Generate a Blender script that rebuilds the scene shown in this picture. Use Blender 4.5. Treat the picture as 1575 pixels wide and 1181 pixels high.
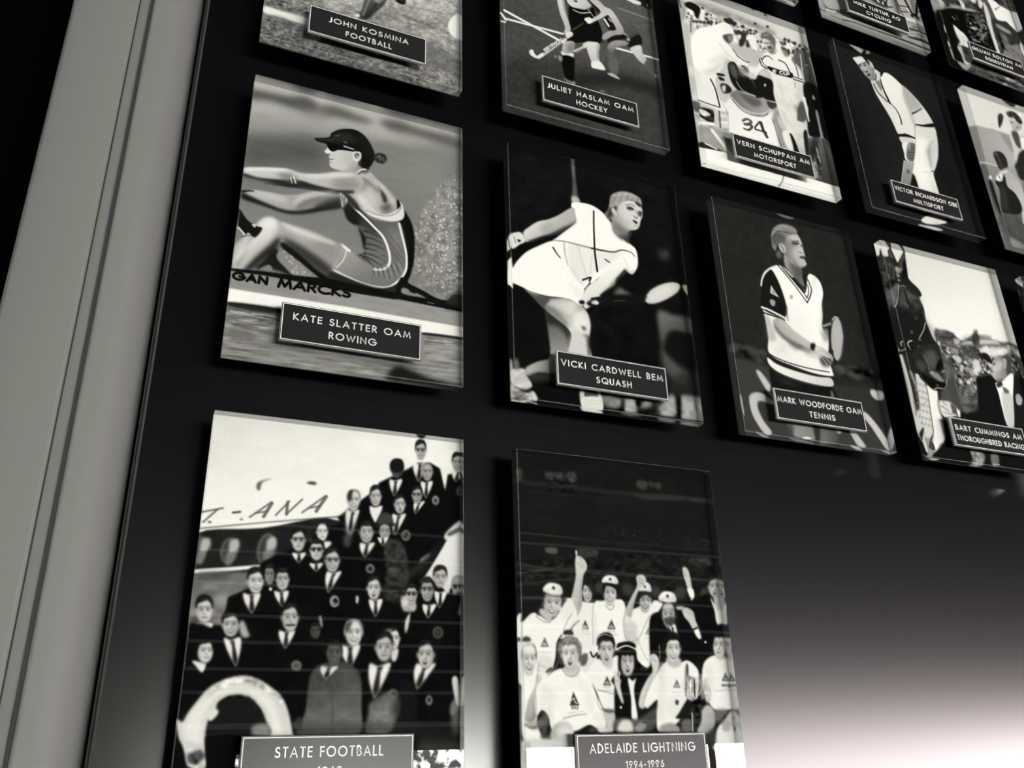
import bpy, math
import numpy as np
from mathutils import Vector

# ------------------------------------------------------------------ camera, world, light
S = bpy.context.scene
for o in list(bpy.data.objects): bpy.data.objects.remove(o)
R = math.radians
cam_data = bpy.data.cameras.new('camera'); cam = bpy.data.objects.new('camera', cam_data)
S.collection.objects.link(cam); S.camera = cam
cam.location = (-0.05368, -0.949747, 1.55)
cam.rotation_euler = (R(113.672739), R(1.490988), R(-23.160794))
cam_data.sensor_width = 36; cam_data.lens = 30.158; cam_data.clip_start = .01

W = bpy.data.worlds.new('world'); S.world = W; W.use_nodes = True
W.node_tree.nodes['Background'].inputs[0].default_value = (.9, .95, 1, 1)
W.node_tree.nodes['Background'].inputs[1].default_value = .012

def lamp(name, loc, to, size, power, col=(1, 1, 1)):
    d = bpy.data.lights.new(name, 'AREA'); d.size = size; d.energy = power; d.color = col; d.shape = 'DISK'
    o = bpy.data.objects.new(name, d); S.collection.objects.link(o); o.location = loc
    o.rotation_euler = (Vector(to) - Vector(loc)).to_track_quat('-Z', 'Y').to_euler()
    return o
lamp('ceiling_spotlight', (-6.2, -4.8, 4.9), (.6, 0, 2.5), 2.2, 330, (1, .985, .95))
lamp('ceiling_spotlight', (-1.4, -1.6, 5.2), (.7, 0, 2.6), .5, 90, (1, .97, .93))
S.view_settings.view_transform = 'Standard'; S.view_settings.look = 'None'
S.cycles.caustics_reflective = False; S.cycles.caustics_refractive = False
S.view_settings.exposure = 0; S.view_settings.gamma = 1; S.view_settings.use_curve_mapping = False

# ------------------------------------------------------------------ materials
def material(name, col, rough=.5, metal=0, spec=.5, noise=0, scale=200, emit=None, strength=1):
    m = bpy.data.materials.new(name); m.use_nodes = True; t = m.node_tree; b = t.nodes['Principled BSDF']
    b.inputs['Base Color'].default_value = (*col, 1); b.inputs['Roughness'].default_value = rough
    b.inputs['Metallic'].default_value = metal; b.inputs['Specular IOR Level'].default_value = spec
    if noise:
        n = t.nodes.new('ShaderNodeTexNoise'); n.inputs['Scale'].default_value = scale; n.inputs['Detail'].default_value = 4
        g = t.nodes.new('ShaderNodeTexCoord'); t.links.new(g.outputs['Object'], n.inputs['Vector'])
        r = t.nodes.new('ShaderNodeMapRange'); r.inputs['To Min'].default_value = 1 - noise; r.inputs['To Max'].default_value = 1 + noise
        x = t.nodes.new('ShaderNodeMix'); x.data_type = 'RGBA'; x.blend_type = 'MULTIPLY'; x.inputs['Factor'].default_value = 1
        x.inputs['A'].default_value = (*col, 1)
        t.links.new(n.outputs['Fac'], r.inputs['Value']); t.links.new(r.outputs['Result'], x.inputs['B']); t.links.new(x.outputs['Result'], b.inputs['Base Color'])
    if emit: b.inputs['Emission Color'].default_value = (*emit, 1); b.inputs['Emission Strength'].default_value = strength
    return m
BOARD = material('black_satin_acrylic', (.0022, .0024, .0025), .205, 0, .5)
DARK = material('dark_paint', (.002, .002, .002), .9, 0, .0)
EDGE = material('lightened_board_edge', (.05, .05, .052), .5, 0, .5)  # paler than the board to imitate the light line reflected on its edge
POST = material('grey_satin_paint', (.132, .132, .126), .6, 0, .2, .05, 900)
GROOVE = material('grey_channel', (.118, .118, .112), .6, 0, .2, .05, 900)
SHADOW = material('gap_shadow', (.012, .012, .012), .8)  # dark strips stand in for the shade in the slot and gap
FLOOR = material('charcoal_carpet', (.03, .03, .032), .95, 0, .1, .3, 60)
PALE = material('pale_plaster', (.05, .05, .052), .9, 0, .2)
PLATE = material('charcoal_plate', (.013, .013, .0135), .26, 0, .13)
RIM = material('brushed_plate_edge', (.42, .42, .41), .4, .6)
WHITE = material('white_engraving', (.64, .64, .62), .6, 0, .2)
BACK = material('black_backing', (.01, .01, .01), .7)
def print_material():
    m = bpy.data.materials.new('photographic_print'); m.use_nodes = True; t = m.node_tree; b = t.nodes['Principled BSDF']
    a = t.nodes.new('ShaderNodeAttribute'); a.attribute_name = 'tone'
    x = t.nodes.new('ShaderNodeMix'); x.data_type = 'RGBA'; x.blend_type = 'MULTIPLY'; x.inputs['Factor'].default_value = 1
    x.inputs['B'].default_value = (1, 1, .955, 1)
    t.links.new(a.outputs['Color'], x.inputs['A']); t.links.new(x.outputs['Result'], b.inputs['Base Color'])
    b.inputs['Roughness'].default_value = .9; b.inputs['Specular IOR Level'].default_value = 0
    return m
PRINT = print_material()
def acrylic(name, edge):
    m = bpy.data.materials.new(name); m.use_nodes = True; t = m.node_tree; t.nodes.clear()
    o = t.nodes.new('ShaderNodeOutputMaterial'); mx = t.nodes.new('ShaderNodeMixShader')
    tr = t.nodes.new('ShaderNodeBsdfTransparent'); gl = t.nodes.new('ShaderNodeBsdfGlossy'); gl.inputs['Roughness'].default_value = .0 if not edge else .04
    if edge == 1:                                               # polished side turned away: half mirror from inside
        mx.inputs[0].default_value = .7
    elif edge == 2:                                             # polished side towards the entrance: clear
        mx.inputs[0].default_value = .06; tr.inputs['Color'].default_value = (.93, .94, .93, 1)
    else:                                                       # flat front face
        f = t.nodes.new('ShaderNodeLayerWeight'); f.inputs['Blend'].default_value = .5
        p = t.nodes.new('ShaderNodeMath'); p.operation = 'POWER'; p.inputs[1].default_value = 5
        r = t.nodes.new('ShaderNodeMapRange'); r.inputs['To Min'].default_value = .04; r.inputs['To Max'].default_value = 1
        t.links.new(f.outputs['Facing'], p.inputs[0]); t.links.new(p.outputs[0], r.inputs['Value']); t.links.new(r.outputs['Result'], mx.inputs[0])
    t.links.new(tr.outputs[0], mx.inputs[1]); t.links.new(gl.outputs[0], mx.inputs[2]); t.links.new(mx.outputs[0], o.inputs[0])
    return m
ACRYLIC = acrylic('clear_acrylic_face', 0); MIRROR = acrylic('silvered_acrylic_side', 1); POLISHED = acrylic('clear_acrylic_side', 2)
ARRIS = material('acrylic_arris', (.5, .5, .5), .25, 0, .5); ARRIS.node_tree.nodes['Principled BSDF'].inputs['Alpha'].default_value = .25

# ------------------------------------------------------------------ mesh helpers
def mesh(name, verts, faces, mats, parent=None, idx=None, smooth=False):
    d = bpy.data.meshes.new(name); d.from_pydata(verts, [], faces)
    for m in (mats if isinstance(mats, list) else [mats]): d.materials.append(m)
    if idx is not None: d.polygons.foreach_set('material_index', idx)
    if smooth: d.polygons.foreach_set('use_smooth', [True] * len(d.polygons))
    d.update(); o = bpy.data.objects.new(name, d); S.collection.objects.link(o); o.parent = parent
    return o
def box_data(x0, x1, y0, y1, z0, z1):
    v = [(x, y, z) for x in (x0, x1) for y in (y0, y1) for z in (z0, z1)]
    f = [(0, 1, 3, 2), (4, 6, 7, 5), (0, 4, 5, 1), (2, 3, 7, 6), (0, 2, 6, 4), (1, 5, 7, 3)]     # left right front back bottom top
    return v, f
def box(name, b, mat, parent=None): v, f = box_data(*b); return mesh(name, v, f, mat, parent)
def boxes(name, bs, mat, parent=None):
    V, F = [], []
    for b in bs:
        v, f = box_data(*b); F += [tuple(i + len(V) for i in q) for q in f]; V += v
    return mesh(name, V, F, mat, parent)
def bevelled(name, b, r, mats, parent=None, idx=None):
    """a block with chamfered front edges, open or closed at the back; front is -y"""
    x0, x1, y0, y1, z0, z1 = b
    v = [(x0, y1, z0), (x1, y1, z0), (x1, y1, z1), (x0, y1, z1), (x0, y0 + r, z0), (x1, y0 + r, z0), (x1, y0 + r, z1), (x0, y0 + r, z1),
         (x0 + r, y0, z0 + r), (x1 - r, y0, z0 + r), (x1 - r, y0, z1 - r), (x0 + r, y0, z1 - r)]
    f = [(8, 9, 10, 11), (0, 1, 5, 4), (1, 2, 6, 5), (2, 3, 7, 6), (3, 0, 4, 7), (4, 5, 9, 8), (5, 6, 10, 9), (6, 7, 11, 10), (7, 4, 8, 11)]
    i = [0, 1, 1, 1, 1, 2, 2, 2, 2]
    if len(mats) > 3: i[2] = i[3] = 3
    if idx == 'closed': f.append((3, 2, 1, 0)); i.append(1)
    return mesh(name, v, f, mats, parent, i)
def structure(o): o['kind'] = 'structure'; return o

# ------------------------------------------------------------------ the setting
T = .0146; PW = .297; PH = .4183                    # acrylic block: thickness, width, height
YB = .0580                                          # face of the black display board
structure(bevelled('wall_display', (-.0738, 4.6, YB, YB + .02, 0, 5.0), .0026, [BOARD, BOARD, EDGE], None, 'closed'))
structure(box('wall_back', (-6, 5, .75, .8, 0, 5.0), DARK))
structure(box('floor', (-6, 16, -9.3, .8, -.05, 0), FLOOR))
structure(box('ceiling', (-6, 16, -9.3, .8, 5.0, 5.05), DARK))
def profile(name, x0, x1, y, sag, mat):
    """an upright gently rounded cover strip"""
    n = 16; v = []; f = []
    for i in range(n + 1):
        a = i / n; x = x0 + (x1 - x0) * a
        v += [(x, y + sag(a), 0), (x, y + sag(a), 5.0)]
        if i: f.append((2 * i - 2, 2 * i, 2 * i + 1, 2 * i - 1))
    k = len(v); v += [(x1, y + .06, 0), (x1, y + .06, 5.0), (x0, y + .06, 0), (x0, y + .06, 5.0)]
    f += [(2 * n, k, k + 1, 2 * n + 1), (k, k + 2, k + 3, k + 1), (k + 2, 0, 1, k + 3)]
    o = mesh(name, v, f, mat, None, None, False)
    for p in o.data.polygons[:n]: p.use_smooth = True
    return structure(o)
XL, X1, X2, XR = -.2389, -.1601, -.1420, -.0762
YP = .045
profile('trim_1', XL, X1, YP, lambda a: .010 * (1 - a) ** 3, POST)
profile('trim_2', X2, XR, YP, lambda a: .05 * a ** 3.6, POST)
structure(box('trim_3', (X1 - .002, X2 + .002, YP + .004, YP + .05, 0, 5.0), GROOVE))
structure(boxes('trim_4', [(X1 - .0004, X1 + .0016, YP + .0025, YP + .0041, 0, 5.0), (X2 - .0042, X2 + .0004, YP + .0012, YP + .0041, 0, 5.0)], SHADOW))
structure(box('trim_5', (XR - .001, -.0735, .066, .1, 0, 5.0), SHADOW))
# the far side of the hall, seen only as a reflection in the acrylic: a low run of windows
YR = -8.0; WZ0, WZ1 = .2, 1.665
structure(boxes('wall_rear', [(-6, 16, YR - .2, YR, 0, WZ0), (-6, 16, YR - .2, YR, WZ1, 5.0), (-6, 1.0, YR - .2, YR, WZ0, WZ1), (15.6, 16, YR - .2, YR, WZ0, WZ1)], PALE))
for k, (a, b, c, s) in enumerate(((1.0, 3.3, (.98, 1, .90), 68.), (3.4, 6.3, (1, .96, .95), 29.), (6.4, 15.6, (1, .87, .86), 34.))):
    structure(box('window_%d' % (k + 1), (a, b, YR - .12, YR - .1, WZ0, WZ1), material('daylit_glass_%d' % (k + 1), (.8, .8, .8), .5, 0, .5, 0, 1, c, s)))
m = bpy.data.materials['daylit_glass_1']; t = m.node_tree; b = t.nodes['Principled BSDF']       # trees outside against the bright street
g = t.nodes.new('ShaderNodeTexCoord'); n = t.nodes.new('ShaderNodeTexNoise'); n.inputs['Scale'].default_value = 9; n.inputs['Detail'].default_value = 5
x = t.nodes.new('ShaderNodeSeparateXYZ'); h = t.nodes.new('ShaderNodeMapRange'); h.inputs['From Min'].default_value = 1.44; h.inputs['From Max'].default_value = 1.5
r = t.nodes.new('ShaderNodeMapRange'); r.inputs['From Min'].default_value = .45; r.inputs['From Max'].default_value = .6; r.inputs['To Min'].default_value = .03; r.inputs['To Max'].default_value = .8
mx = t.nodes.new('ShaderNodeMix'); mx.inputs['A'].default_value = 1; mu = t.nodes.new('ShaderNodeMath'); mu.operation = 'MULTIPLY'; mu.inputs[1].default_value = b.inputs['Emission Strength'].default_value
t.links.new(g.outputs['Object'], n.inputs['Vector']); t.links.new(g.outputs['Object'], x.inputs[0]); t.links.new(x.outputs['Z'], h.inputs['Value']); t.links.new(n.outputs['Fac'], r.inputs['Value'])
t.links.new(h.outputs['Result'], mx.inputs['Factor']); t.links.new(r.outputs['Result'], mx.inputs['B']); t.links.new(mx.outputs['Result'], mu.inputs[0]); t.links.new(mu.outputs[0], b.inputs['Emission Strength'])
structure(boxes('trim_6', [(-6, 16, YR, YR + .03, z, z + h) for z, h in ((1.88, .05), (2.19, .03), (2.40, .03), (2.65, .03), (2.90, .03), (3.21, .025), (3.53, .025), (3.83, .025))],
                material('glowing_slats', (.5, .5, .5), .5, 0, .5, 0, 1, (1, 1, 1), .30)))  # slats made to glow, added for the faint lines reflected in the acrylic

# ------------------------------------------------------------------ lettering
def arc(cx, cy, rx, ry, a, b, n=14):
    return [(cx + rx * math.cos(math.radians(a + (b - a) * i / n)), cy + ry * math.sin(math.radians(a + (b - a) * i / n))) for i in range(n + 1)]
# capitals drawn as pen lines, height 1, (advance width, [lines]); y up
GLYPH = {
 'A': (.76, [[(0, 0), (.38, 1), (.76, 0)], [(.13, .32), (.63, .32)]]),
 'B': (.48, [[(0, 0), (0, 1), (.2, 1)] + arc(.2, .765, .22, .235, 90, -90) + [(0, .53)], [(.2, .53)] + arc(.22, .265, .26, .265, 90, -90) + [(0, 0)]]),
 'C': (.78, [arc(.5, .5, .5, .5, 52, 308, 22)]),
 'D': (.64, [[(0, 0), (0, 1), (.14, 1)] + arc(.14, .5, .5, .5, 90, -90, 18) + [(0, 0)]]),
 'E': (.42, [[(.42, 1), (0, 1), (0, 0), (.42, 0)], [(0, .53), (.4, .53)]]),
 'F': (.40, [[(.40, 1), (0, 1), (0, 0)], [(0, .52), (.38, .52)]]),
 'G': (.95, [arc(.5, .5, .5, .5, 48, 360, 24) + [(.56, .5)]]),
 'H': (.62, [[(0, 0), (0, 1)], [(.62, 0), (.62, 1)], [(0, .53), (.62, .53)]]),
 'I': (.0, [[(0, 0), (0, 1)]]),
 'J': (.28, [[(.28, 1), (.28, .12)] + arc(.08, .12, .2, .2, 0, -110, 8)]),
 'K': (.55, [[(0, 0), (0, 1)], [(.5, 1), (.02, .5), (.56, 0)]]),
 'L': (.38, [[(0, 1), (0, 0), (.38, 0)]]),
 'M': (.86, [[(0, 0), (.13, 1), (.43, .12), (.73, 1), (.86, 0)]]),
 'N': (.68, [[(0, 0), (0, 1), (.68, 0), (.68, 1)]]),
 'O': (1.0, [arc(.5, .5, .5, .5, 0, 360, 28)]),
 'P': (.46, [[(0, 0), (0, 1), (.2, 1)] + arc(.2, .735, .26, .265, 90, -90) + [(0, .47)]]),
 'Q': (1.0, [arc(.5, .5, .5, .5, 0, 360, 28), [(.55, .32), (.95, -.04)]]),
 'R': (.50, [[(0, 0), (0, 1), (.2, 1)] + arc(.2, .745, .25, .255, 90, -90) + [(0, .49)], [(.2, .49), (.5, 0)]]),
 'S': (.48, [arc(.25, .755, .22, .245, 40, 235, 12) + arc(.23, .255, .25, .255, 62, -150, 14)]),
 'T': (.50, [[(0, 1), (.5, 1)], [(.25, 1), (.25, 0)]]),
 'U': (.58, [[(0, 1), (0, .29)] + arc(.29, .29, .29, .29, 180, 360) + [(.58, 1)]]),
 'V': (.68, [[(0, 1), (.34, 0), (.68, 1)]]),
 'W': (1.06, [[(0, 1), (.27, 0), (.53, .9), (.79, 0), (1.06, 1)]]),
 'X': (.6, [[(0, 0), (.6, 1)], [(0, 1), (.6, 0)]]),
 'Y': (.6, [[(0, 1), (.3, .48), (.6, 1)], [(.3, .48), (.3, 0)]]),
 'Z': (.54, [[(0, 1), (.54, 1), (0, 0), (.54, 0)]]),
 '1': (.22, [[(0, .8), (.22, 1), (.22, 0)]]),
 '3': (.46, [arc(.22, .76, .2, .24, 150, -90, 12) + arc(.22, .26, .24, .26, 90, -150, 12)]),
 '4': (.56, [[(.56, .24), (0, .24), (.42, 1), (.42, 0)]]),
 '5': (.48, [[(.44, 1), (.12, 1), (.06, .56)] + arc(.22, .31, .26, .31, 110, -140, 14)]),
 '6': (.5, [[(.34, 1), (.06, .46)] + arc(.25, .29, .25, .29, 145, 505, 20)]),
 '9': (.5, [[(.16, 0), (.44, .54)] + arc(.25, .71, .25, .29, -35, 325, 20)]),
 '-': (.26, [[(0, .4), (.26, .4)]]),
 '.': (.0, [[(0, 0), (0, .02)]]),
 ' ': (.26, []),
}
def text_lines(t, gap=.26):
    """pen lines of a word in units of the letter height, and its width"""
    x = 0.0; out = []
    for ch in t:
        w, ls = GLYPH[ch]
        for l in ls: out.append([(x + a, b) for a, b in l])
        x += w + gap
    return out, x - gap

def lettering(name, lines, mat, parent, y):
    """lines: (text, middle x, baseline z, width, cap height, pen); raised flat strokes"""
    V, F = [], []
    for t, xc, zb, wd, h, pen in lines:
        L, tw = text_lines(t, .40); r = pen / 2
        wd -= 2 * r
        for l in L:
            p = [np.array([xc - wd / 2 + a * wd / tw, zb + r + b * (h - 2 * r)]) for a, b in l]
            n = len(p); off = []
            closed = np.hypot(*(p[0] - p[-1])) < 1e-6
            for i in range(n):
                a = p[i] - p[i - 1] if i else (p[-1] - p[-2] if closed else None)
                b = p[i + 1] - p[i] if i < n - 1 else (p[1] - p[0] if closed else None)
                ds = [d / (np.hypot(*d) + 1e-12) for d in (a, b) if d is not None]
                ns = [np.array([-d[1], d[0]]) for d in ds]; m = sum(ns) / len(ns); q = m @ m
                off.append(m / max(q, .22) * r)
            if not closed:                                      # square ends reach half a pen further
                if len(l) > 1:
                    for i, s in ((0, -1), (n - 1, 1)):
                        d = p[1] - p[0] if i == 0 else p[-1] - p[-2]
                        p[i] = p[i] + d / (np.hypot(*d) + 1e-12) * r * s
            k = len(V)
            for q, o_ in zip(p, off):
                for s in (1, -1):
                    u = q + o_ * s; V += [(u[0], y, u[1]), (u[0], y + .0004, u[1])]
            for i in range(n - 1):
                a = k + 4 * i; F += [(a, a + 4, a + 6, a + 2), (a, a + 1, a + 5, a + 4), (a + 2, a + 6, a + 7, a + 3)]
    return mesh(name, V, F, mat, parent)
def frame(name, x0, x1, z0, z1, w, y0, y1, mat, parent):
    return boxes(name, [(x0, x1, y0, y1, z0, z0 + w), (x0, x1, y0, y1, z1 - w, z1), (x0, x0 + w, y0, y1, z0 + w, z1 - w), (x1 - w, x1, y0, y1, z0 + w, z1 - w)], mat, parent)

# ------------------------------------------------------------------ the printed pictures
class Print:
    """A grey picture painted by shapes: every value is a grey of the printed photograph, or of plate shadow and edge reflection painted in (0-255)."""
    def __init__(s, w, h, k, base=128, ky=None, ox=0.0, oy=0.0):
        s.kx = k; s.ky = k if ky is None else ky; s.ox = ox; s.oy = oy
        s.nx = int(round(w * s.kx)); s.ny = int(round(h * s.ky))
        s.a = np.full((s.ny, s.nx), float(base), np.float32)
    def pts(s, p):
        p = np.asarray(p, float).reshape(-1, 2)
        return np.stack([(p[:, 0] - s.ox) * s.kx, (p[:, 1] - s.oy) * s.ky], 1)
    @staticmethod
    def curve(p, closed=True, n=5):
        m = len(p)
        if m < 3: return p
        t = np.linspace(0, 1, n, endpoint=False)[:, None]
        out = []
        for i in range(m if closed else m - 1):
            if closed: a, b, c, d = p[i - 1], p[i], p[(i + 1) % m], p[(i + 2) % m]
            else: a, b, c, d = p[max(i - 1, 0)], p[i], p[i + 1], p[min(i + 2, m - 1)]
            out.append(.5 * (2 * b + (c - a) * t + (2 * a - 5 * b + 4 * c - d) * t * t + (3 * b - a - 3 * c + d) * t ** 3))
        if not closed: out.append(p[-1:])
        return np.concatenate(out)
    def mask(s, p, soft):
        pad = int(2.5 * soft) + 2
        x0 = max(int(p[:, 0].min()) - pad, 0); x1 = min(int(p[:, 0].max()) + pad + 2, s.nx)
        y0 = max(int(p[:, 1].min()) - pad, 0); y1 = min(int(p[:, 1].max()) + pad + 2, s.ny)
        # the blur may need what lies outside the sheet
        X0 = max(int(p[:, 0].min()) - pad, -60); X1 = min(int(p[:, 0].max()) + pad + 2, s.nx + 60)
        Y0 = max(int(p[:, 1].min()) - pad, -60); Y1 = min(int(p[:, 1].max()) + pad + 2, s.ny + 60)
        if x1 <= x0 or y1 <= y0 or X1 <= X0 or Y1 <= Y0: return None
        w, h = X1 - X0, Y1 - Y0
        SS = 4
        ys = Y0 + (np.arange(h * SS) + .5) / SS
        a = p; b = np.roll(p, -1, 0)
        keep = a[:, 1] != b[:, 1]; a = a[keep]; b = b[keep]
        acc = np.zeros((h, w + 2), np.float32)
        for (ax, ay), (bx, by) in zip(a, b):
            sg = 1.0 if by > ay else -1.0
            lo, hi = (ay, by) if by > ay else (by, ay)
            i0 = max(int(math.ceil((lo - Y0) * SS - .5)), 0); i1 = min(int(math.ceil((hi - Y0) * SS - .5)), h * SS)
            if i1 <= i0: continue
            idx = np.arange(i0, i1)
            x = np.clip(ax + (ys[idx] - ay) * (bx - ax) / (by - ay) - X0, 0, w)
            f = x.astype(int); fr = x - f
            np.add.at(acc, (idx // SS, f), sg * (1 - fr) / SS); np.add.at(acc, (idx // SS, np.minimum(f + 1, w + 1)), sg * fr / SS)
        m = np.clip(np.abs(np.cumsum(acc, 1)[:, :w]), 0, 1)
        m = s.blur(m, soft)
        return m[y0 - Y0:y1 - Y0, x0 - X0:x1 - X0], (y0, y1, x0, x1)
    @staticmethod
    def blur(m, sg):
        if sg < .25: return m
        r = int(math.ceil(2.5 * sg)); k = np.exp(-.5 * (np.arange(-r, r + 1) / sg) ** 2); k /= k.sum()
        for ax in (0, 1):
            pw = [(0, 0), (0, 0)]; pw[ax] = (r, r)
            q = np.pad(m, pw, mode='edge'); o = np.zeros_like(m); n = m.shape[ax]
            for i, kk in enumerate(k): o += np.float32(kk) * (q[i:i + n] if ax == 0 else q[:, i:i + n])
            m = o
        return m
    def put(s, m, box, col, al=1.0):
        y0, y1, x0, x1 = box
        v = s.a[y0:y1, x0:x1]
        if isinstance(col, (tuple, list)):                     # a gradient between two points
            c1, c2, ax, ay, bx, by = col
            (ax, ay), (bx, by) = s.pts([(ax, ay), (bx, by)])
            yy, xx = np.mgrid[y0:y1, x0:x1]
            t = np.clip(((xx + .5 - ax) * (bx - ax) + (yy + .5 - ay) * (by - ay)) / ((bx - ax) ** 2 + (by - ay) ** 2 + 1e-9), 0, 1)
            col = c1 + (c2 - c1) * t
        v += (col - v) * m * al
    def sc(s): return math.sqrt(s.kx * s.ky)
    def P(s, col, p, soft=0, al=1.0, smooth=1):                # a filled outline
        p = s.pts(p)
        if smooth: p = s.curve(p)
        r = s.mask(p, soft * s.sc())
        if r: s.put(r[0], r[1], col, al)
    def S(s, col, p, w, soft=0, al=1.0, smooth=1):             # a line, w or (w0, w1) wide
        p = s.pts(p)
        if smooth: p = s.curve(p, False)
        k = s.sc(); w0, w1 = w if isinstance(w, (tuple, list)) else (w, w)
        L = np.r_[0, np.cumsum(np.hypot(*np.diff(p, axis=0).T))]; L /= max(L[-1], 1e-9)
        R = (w0 + (w1 - w0) * L) * k / 2
        pad = R.max() + 2 + 2.5 * soft * k
        x0 = max(int(p[:, 0].min() - pad), 0); x1 = min(int(p[:, 0].max() + pad) + 1, s.nx)
        y0 = max(int(p[:, 1].min() - pad), 0); y1 = min(int(p[:, 1].max() + pad) + 1, s.ny)
        if x1 <= x0 or y1 <= y0: return
        yy, xx = np.mgrid[y0:y1, x0:x1]; xx = xx + .5; yy = yy + .5
        best = np.full(xx.shape, -1e9)
        for i in range(len(p) - 1):
            d = p[i + 1] - p[i]; l2 = d @ d + 1e-9
            t = np.clip(((xx - p[i, 0]) * d[0] + (yy - p[i, 1]) * d[1]) / l2, 0, 1)
            best = np.maximum(best, R[i] + (R[i + 1] - R[i]) * t - np.hypot(xx - p[i, 0] - t * d[0], yy - p[i, 1] - t * d[1]))
        sf = max(1.0, 2.2 * soft * k)
        m = np.clip(best / sf + .5, 0, 1) * min(1.0, 2 * R.max())
        s.put(m, (y0, y1, x0, x1), col, al)
    def B(s, col, cx, cy, rx, ry, rot=0, soft=0, al=1.0):      # an ellipse
        t = np.linspace(0, 2 * math.pi, 20, endpoint=False); c, n = math.cos(rot), math.sin(rot)
        s.P(col, np.stack([cx + rx * np.cos(t) * c - ry * np.sin(t) * n, cy + rx * np.cos(t) * n + ry * np.sin(t) * c], 1), soft, al, 0)
    def field(s, h, w, sx, sy, rng, ang=0.0, y0=0, x0=0):
        ix, iy = np.meshgrid(np.arange(x0, x0 + w), np.arange(y0, y0 + h))
        c, n = math.cos(ang), math.sin(ang)
        u = (ix * c + iy * n) / sx; v = (-ix * n + iy * c) / sy
        u -= u.min(); v -= v.min()
        g = rng.random((int(v.max()) + 2, int(u.max()) + 2)).astype(np.float32)
        iu = u.astype(int); iv = v.astype(int); fu = u - iu; fv = v - iv
        fu = fu * fu * (3 - 2 * fu); fv = fv * fv * (3 - 2 * fv)
        return (g[iv, iu] * (1 - fu) + g[iv, iu + 1] * fu) * (1 - fv) + (g[iv + 1, iu] * (1 - fu) + g[iv + 1, iu + 1] * fu) * fv
    def N(s, p, amp, sx, sy, seed=1, soft=2, ang=0.0, oct=2, thr=None, col=None, al=1.0):   # mottling inside an outline
        r = s.mask(s.pts(p), soft * s.sc())
        if not r: return
        m, (y0, y1, x0, x1) = r
        rng = np.random.default_rng(seed); f = 0; a = 1.0; tot = 0
        for o in range(oct):
            f = f + a * s.field(y1 - y0, x1 - x0, max(sx * s.kx / 2 ** o, 1), max(sy * s.ky / 2 ** o, 1), rng, ang); tot += a; a *= .6
        f = f / tot
        if thr is None:
            s.a[y0:y1, x0:x1] += (f - .5) * 2 * amp * m; np.clip(s.a, 0, 255, s.a)
        else: s.put(m * np.clip((f - thr) / .07, 0, 1), (y0, y1, x0, x1), col, al)
    def D(s, p, n, r0, r1, c0, c1, seed=1, soft=.3, al=1.0, asp=1.0):           # specks scattered in an outline
        q = s.pts(p); rng = np.random.default_rng(seed); k = s.sc()
        lo = q.min(0); hi = q.max(0); i = 0; j = 0
        while i < n and j < 40 * n:
            j += 1
            x, y = lo + rng.random(2) * (hi - lo)
            a = q; b = np.roll(q, -1, 0)
            cr = ((a[:, 1] > y) != (b[:, 1] > y)) & (x < (b[:, 0] - a[:, 0]) * (y - a[:, 1]) / (b[:, 1] - a[:, 1] + 1e-9) + a[:, 0])
            if cr.sum() % 2 == 0: continue
            i += 1
            R = (r0 + (r1 - r0) * rng.random() ** 2); c = c0 + (c1 - c0) * rng.random()
            s.B(c, x / s.kx + s.ox, y / s.ky + s.oy, R, R * asp * (.7 + .6 * rng.random()), rng.random() * .6, soft, al)
    def soften(s, sg): s.a = s.blur(s.a, sg * s.sc())
    def grain(s, amp, seed=7):
        rng = np.random.default_rng(seed)
        s.a += s.blur(rng.normal(0, 1, s.a.shape).astype(np.float32), .7) * 2.2 * amp; np.clip(s.a, 0, 255, s.a)

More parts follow.
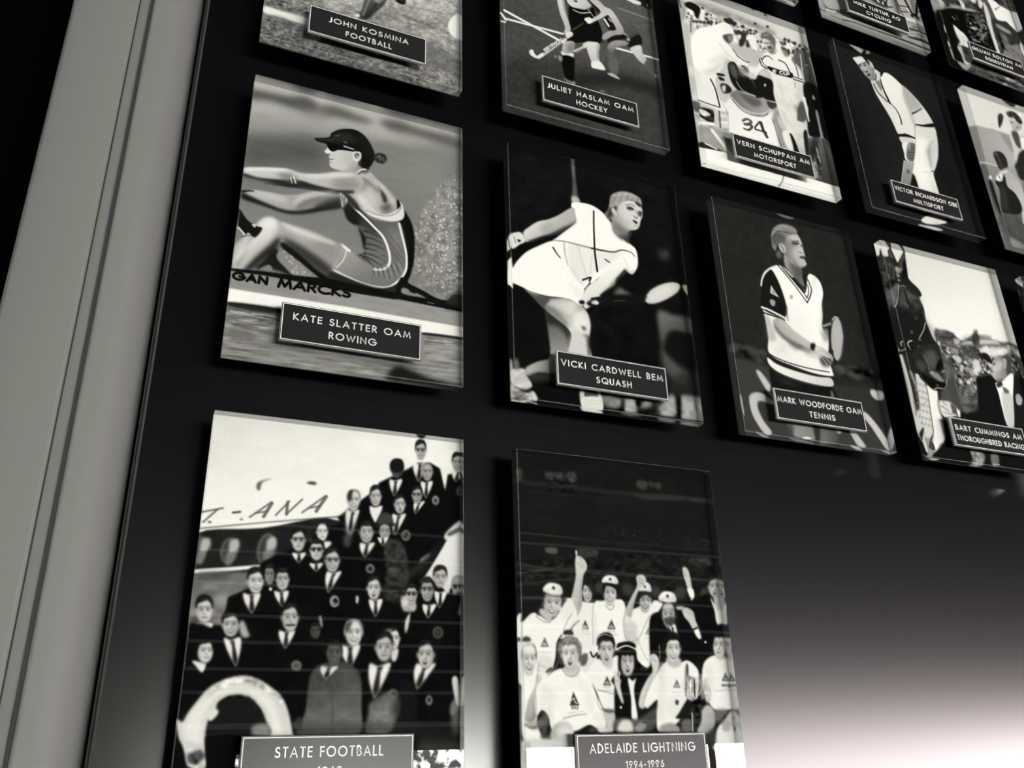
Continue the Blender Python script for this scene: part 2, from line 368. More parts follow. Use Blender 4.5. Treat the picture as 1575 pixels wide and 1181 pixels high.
# ---- figures of the crowd pictures; f = (x, y, ax, ay, bx, by): centre, half-width and half-height vectors
def at(f, q): return [(f[0] + u * f[2] + v * f[4], f[1] + u * f[3] + v * f[5]) for u, v in q]
def face(c, f, look=0., skin=200, hair=22, style='short', mouth='smile', brow=1., glasses=0, shade=.5):
    w = 2 * math.hypot(f[2], f[3])
    def poly(col, pts, soft=.045, al=1.): c.P(col, at(f, pts), soft * w, al)
    def line(col, pts, a, soft, al): c.S(col, at(f, pts), a * w if not isinstance(a, tuple) else (a[0] * w, a[1] * w), soft * w, al)
    o = look * .28; s = 1 if look <= 0 else -1
    if style in ('bob', 'long'): poly(hair, [(-1.08, .75), (-1.18, .2), (-1.12, -.4), (-.85, -.95), (-.3, -1.18), (.35, -1.16), (.88, -.9), (1.12, -.35), (1.16, .2), (1.02, .72), (.5, .8), (-.5, .8)])
    if look > -.5: poly(skin - 35, [(-1.02, -.12), (-.88, -.2), (-.84, .2), (-.96, .22)])
    if look < .5: poly(skin - 35, [(1.02, -.12), (.88, -.2), (.84, .2), (.96, .22)])
    poly(skin, [(-.82, -.45), (-.5, -.85), (0, -.95), (.5, -.85), (.82, -.45), (.86, 0), (.74, .5), (.42, .88), (0, .99), (-.42, .88), (-.74, .5), (-.86, 0)])
    poly(skin * .55, [(s * .55, -.6), (s * .86, -.3), (s * .86, .1), (s * .72, .55), (s * .4, .9), (s * .5, .4), (s * .66, 0)], .1, shade)
    poly(skin * .6, [(-.5, .74), (0, .92), (.5, .74), (.4, .95), (0, 1.02), (-.4, .95)], .06, shade)
    poly(min(skin + 25, 250), [(o - .3, -.75), (o + .3, -.75), (o + .35, -.45), (o - .35, -.45)], .1, .5)
    poly(min(skin + 25, 250), [(o - s * .55, .05), (o - s * .25, .1), (o - s * .3, .4), (o - s * .55, .35)], .09, .5)
    for k in (-1, 1):
        q = k * .36 + o
        if abs(q) > .72: continue
        poly(skin * .5, [(q - .28, -.2), (q, -.27), (q + .28, -.2), (q + .2, .04), (q, .08), (q - .2, .04)], .08, .34 * brow)
        poly(24, [(q - .17, -.08), (q, -.14), (q + .17, -.08), (q, .01)], .045, .8 * brow)
        line(40, [(q - .24, -.22), (q, -.29), (q + .24, -.24)], .05, .06, .42 * brow)
        if glasses: poly(20 if glasses > 1 else 45, [(q - .3, -.2), (q + .3, -.2), (q + .26, .1), (q - .24, .1)], .05, .8 if glasses > 1 else .5)
    if glasses: line(25, [(-.85, -.16), (.85, -.16)], .05, .03, .7)
    line(skin * .55, [(o * 1.3 + s * .08, -.1), (o * 1.5 + s * .14, .26)], (.04, .09), .03, .55)
    poly(skin * .42, [(o * 1.5 - .15, .31), (o * 1.5, .26), (o * 1.5 + .17, .31), (o * 1.5, .37)], .035, .7)
    poly(min(skin + 30, 252), [(o * 1.3 - s * .1, -.1), (o * 1.3 + s * .03, -.1), (o * 1.5 + s * .04, .24), (o * 1.5 - s * .12, .24)], .04, .7)
    m = o * 1.1
    if mouth == 'smile':
        poly(48, [(m - .36, .46), (m, .5), (m + .36, .46), (m + .2, .66), (m, .7), (m - .2, .66)], .03, .85)
        poly(min(skin + 45, 252), [(m - .27, .49), (m, .52), (m + .27, .49), (m + .15, .6), (m - .15, .6)], .022, 1.)
        for k in (-1, 1): line(skin * .6, [(m + k * .34, .28), (m + k * .5, .44), (m + k * .46, .6)], .045, .04, .5)
    elif mouth == 'open':
        poly(35, [(m - .24, .48), (m, .44), (m + .24, .48), (m + .15, .7), (m, .75), (m - .15, .7)], .035, .85)
        poly(240, [(m - .18, .48), (m, .46), (m + .18, .48), (m + .12, .55), (m - .12, .55)], .025, .9)
    elif mouth == 'plain': line(60, [(m - .22, .54), (m, .56), (m + .22, .54)], .06, .05, .65)
    H = {'short': [(-.98, 0), (-1, -.45), (-.82, -.85), (-.4, -1.1), (.1, -1.16), (.6, -1.02), (.92, -.7), (1, -.3), (.95, .02), (.82, -.12), (.76, -.45), (.45 + o * .4, -.62), (o, -.58), (-.45 + o * .4, -.62), (-.76, -.45), (-.82, -.12)],
         'quiff': [(-.95, -.1), (-.98, -.5), (-.8, -.95), (-.3, -1.22), (.3, -1.2), (.75, -1.02), (.98, -.55), (.94, -.05), (.82, -.25), (.7, -.55), (.3 + o * .4, -.78), (-.2 + o * .4, -.66), (-.7, -.5), (-.8, -.2)],
         'thin': [(-.96, 0), (-.98, -.4), (-.75, -.85), (-.3, -1.05), (.3, -1.05), (.75, -.85), (.98, -.4), (.94, 0), (.82, -.2), (.7, -.6), (.35, -.86), (0, -.88), (-.35, -.84), (-.7, -.6), (-.82, -.2)],
         'bob': [(-.95, .5), (-1.12, .2), (-1.1, -.4), (-.85, -.9), (-.3, -1.15), (.35, -1.13), (.88, -.85), (1.1, -.35), (1.12, .2), (.98, .5), (.86, .2), (.8, -.25), (.62, -.5), (.3, -.36), (0, -.5), (-.3, -.38), (-.6, -.52), (-.8, -.25), (-.86, .2)],
         'cap': [(-1, .15), (-1, -.4), (1, -.4), (1, .15), (.84, .1), (.78, -.38), (-.78, -.38), (-.84, .1)]}
    poly(hair, H.get(style, H['short']))
    if style != 'cap':
        for a, b in ((-.55, .1), (-.15, .35), (.2, .6)): line(min(hair + 60, 235), [(a - .1, -.72), ((a + b) / 2, -1.0), (b, -.82)], .06, .05, .35)
def cap(c, f, look=0., col=240):
    w = 2 * math.hypot(f[2], f[3]); l = look * .3
    def poly(k, pts, soft, al=1.): c.P(k, at(f, pts), soft * w, al)
    poly(col, [(-.95, .35), (-.95, -.2), (-.6, -.85), (0, -1.02), (.6, -.85), (.95, -.2), (.95, .35), (.4, .15), (-.4, .15)], .03)
    poly(col * .7, [(.35, -.9), (.7, -.7), (.95, -.2), (.95, .3), (.6, .15)], .08, .5)
    poly(col * .95, [(-1 + l, .4), (-.5 + l, .1), (.5 + l, .1), (1 + l, .4), (.6 + l, .62), (l, .7), (-.6 + l, .62)], .03)
    poly(30, [(-.98 + l, .48), (l, .72), (.98 + l, .48), (.8 + l, .76), (l, .92), (-.8 + l, .76)], .05, .75)
    poly(60, [(l - .02, -.62), (l + .22, -.12), (l - .2, -.15)], .02, .9)
def shirt(c, f, lean=0., tie=1, col=235):
    """white V of a shirt, f = middle of the collar, half-width and height"""
    w = 2 * math.hypot(f[2], f[3]); l = lean
    c.P(col, at(f, [(-1, 0), (-.2, .08), (1, -.02), (.84 + l * .5, .4), (l + .1, 1), (l - .1, 1), (-.84 + l * .5, .45)]), w * .05)
    if tie: c.P(30, at(f, [(-.26, .12), (.26, .1), (.18 + l * .35, .3), (.32 + l * .8, .8), (l, 1), (-.29 + l * .8, .8), (-.16 + l * .35, .3)]), w * .05)
def logo(c, f, al=.9, year=1):
    w = 2 * math.hypot(f[2], f[3])
    c.P(55, at(f, [(0, -1), (.62, .45), (-.62, .45)]), w * .03, al, 0)
    c.S(215, at(f, [(-.3, .2), (0, -.1), (.05, .2), (.3, .1)]), w * .065, w * .03, .9)
    if year: text(c, '1995', (f[0] - .5 * f[2] + .95 * f[4], f[1] - .5 * f[3] + .95 * f[5], f[2], f[3], -.36 * f[4], -.36 * f[5]), 80, .12)
    c.S(150, at(f, [(-.8, 1.2), (.9, 1.25)]), w * .05, w * .03, .5)
def text(c, t, f, col, pen, gap=.26, soft=0., al=1.):
    """f = baseline start, whole-width vector, letter-height vector; pen = line width in letter heights"""
    L, W = text_lines(t, gap); h = math.hypot(f[4], f[5])
    for l in L: c.S(col, [(f[0] + a / W * f[2] + b * f[4], f[1] + a / W * f[3] + b * f[5]) for a, b in l], pen * h, soft * h, al, 0)

MAC = {'face': face, 'cap': cap, 'shirt': shirt, 'logo': logo}
def num(s):
    if s == '-': return None
    if '>' in s: return tuple(float(x) for x in s.split('>'))
    try: return float(s)
    except ValueError: return s
def pairs(a): return [(a[i], a[i + 1]) for i in range(0, len(a), 2)]
def paint(src, nx):
    c = Print(1000, 1000 * PH / PW, nx / 1000.)
    for line in src.strip().splitlines():
        t, *a = line.split(); a = [num(x) for x in a]
        if t == 'base': c.a[:] = a[0]
        elif t == 'P': c.P(a[0], pairs(a[4:]), a[1], a[2], a[3])
        elif t == 'S': c.S(a[0], pairs(a[5:]), a[1], a[2], a[3], a[4])
        elif t == 'N': c.N(pairs(a[10:]), a[0], a[1], a[2], int(a[3]), a[4], a[5], int(a[6]), a[7], a[8], a[9])
        elif t == 'D': c.D(pairs(a[9:]), int(a[0]), a[1], a[2], a[3], a[4], int(a[5]), a[6], a[7], a[8])
        elif t == 'text': text(c, str(line.split()[1]).replace('_', ' '), a[6:], a[1], a[2], a[3], a[4], a[5])
        elif t in MAC: MAC[t](c, a[-6:], *[int(x) if isinstance(x, float) and x.is_integer() else x for x in a[:-6]])
        elif t == 'soften': c.soften(a[0])
        elif t == 'grain': c.grain(a[0])
    return np.clip(c.a, 0, 255)
def print_mesh(parent, src, nx):
    v = paint(src, nx) / 255.0
    ny, nx = v.shape
    lin = np.where(v <= .04045, v / 12.92, ((v + .055) / 1.055) ** 2.4) * .655
    x = (np.arange(nx) + .5) / nx; x[0] = 0; x[-1] = 1
    z = (np.arange(ny) + .5) / ny; z[0] = 0; z[-1] = 1
    X, Z = np.meshgrid(x * PW, -z * PH)
    co = np.stack([X, np.full_like(X, T), Z], -1).reshape(-1, 3).astype(np.float32)
    i = (np.arange(ny - 1)[:, None] * nx + np.arange(nx - 1)).ravel()
    q = np.stack([i, i + nx, i + nx + 1, i + 1], 1).astype(np.int32)
    d = bpy.data.meshes.new('print'); d.vertices.add(len(co)); d.vertices.foreach_set('co', co.ravel())
    d.loops.add(q.size); d.loops.foreach_set('vertex_index', q.ravel())
    d.polygons.add(len(q)); d.polygons.foreach_set('loop_start', np.arange(0, q.size, 4, dtype=np.int32))
    d.update(calc_edges=True)
    a = d.color_attributes.new('tone', 'FLOAT_COLOR', 'POINT')
    g = lin.ravel().astype(np.float32); a.data.foreach_set('color', np.stack([g, g, g, np.ones_like(g)], 1).ravel())
    d.materials.append(PRINT); o = bpy.data.objects.new('print', d); S.collection.objects.link(o); o.parent = parent
    return o

PICTURES = {}  # some also have the name plate's shadow and the acrylic's edge reflections painted in
PICTURES['soccer'] = '''
base 125
P 122>150>133>1185>565>804 2.8 1 0 -107 -119 1034 -371 1036 1406 -6 1429
P 185 36.8 .8 1 307 914 1031 608 1030 786 812 895 570 929 345 1061
P 165 46.2 .6 1 650 939 1030 916 1029 1075 855 1108 733 1052
P 95 33.6 .75 1 0 1268 225 1247 585 1327 1020 1332 1019 1431 -13 1423
N 52 26.7 16.9 2 7.4 -0.16 3 - - 1 -107 -119 1034 -371 1036 1406 -6 1429
N 26 7.1 7.9 3 7.4 -0.16 2 - - 1 -107 -119 1034 -371 1036 1406 -6 1429
N 52 17.3 12.9 4 11.8 -0.03 3 - - 1 0 1268 225 1247 584 1308 1020 1252 1019 1431 -13 1423
S 85 14.7 9.2 .6 1 699 972 797 986 862 991
S 90 12.6 9 .5 1 573 991 652 1001
P 95 11.5 .6 1 10 1138 215 1114 227 1178 155 1177 13 1176
P 80 18.2 .5 1 823 1100 1020 1171 1020 1272 825 1261
N 60 21 13.9 6 8.3 -0.12 2 - - 1 7 1110 219 1053 226 1169 13 1176
P 245>225>8>1206>207>1205 5.7 1 1 3 1180 77 1179 155 1177 220 1181 219 1216 158 1225 80 1217 4 1223
P 215 9.9 .5 1 155 1187 224 1180 228 1251 195 1230
P 85>45>492>940>557>1017 3.6 1 1 485 943 529 883 592 857 594 920 557 987 506 1069 475 1076 452 1074 476 1009
S 150 12.4 4.4 .6 1 515 921 495 991 482 1048
S 40 12.5 4.5 .7 1 554 915 533 986 497 1052
P 200 5.4 .6 1 530 904 585 882 563 932 539 932
P 235 3.5 1 1 440 1069 451 1052 466 1054 460 1074
P 22 2.8 1 1 636 860 688 839 703 870 689 894 657 889
P 60 3.7 .6 1 656 863 688 860 689 881
S 110 4.6 1.8 .6 1 632 883 673 896
P 70>150>463>632>642>663 4.7 1 1 530 904 509 775 510 611 537 465 618 427 631 557 612 731 592 878
P 150 5.7 1 1 632 862 653 746 706 569 660 408 594 439 607 590 596 749 616 858
P 30 4.8 1 1 501 582 502 413 683 328 730 513 624 594 589 543
P 225 5 1 1 463 270 481 95 588 -9 684 4 705 175 683 339 503 424
S 170 57.9>34.8 3.9 1 1 475 146 432 309 388 399
S 165 61.5>36.9 4.1 1 1 684 40 756 102 809 172
P 170 4.1 1 1 554 9 613 -22 611 29 560 55
face -0.3 175 30 short smile 1 0 .5 576 -101 44.7 -23.7 3 92
P 252 2.9 1 1 1088 891 1065 967 1012 1014 960 1007 938 949 960 875 1013 826 1066 832
P 70 8.6 .3 1 232 1249 506 1268 809 1266 829 1259 821 1277 507 1287 241 1280
soften 1.1
grain 3
'''
PICTURES['rowing'] = '''
base 122
P 190>168>39>-50>68>286 26.5 1 0 -74 -70 1074 -480 1070 126 761 155 438 173 211 224 -36 318
P 160 37.7 .8 1 -46 210 129 135 318 123 515 120 518 188 286 220 141 283 -36 318
P 82 48.6 .9 1 -35 327 155 269 325 237 336 412 167 423 -19 493
P 132 53.5 .8 1 518 198 760 135 1070 126 1067 462 687 465 564 348
P 62 16.9 .85 1 -40 55 70 43 159 37 242 15 306 58 270 94 179 101 74 90 -34 111
P 70 17.6 .8 1 306 53 382 23 479 42 560 56 513 81 402 87 316 94
P 72 18.6 .8 1 593 46 682 13 792 30 929 24 1035 43 1035 85 930 95 784 78 660 86
P 110 21.5 .5 1 245 58 353 53 311 125 233 111
P 132 38.6 .7 1 -5 697 386 615 540 693 534 901 26 1010
P 128 43.2 .6 1 746 219 1069 187 1063 1008 780 1061
N 7 193.6 52.7 4 6.4 -0.12 2 - - 1 -79 -128 1113 -563 1090 1494 -34 1644
P 140 30.3 .6 1 991 239 1034 217 1031 962 895 954 800 913 774 762 782 607 849 451 923 326
N 42 28.5 31.2 9 21.6 -0.23 3 - - 1 991 239 1034 217 1031 962 895 954 800 913 774 762 782 607 849 451 923 326
D 420 1.7 4.3 190 250 3 1.3 .8 1 991 239 1034 217 1031 962 895 954 800 913 774 762 782 607 849 451 923 326
D 60 4.3 9.5 170 230 33 3.5 .5 1 991 239 1034 217 1031 962 895 954 800 913 774 762 782 607 849 451 923 326
D 190 1.7 6.1 210 255 5 1.7 .85 1 817 525 1033 336 1031 839 854 833
D 40 1.8 4.5 215 255 6 1.8 1 1 914 290 1034 237 1033 375 849 480
P 196>150>449>389>672>524 3.4 1 1 470 355 548 352 593 387 654 436 704 489 721 531 706 576 644 609 582 602 519 573 440 503 419 407
P 60 6.8 .9 1 594 410 623 454 644 495 633 512 616 465
P 80 8.5 .8 1 611 540 657 510 665 531 643 560
P 205 15.1 .8 1 508 485 576 457 610 513 596 562 549 556 509 521
P 185 6.8 .7 1 640 478 684 503 697 537 677 533
S 95 15.3 8.5 .5 1 520 407 551 417 596 452
P 225 7.5 .7 1 501 505 532 506 580 557 619 566 581 589 526 553
P 222 6 .55 1 574 402 614 410 655 455 688 493 676 505 640 468 607 430
P 45 4.3 .8 1 615 447 640 478 641 507 625 500
P 120 10.1 .5 1 506 457 527 405 559 406 530 469
P 16 2.5 1 1 691 478 720 517 754 569 775 627 782 707 779 805 754 906 710 983 673 1023 628 1007 622 839 691 611
P 88>120>498>605>722>903 2.4 1 1 448 510 503 559 575 613 644 614 707 598 732 674 745 777 737 866 700 917 634 960 552 964 449 952 418 909 441 803 494 825 548 795 546 735 525 687 477 646 453 616 436 576
P 30 4.1 1 1 437 522 496 561 560 617 616 674 585 682 539 662 493 664 462 641 449 600
P 70 11.5 .8 1 521 617 584 655 617 701 586 699 540 684
P 22 4 1 1 517 676 549 717 554 751 548 787 534 729
S 35 9.8>2.5 2.5 .75 1 544 687 584 691 625 708
S 35 9.8>2.4 2.4 .75 1 545 718 589 720 633 737
S 35 9.7>2.4 2.4 .75 1 549 752 595 752 642 765
S 35 9.7>2.4 2.4 .75 1 553 777 599 781 647 799
S 35 9.7>2.4 2.4 .75 1 549 804 600 809 652 829
S 35 9.6>2.4 2.4 .75 1 531 817 580 827 630 851
S 35 9.6>2.4 2.4 .75 1 546 826 569 838 592 863
S 150 7.3 3.2 .5 1 567 783 635 789
S 140 6.4 3.2 .5 1 564 809 636 823
P 150 20.8 .5 1 662 663 708 643 726 746 695 753
S 60 3.3 1.7 .5 1 662 681 727 755
S 60 3.3 1.6 .5 1 655 709 736 806
S 60 3.3 1.6 .5 1 668 751 737 840
P 225 2.1 1 1 538 563 581 580 643 573 689 539 711 506 702 485 720 503 729 556 714 587 668 606 605 605 559 594
S 120 5.1 1.7 .8 1 546 573 605 586 659 576 697 546 714 516
S 238 11.4 1.2 1 1 461 542 497 578 540 612 592 658 632 697 657 753 668 812 656 853 623 873 578 875 525 852 486 818
S 235 10.5 1.2 1 1 705 608 720 667 738 735 746 795 741 857 708 915 660 955 596 964 522 950 448 932 412 915
S 170 6.4>2.4 1.6 .6 1 581 865 587 907
S 60 6.4>2.4 1.6 .6 1 592 866 599 908
S 170 6.4>2.4 1.6 .6 1 602 867 611 910
S 60 6.4>2.4 1.6 .6 1 613 868 624 912
S 170 6.4>2.4 1.6 .6 1 624 869 636 913
S 60 6.4>2.4 1.6 .6 1 634 863 648 915
S 170 6.4>2.4 1.6 .6 1 644 858 660 917
S 60 6.4>2.4 1.6 .6 1 655 852 672 910
S 170 6.4>2.4 1.6 .6 1 665 846 684 903
S 60 6.5>2.4 1.6 .6 1 676 841 696 896
S 170 6.5>2.4 1.6 .6 1 686 835 708 890
S 60 6.5>2.4 1.6 .6 1 697 829 720 883
S 170 6.5>2.4 1.6 .6 1 708 823 732 876
S 120 8.6 1.7 1 1 492 311 527 320 549 362
P 170>120>440>794>550>939 2.4 1 1 447 780 493 808 547 847 593 871 574 960 514 947 448 928 414 910 432 847
S 240 14.2 1.2 1 1 447 784 482 806
S 205 7 1.6 1 1 446 789 438 846 419 905
S 225 5.5 1.6 1 1 471 804 459 858 429 907
S 240 9.3 1.2 1 1 409 913 448 929 522 952 596 965
P 185>150>29>636>383>580 2.4 1 1 4 614 47 594 116 588 180 585 250 562 321 525 395 505 447 505 457 552 429 578 342 618 258 663 194 673 115 658 44 642 6 643
P 25 5.5 .95 1 6 617 36 627 100 645 186 662 257 648 341 605 427 556 437 586 350 629 258 669 187 679 102 666 7 650
S 25 12.2>6.1 3.1 1 1 7 613 37 602 51 601
P 95 11.2 .6 1 226 630 280 572 367 540 382 545 298 611 257 648
P 45 9.7 .8 1 312 616 382 554 449 528 458 570 385 605
P 205>185>15>483>451>435 2.4 1 1 -1 493 57 472 126 454 191 443 242 451 330 432 389 404 449 385 495 386 528 414 522 462 477 497 410 512 335 514 262 521 205 534 133 533 62 533 2 527
P 30 4.8 .95 1 1 518 61 524 131 514 188 503 245 491 319 498 409 497 484 482 478 500 410 515 335 518 262 525 198 538 119 536 55 536 3 533
P 110 11.2 .7 1 143 479 199 455 230 478 225 508 181 509
S 230 4.8 1.6 1 1 202 485 211 514
S 220 5.6 1.6 1 1 213 475 226 510
S 40 4 1.6 1 1 209 492 218 530
P 90 18.3 .45 1 391 443 489 416 521 444 477 484 394 488
P 215 8.1 .5 1 16 488 176 449 301 447 419 402 473 402 302 467 171 471 38 499
P 238 4.7 .8 1 9 487 84 466 176 447 184 456 86 482 10 503
P 232 6.6 .6 1 272 450 374 415 449 389 488 395 376 438 287 464
P 18 4 .9 1 91 544 190 531 248 525 335 518 410 512 381 525 263 530 148 543
P 225 7.2 .6 1 258 564 336 526 410 506 381 532 309 564 253 605 227 638 225 612
P 215 7.8 .5 1 54 600 166 593 197 620 141 625 70 618
P 45 4.9 .9 1 433 514 455 503 503 541 520 582 489 580 450 554
P 190 3.3 1 1 425 511 444 520 461 542 451 572 437 585 431 550
S 70 4.1 1.6 1 1 433 522 447 573
S 60 4.1 1.6 1 1 445 529 455 580
P 190>120>446>343>523>321 2.6 1 1 448 371 484 304 499 290 539 317 553 361 511 382 464 385
P 35 3.4 1 1 482 276 525 268 561 272 559 321 548 348 525 345 500 328
S 205 8.5 1.7 1 1 495 381 513 357 536 348
S 60 4.3 1.7 1 1 501 386 521 365 541 359
P 205 1.7 1 1 356 246 411 249 481 248 502 270 500 319 471 369 430 387 384 384 369 370 368 347 362 330 366 315 346 306 343 298 358 274
P 235 3.4 .9 1 358 274 346 295 346 306 368 305 382 286
P 150 6.8 .7 1 470 337 499 290 496 329 468 380 426 394 392 389 441 378
P 175 13.6 .5 1 428 292 482 267 484 323 448 362
S 60 5>2.5 1.3 1 1 362 335 376 337 386 332
S 120 3.3 1.3 1 1 369 356 380 355
S 90 4.2 1.7 1 1 360 311 368 306
P 225 1.7 1 1 472 269 495 251 513 262 513 291 498 312 480 310
P 70 3.4 1 1 481 277 496 264 503 278 493 298 485 294
S 210 5.2 1.7 1 1 490 279 495 291
P 20 1.7 1 1 296 238 355 216 368 185 405 154 452 136 491 137 532 164 563 214 578 258 573 288 559 321 528 344 515 305 509 259 474 259 426 249 357 256 303 253
P 14 1.3 1 1 350 248 395 244 465 254 478 263 443 267 404 275 378 292 358 279
P 55 12.1 .55 1 356 246 377 202 406 169 461 166 495 205 440 221
S 95 8.6 3.4 .7 1 385 199 403 189
S 75 6.8 3.4 .6 1 310 243 356 232 378 216
S 185 6.9 1.3 1 1 430 245 473 250
S 110 6.9 2.6 1 1 429 220 440 221
P 60 13.1 .3 1 484 140 542 191 568 261 545 277 518 198
P 48 2.6 1 1 572 255 599 234 628 239 635 266 618 293 590 293 573 279
S 130 6.1 2.6 .8 1 589 264 600 251 605 274
S 130 6.1 2.6 .6 1 615 257 623 279
P 160>175>440>794>108>744 3 1 1 71 780 94 736 134 715 177 724 234 736 321 745 410 771 451 787 440 854 415 914 407 961 363 954 290 912 222 852 187 844 122 892 62 978 5 998 -2 904 30 847
P 225>190>78>794>49>988 8.9 .85 1 108 733 148 718 170 764 137 831 89 899 50 985 5 1006 -1 928 42 836
P 70 13.7 .85 1 176 805 218 803 269 825 358 872 411 911 399 963 334 936 260 886 206 831
P 215 13.9 .5 1 192 733 293 752 352 772 324 787 237 773
P 110 23.3 .35 1 298 827 381 774 434 804 416 884 358 864
P 35 7.4 .9 1 182 832 166 882 125 932 83 985 51 995 85 933 133 865 173 809
P 205 14.8 .5 1 79 794 133 781 91 850 44 926 20 955
S 130 13.1 8.8 .5 1 69 830 48 900 22 979
P 20 4.5 1 1 183 841 206 831 273 874 348 933 407 961 440 987 402 1011 365 978 292 945 217 879
P 28 5.9 1 1 164 866 125 932 96 983 163 972 211 978 254 993 206 914
P 135 3 1 1 195 867 261 902 305 933 365 978 337 984 253 981 223 959 175 909
D 40 2.3 6 170 230 21 1.5 .6 1 203 873 305 933 350 973 253 977
P 130 2.9 1 1 110 984 147 951 163 976
P 90>40>251>961>406>961 4.7 1 1 398 934 434 931 522 954 626 966 686 945 723 921 725 980 666 1033 555 1022 452 1009 400 979
P 240 7.6 .75 1 108 730 142 720 159 741 133 781 105 776 86 780
P 232 7 .6 1 185 731 264 746 351 763 418 778 396 791 294 777 200 752
P 235 7.4 .6 1 113 786 134 790 79 869 26 946 7 958 40 886
P 45 9.2 .75 1 205 815 270 833 359 880 404 916 398 947 347 924 273 874 214 838
P 22 2.2 1 1 2 704 41 753 80 773 105 780 79 832 50 814 35 830 8 803 -2 730
S 225 8.9 1.5 1 1 8 799 34 826
P 225 1.5 1 1 60 770 76 766 74 783
S 30 4.4 1.5 .6 1 22 841 74 820
P 120 2.9 1 1 -3 806 17 817 17 850 -1 863
P 18 1.5 1 0 -2 1000 130 987 267 979 407 965 552 973 725 975 934 968 1047 963 1046 1015 927 1012 703 1005 481 1012 269 1007 132 1007 0 1015
P 20 1.6 1 1 722 891 762 917 824 938 879 962 934 976 856 992 778 982 702 980
P 138 2.4 1 1 732 944 778 952 840 974 817 976 732 974
P 22 2.4 1 1 762 930 801 943 790 962 762 955
P 40 6.7 1 1 934 976 974 925 1023 898 1030 984 966 987
S 110 10.1 4.2 .7 1 984 923 1023 907
S 180 4.1 1.6 .6 1 848 995 880 997
P 146>150>4>1057>1014>1054 1.5 1 0 -7 1013 132 1011 269 1012 482 1016 703 1012 927 1012 931 1024 1046 1017 1046 1091 781 1094 485 1090 207 1095 -5 1097
N 10 85.3 24.6 12 6.1 -0.01 2 - - 1 -5 1036 482 1016 1046 1015 1046 1083 485 1088 -5 1095
text GAN 14 .4 .3 0 1 10 1048 134.6 -1.5 1.1 -31.2
text MARCKS 14 .35 .24 0 1 194 1048 301 -9 1.6 -36.6
P 250>245>-2>1121>1013>1097 2.3 1 0 -5 1095 207 1093 485 1088 781 1091 1046 1090 1046 1143 835 1151 633 1158 418 1153 222 1155 -5 1160
P 128>140>22>1238>504>1457 1.5 1 0 -5 1161 222 1159 418 1157 835 1158 1046 1154 1044 1457 1 1461 -14 1319
P 25 3.5 1 1 -5 1160 98 1151 222 1151 223 1170 114 1179 -3 1175
P 25 3.2 1 1 835 1151 935 1145 1046 1143 1046 1154 935 1157 835 1162
N 46 84 11.7 31 4.4 -0.04 3 - - 1 -10 1176 233 1168 244 1304 837 1291 835 1170 1045 1159 1044 1426 -2 1433
N 60 71.2 8.3 32 9.8 -0.04 3 - - 1 -9 1183 234 1176 234 1268 0 1272
P 60 8.5 .6 1 -4 1171 80 1163 233 1168 229 1200 147 1184 4 1189
S 215 7>2.1 2.8 .6 1 18 1197 47 1197 76 1197
S 60 7>2.1 2.8 .6 1 72 1214 111 1213 150 1213
S 225 7.1>2.1 2.8 .6 1 102 1193 151 1192 201 1192
S 50 7.1>2.1 2.8 .6 1 131 1218 160 1217 190 1217
S 75 6.9>2.1 2.8 .6 1 42 1238 67 1238 93 1238
S 70 7.1>2.1 2.8 .6 1 171 1226 197 1225 224 1225
S 50 7.1>2.1 2.8 .6 1 149 1199 172 1199 195 1199
S 220 8>2.4 3.2 .6 1 881 1179 939 1177 998 1177
S 215 8>2.4 3.2 .6 1 936 1190 978 1189 1022 1189
S 60 7.9>2.4 3.2 .6 1 851 1176 885 1175 920 1175
S 80 8.1>2.4 3.2 .6 1 974 1175 998 1174 1022 1174
S 170 7.9>2.4 3.2 .6 1 867 1214 905 1213 943 1213
P 70 14.4 .6 1 208 1273 250 1303 427 1311 786 1323 771 1345 498 1338 239 1331 184 1299
P 22 9.1 .95 1 671 1391 698 1344 734 1331 786 1346 861 1366 952 1380 1029 1388 1028 1428 937 1417 787 1408 671 1406
P 150 3.5 .55 1 14 1402 167 1410 433 1409 664 1405 664 1415 434 1427 169 1431 3 1418
P 90 2.9 .4 1 3 1417 169 1428 434 1427 664 1415 998 1413 998 1432 5 1432
soften 1
grain 2
'''
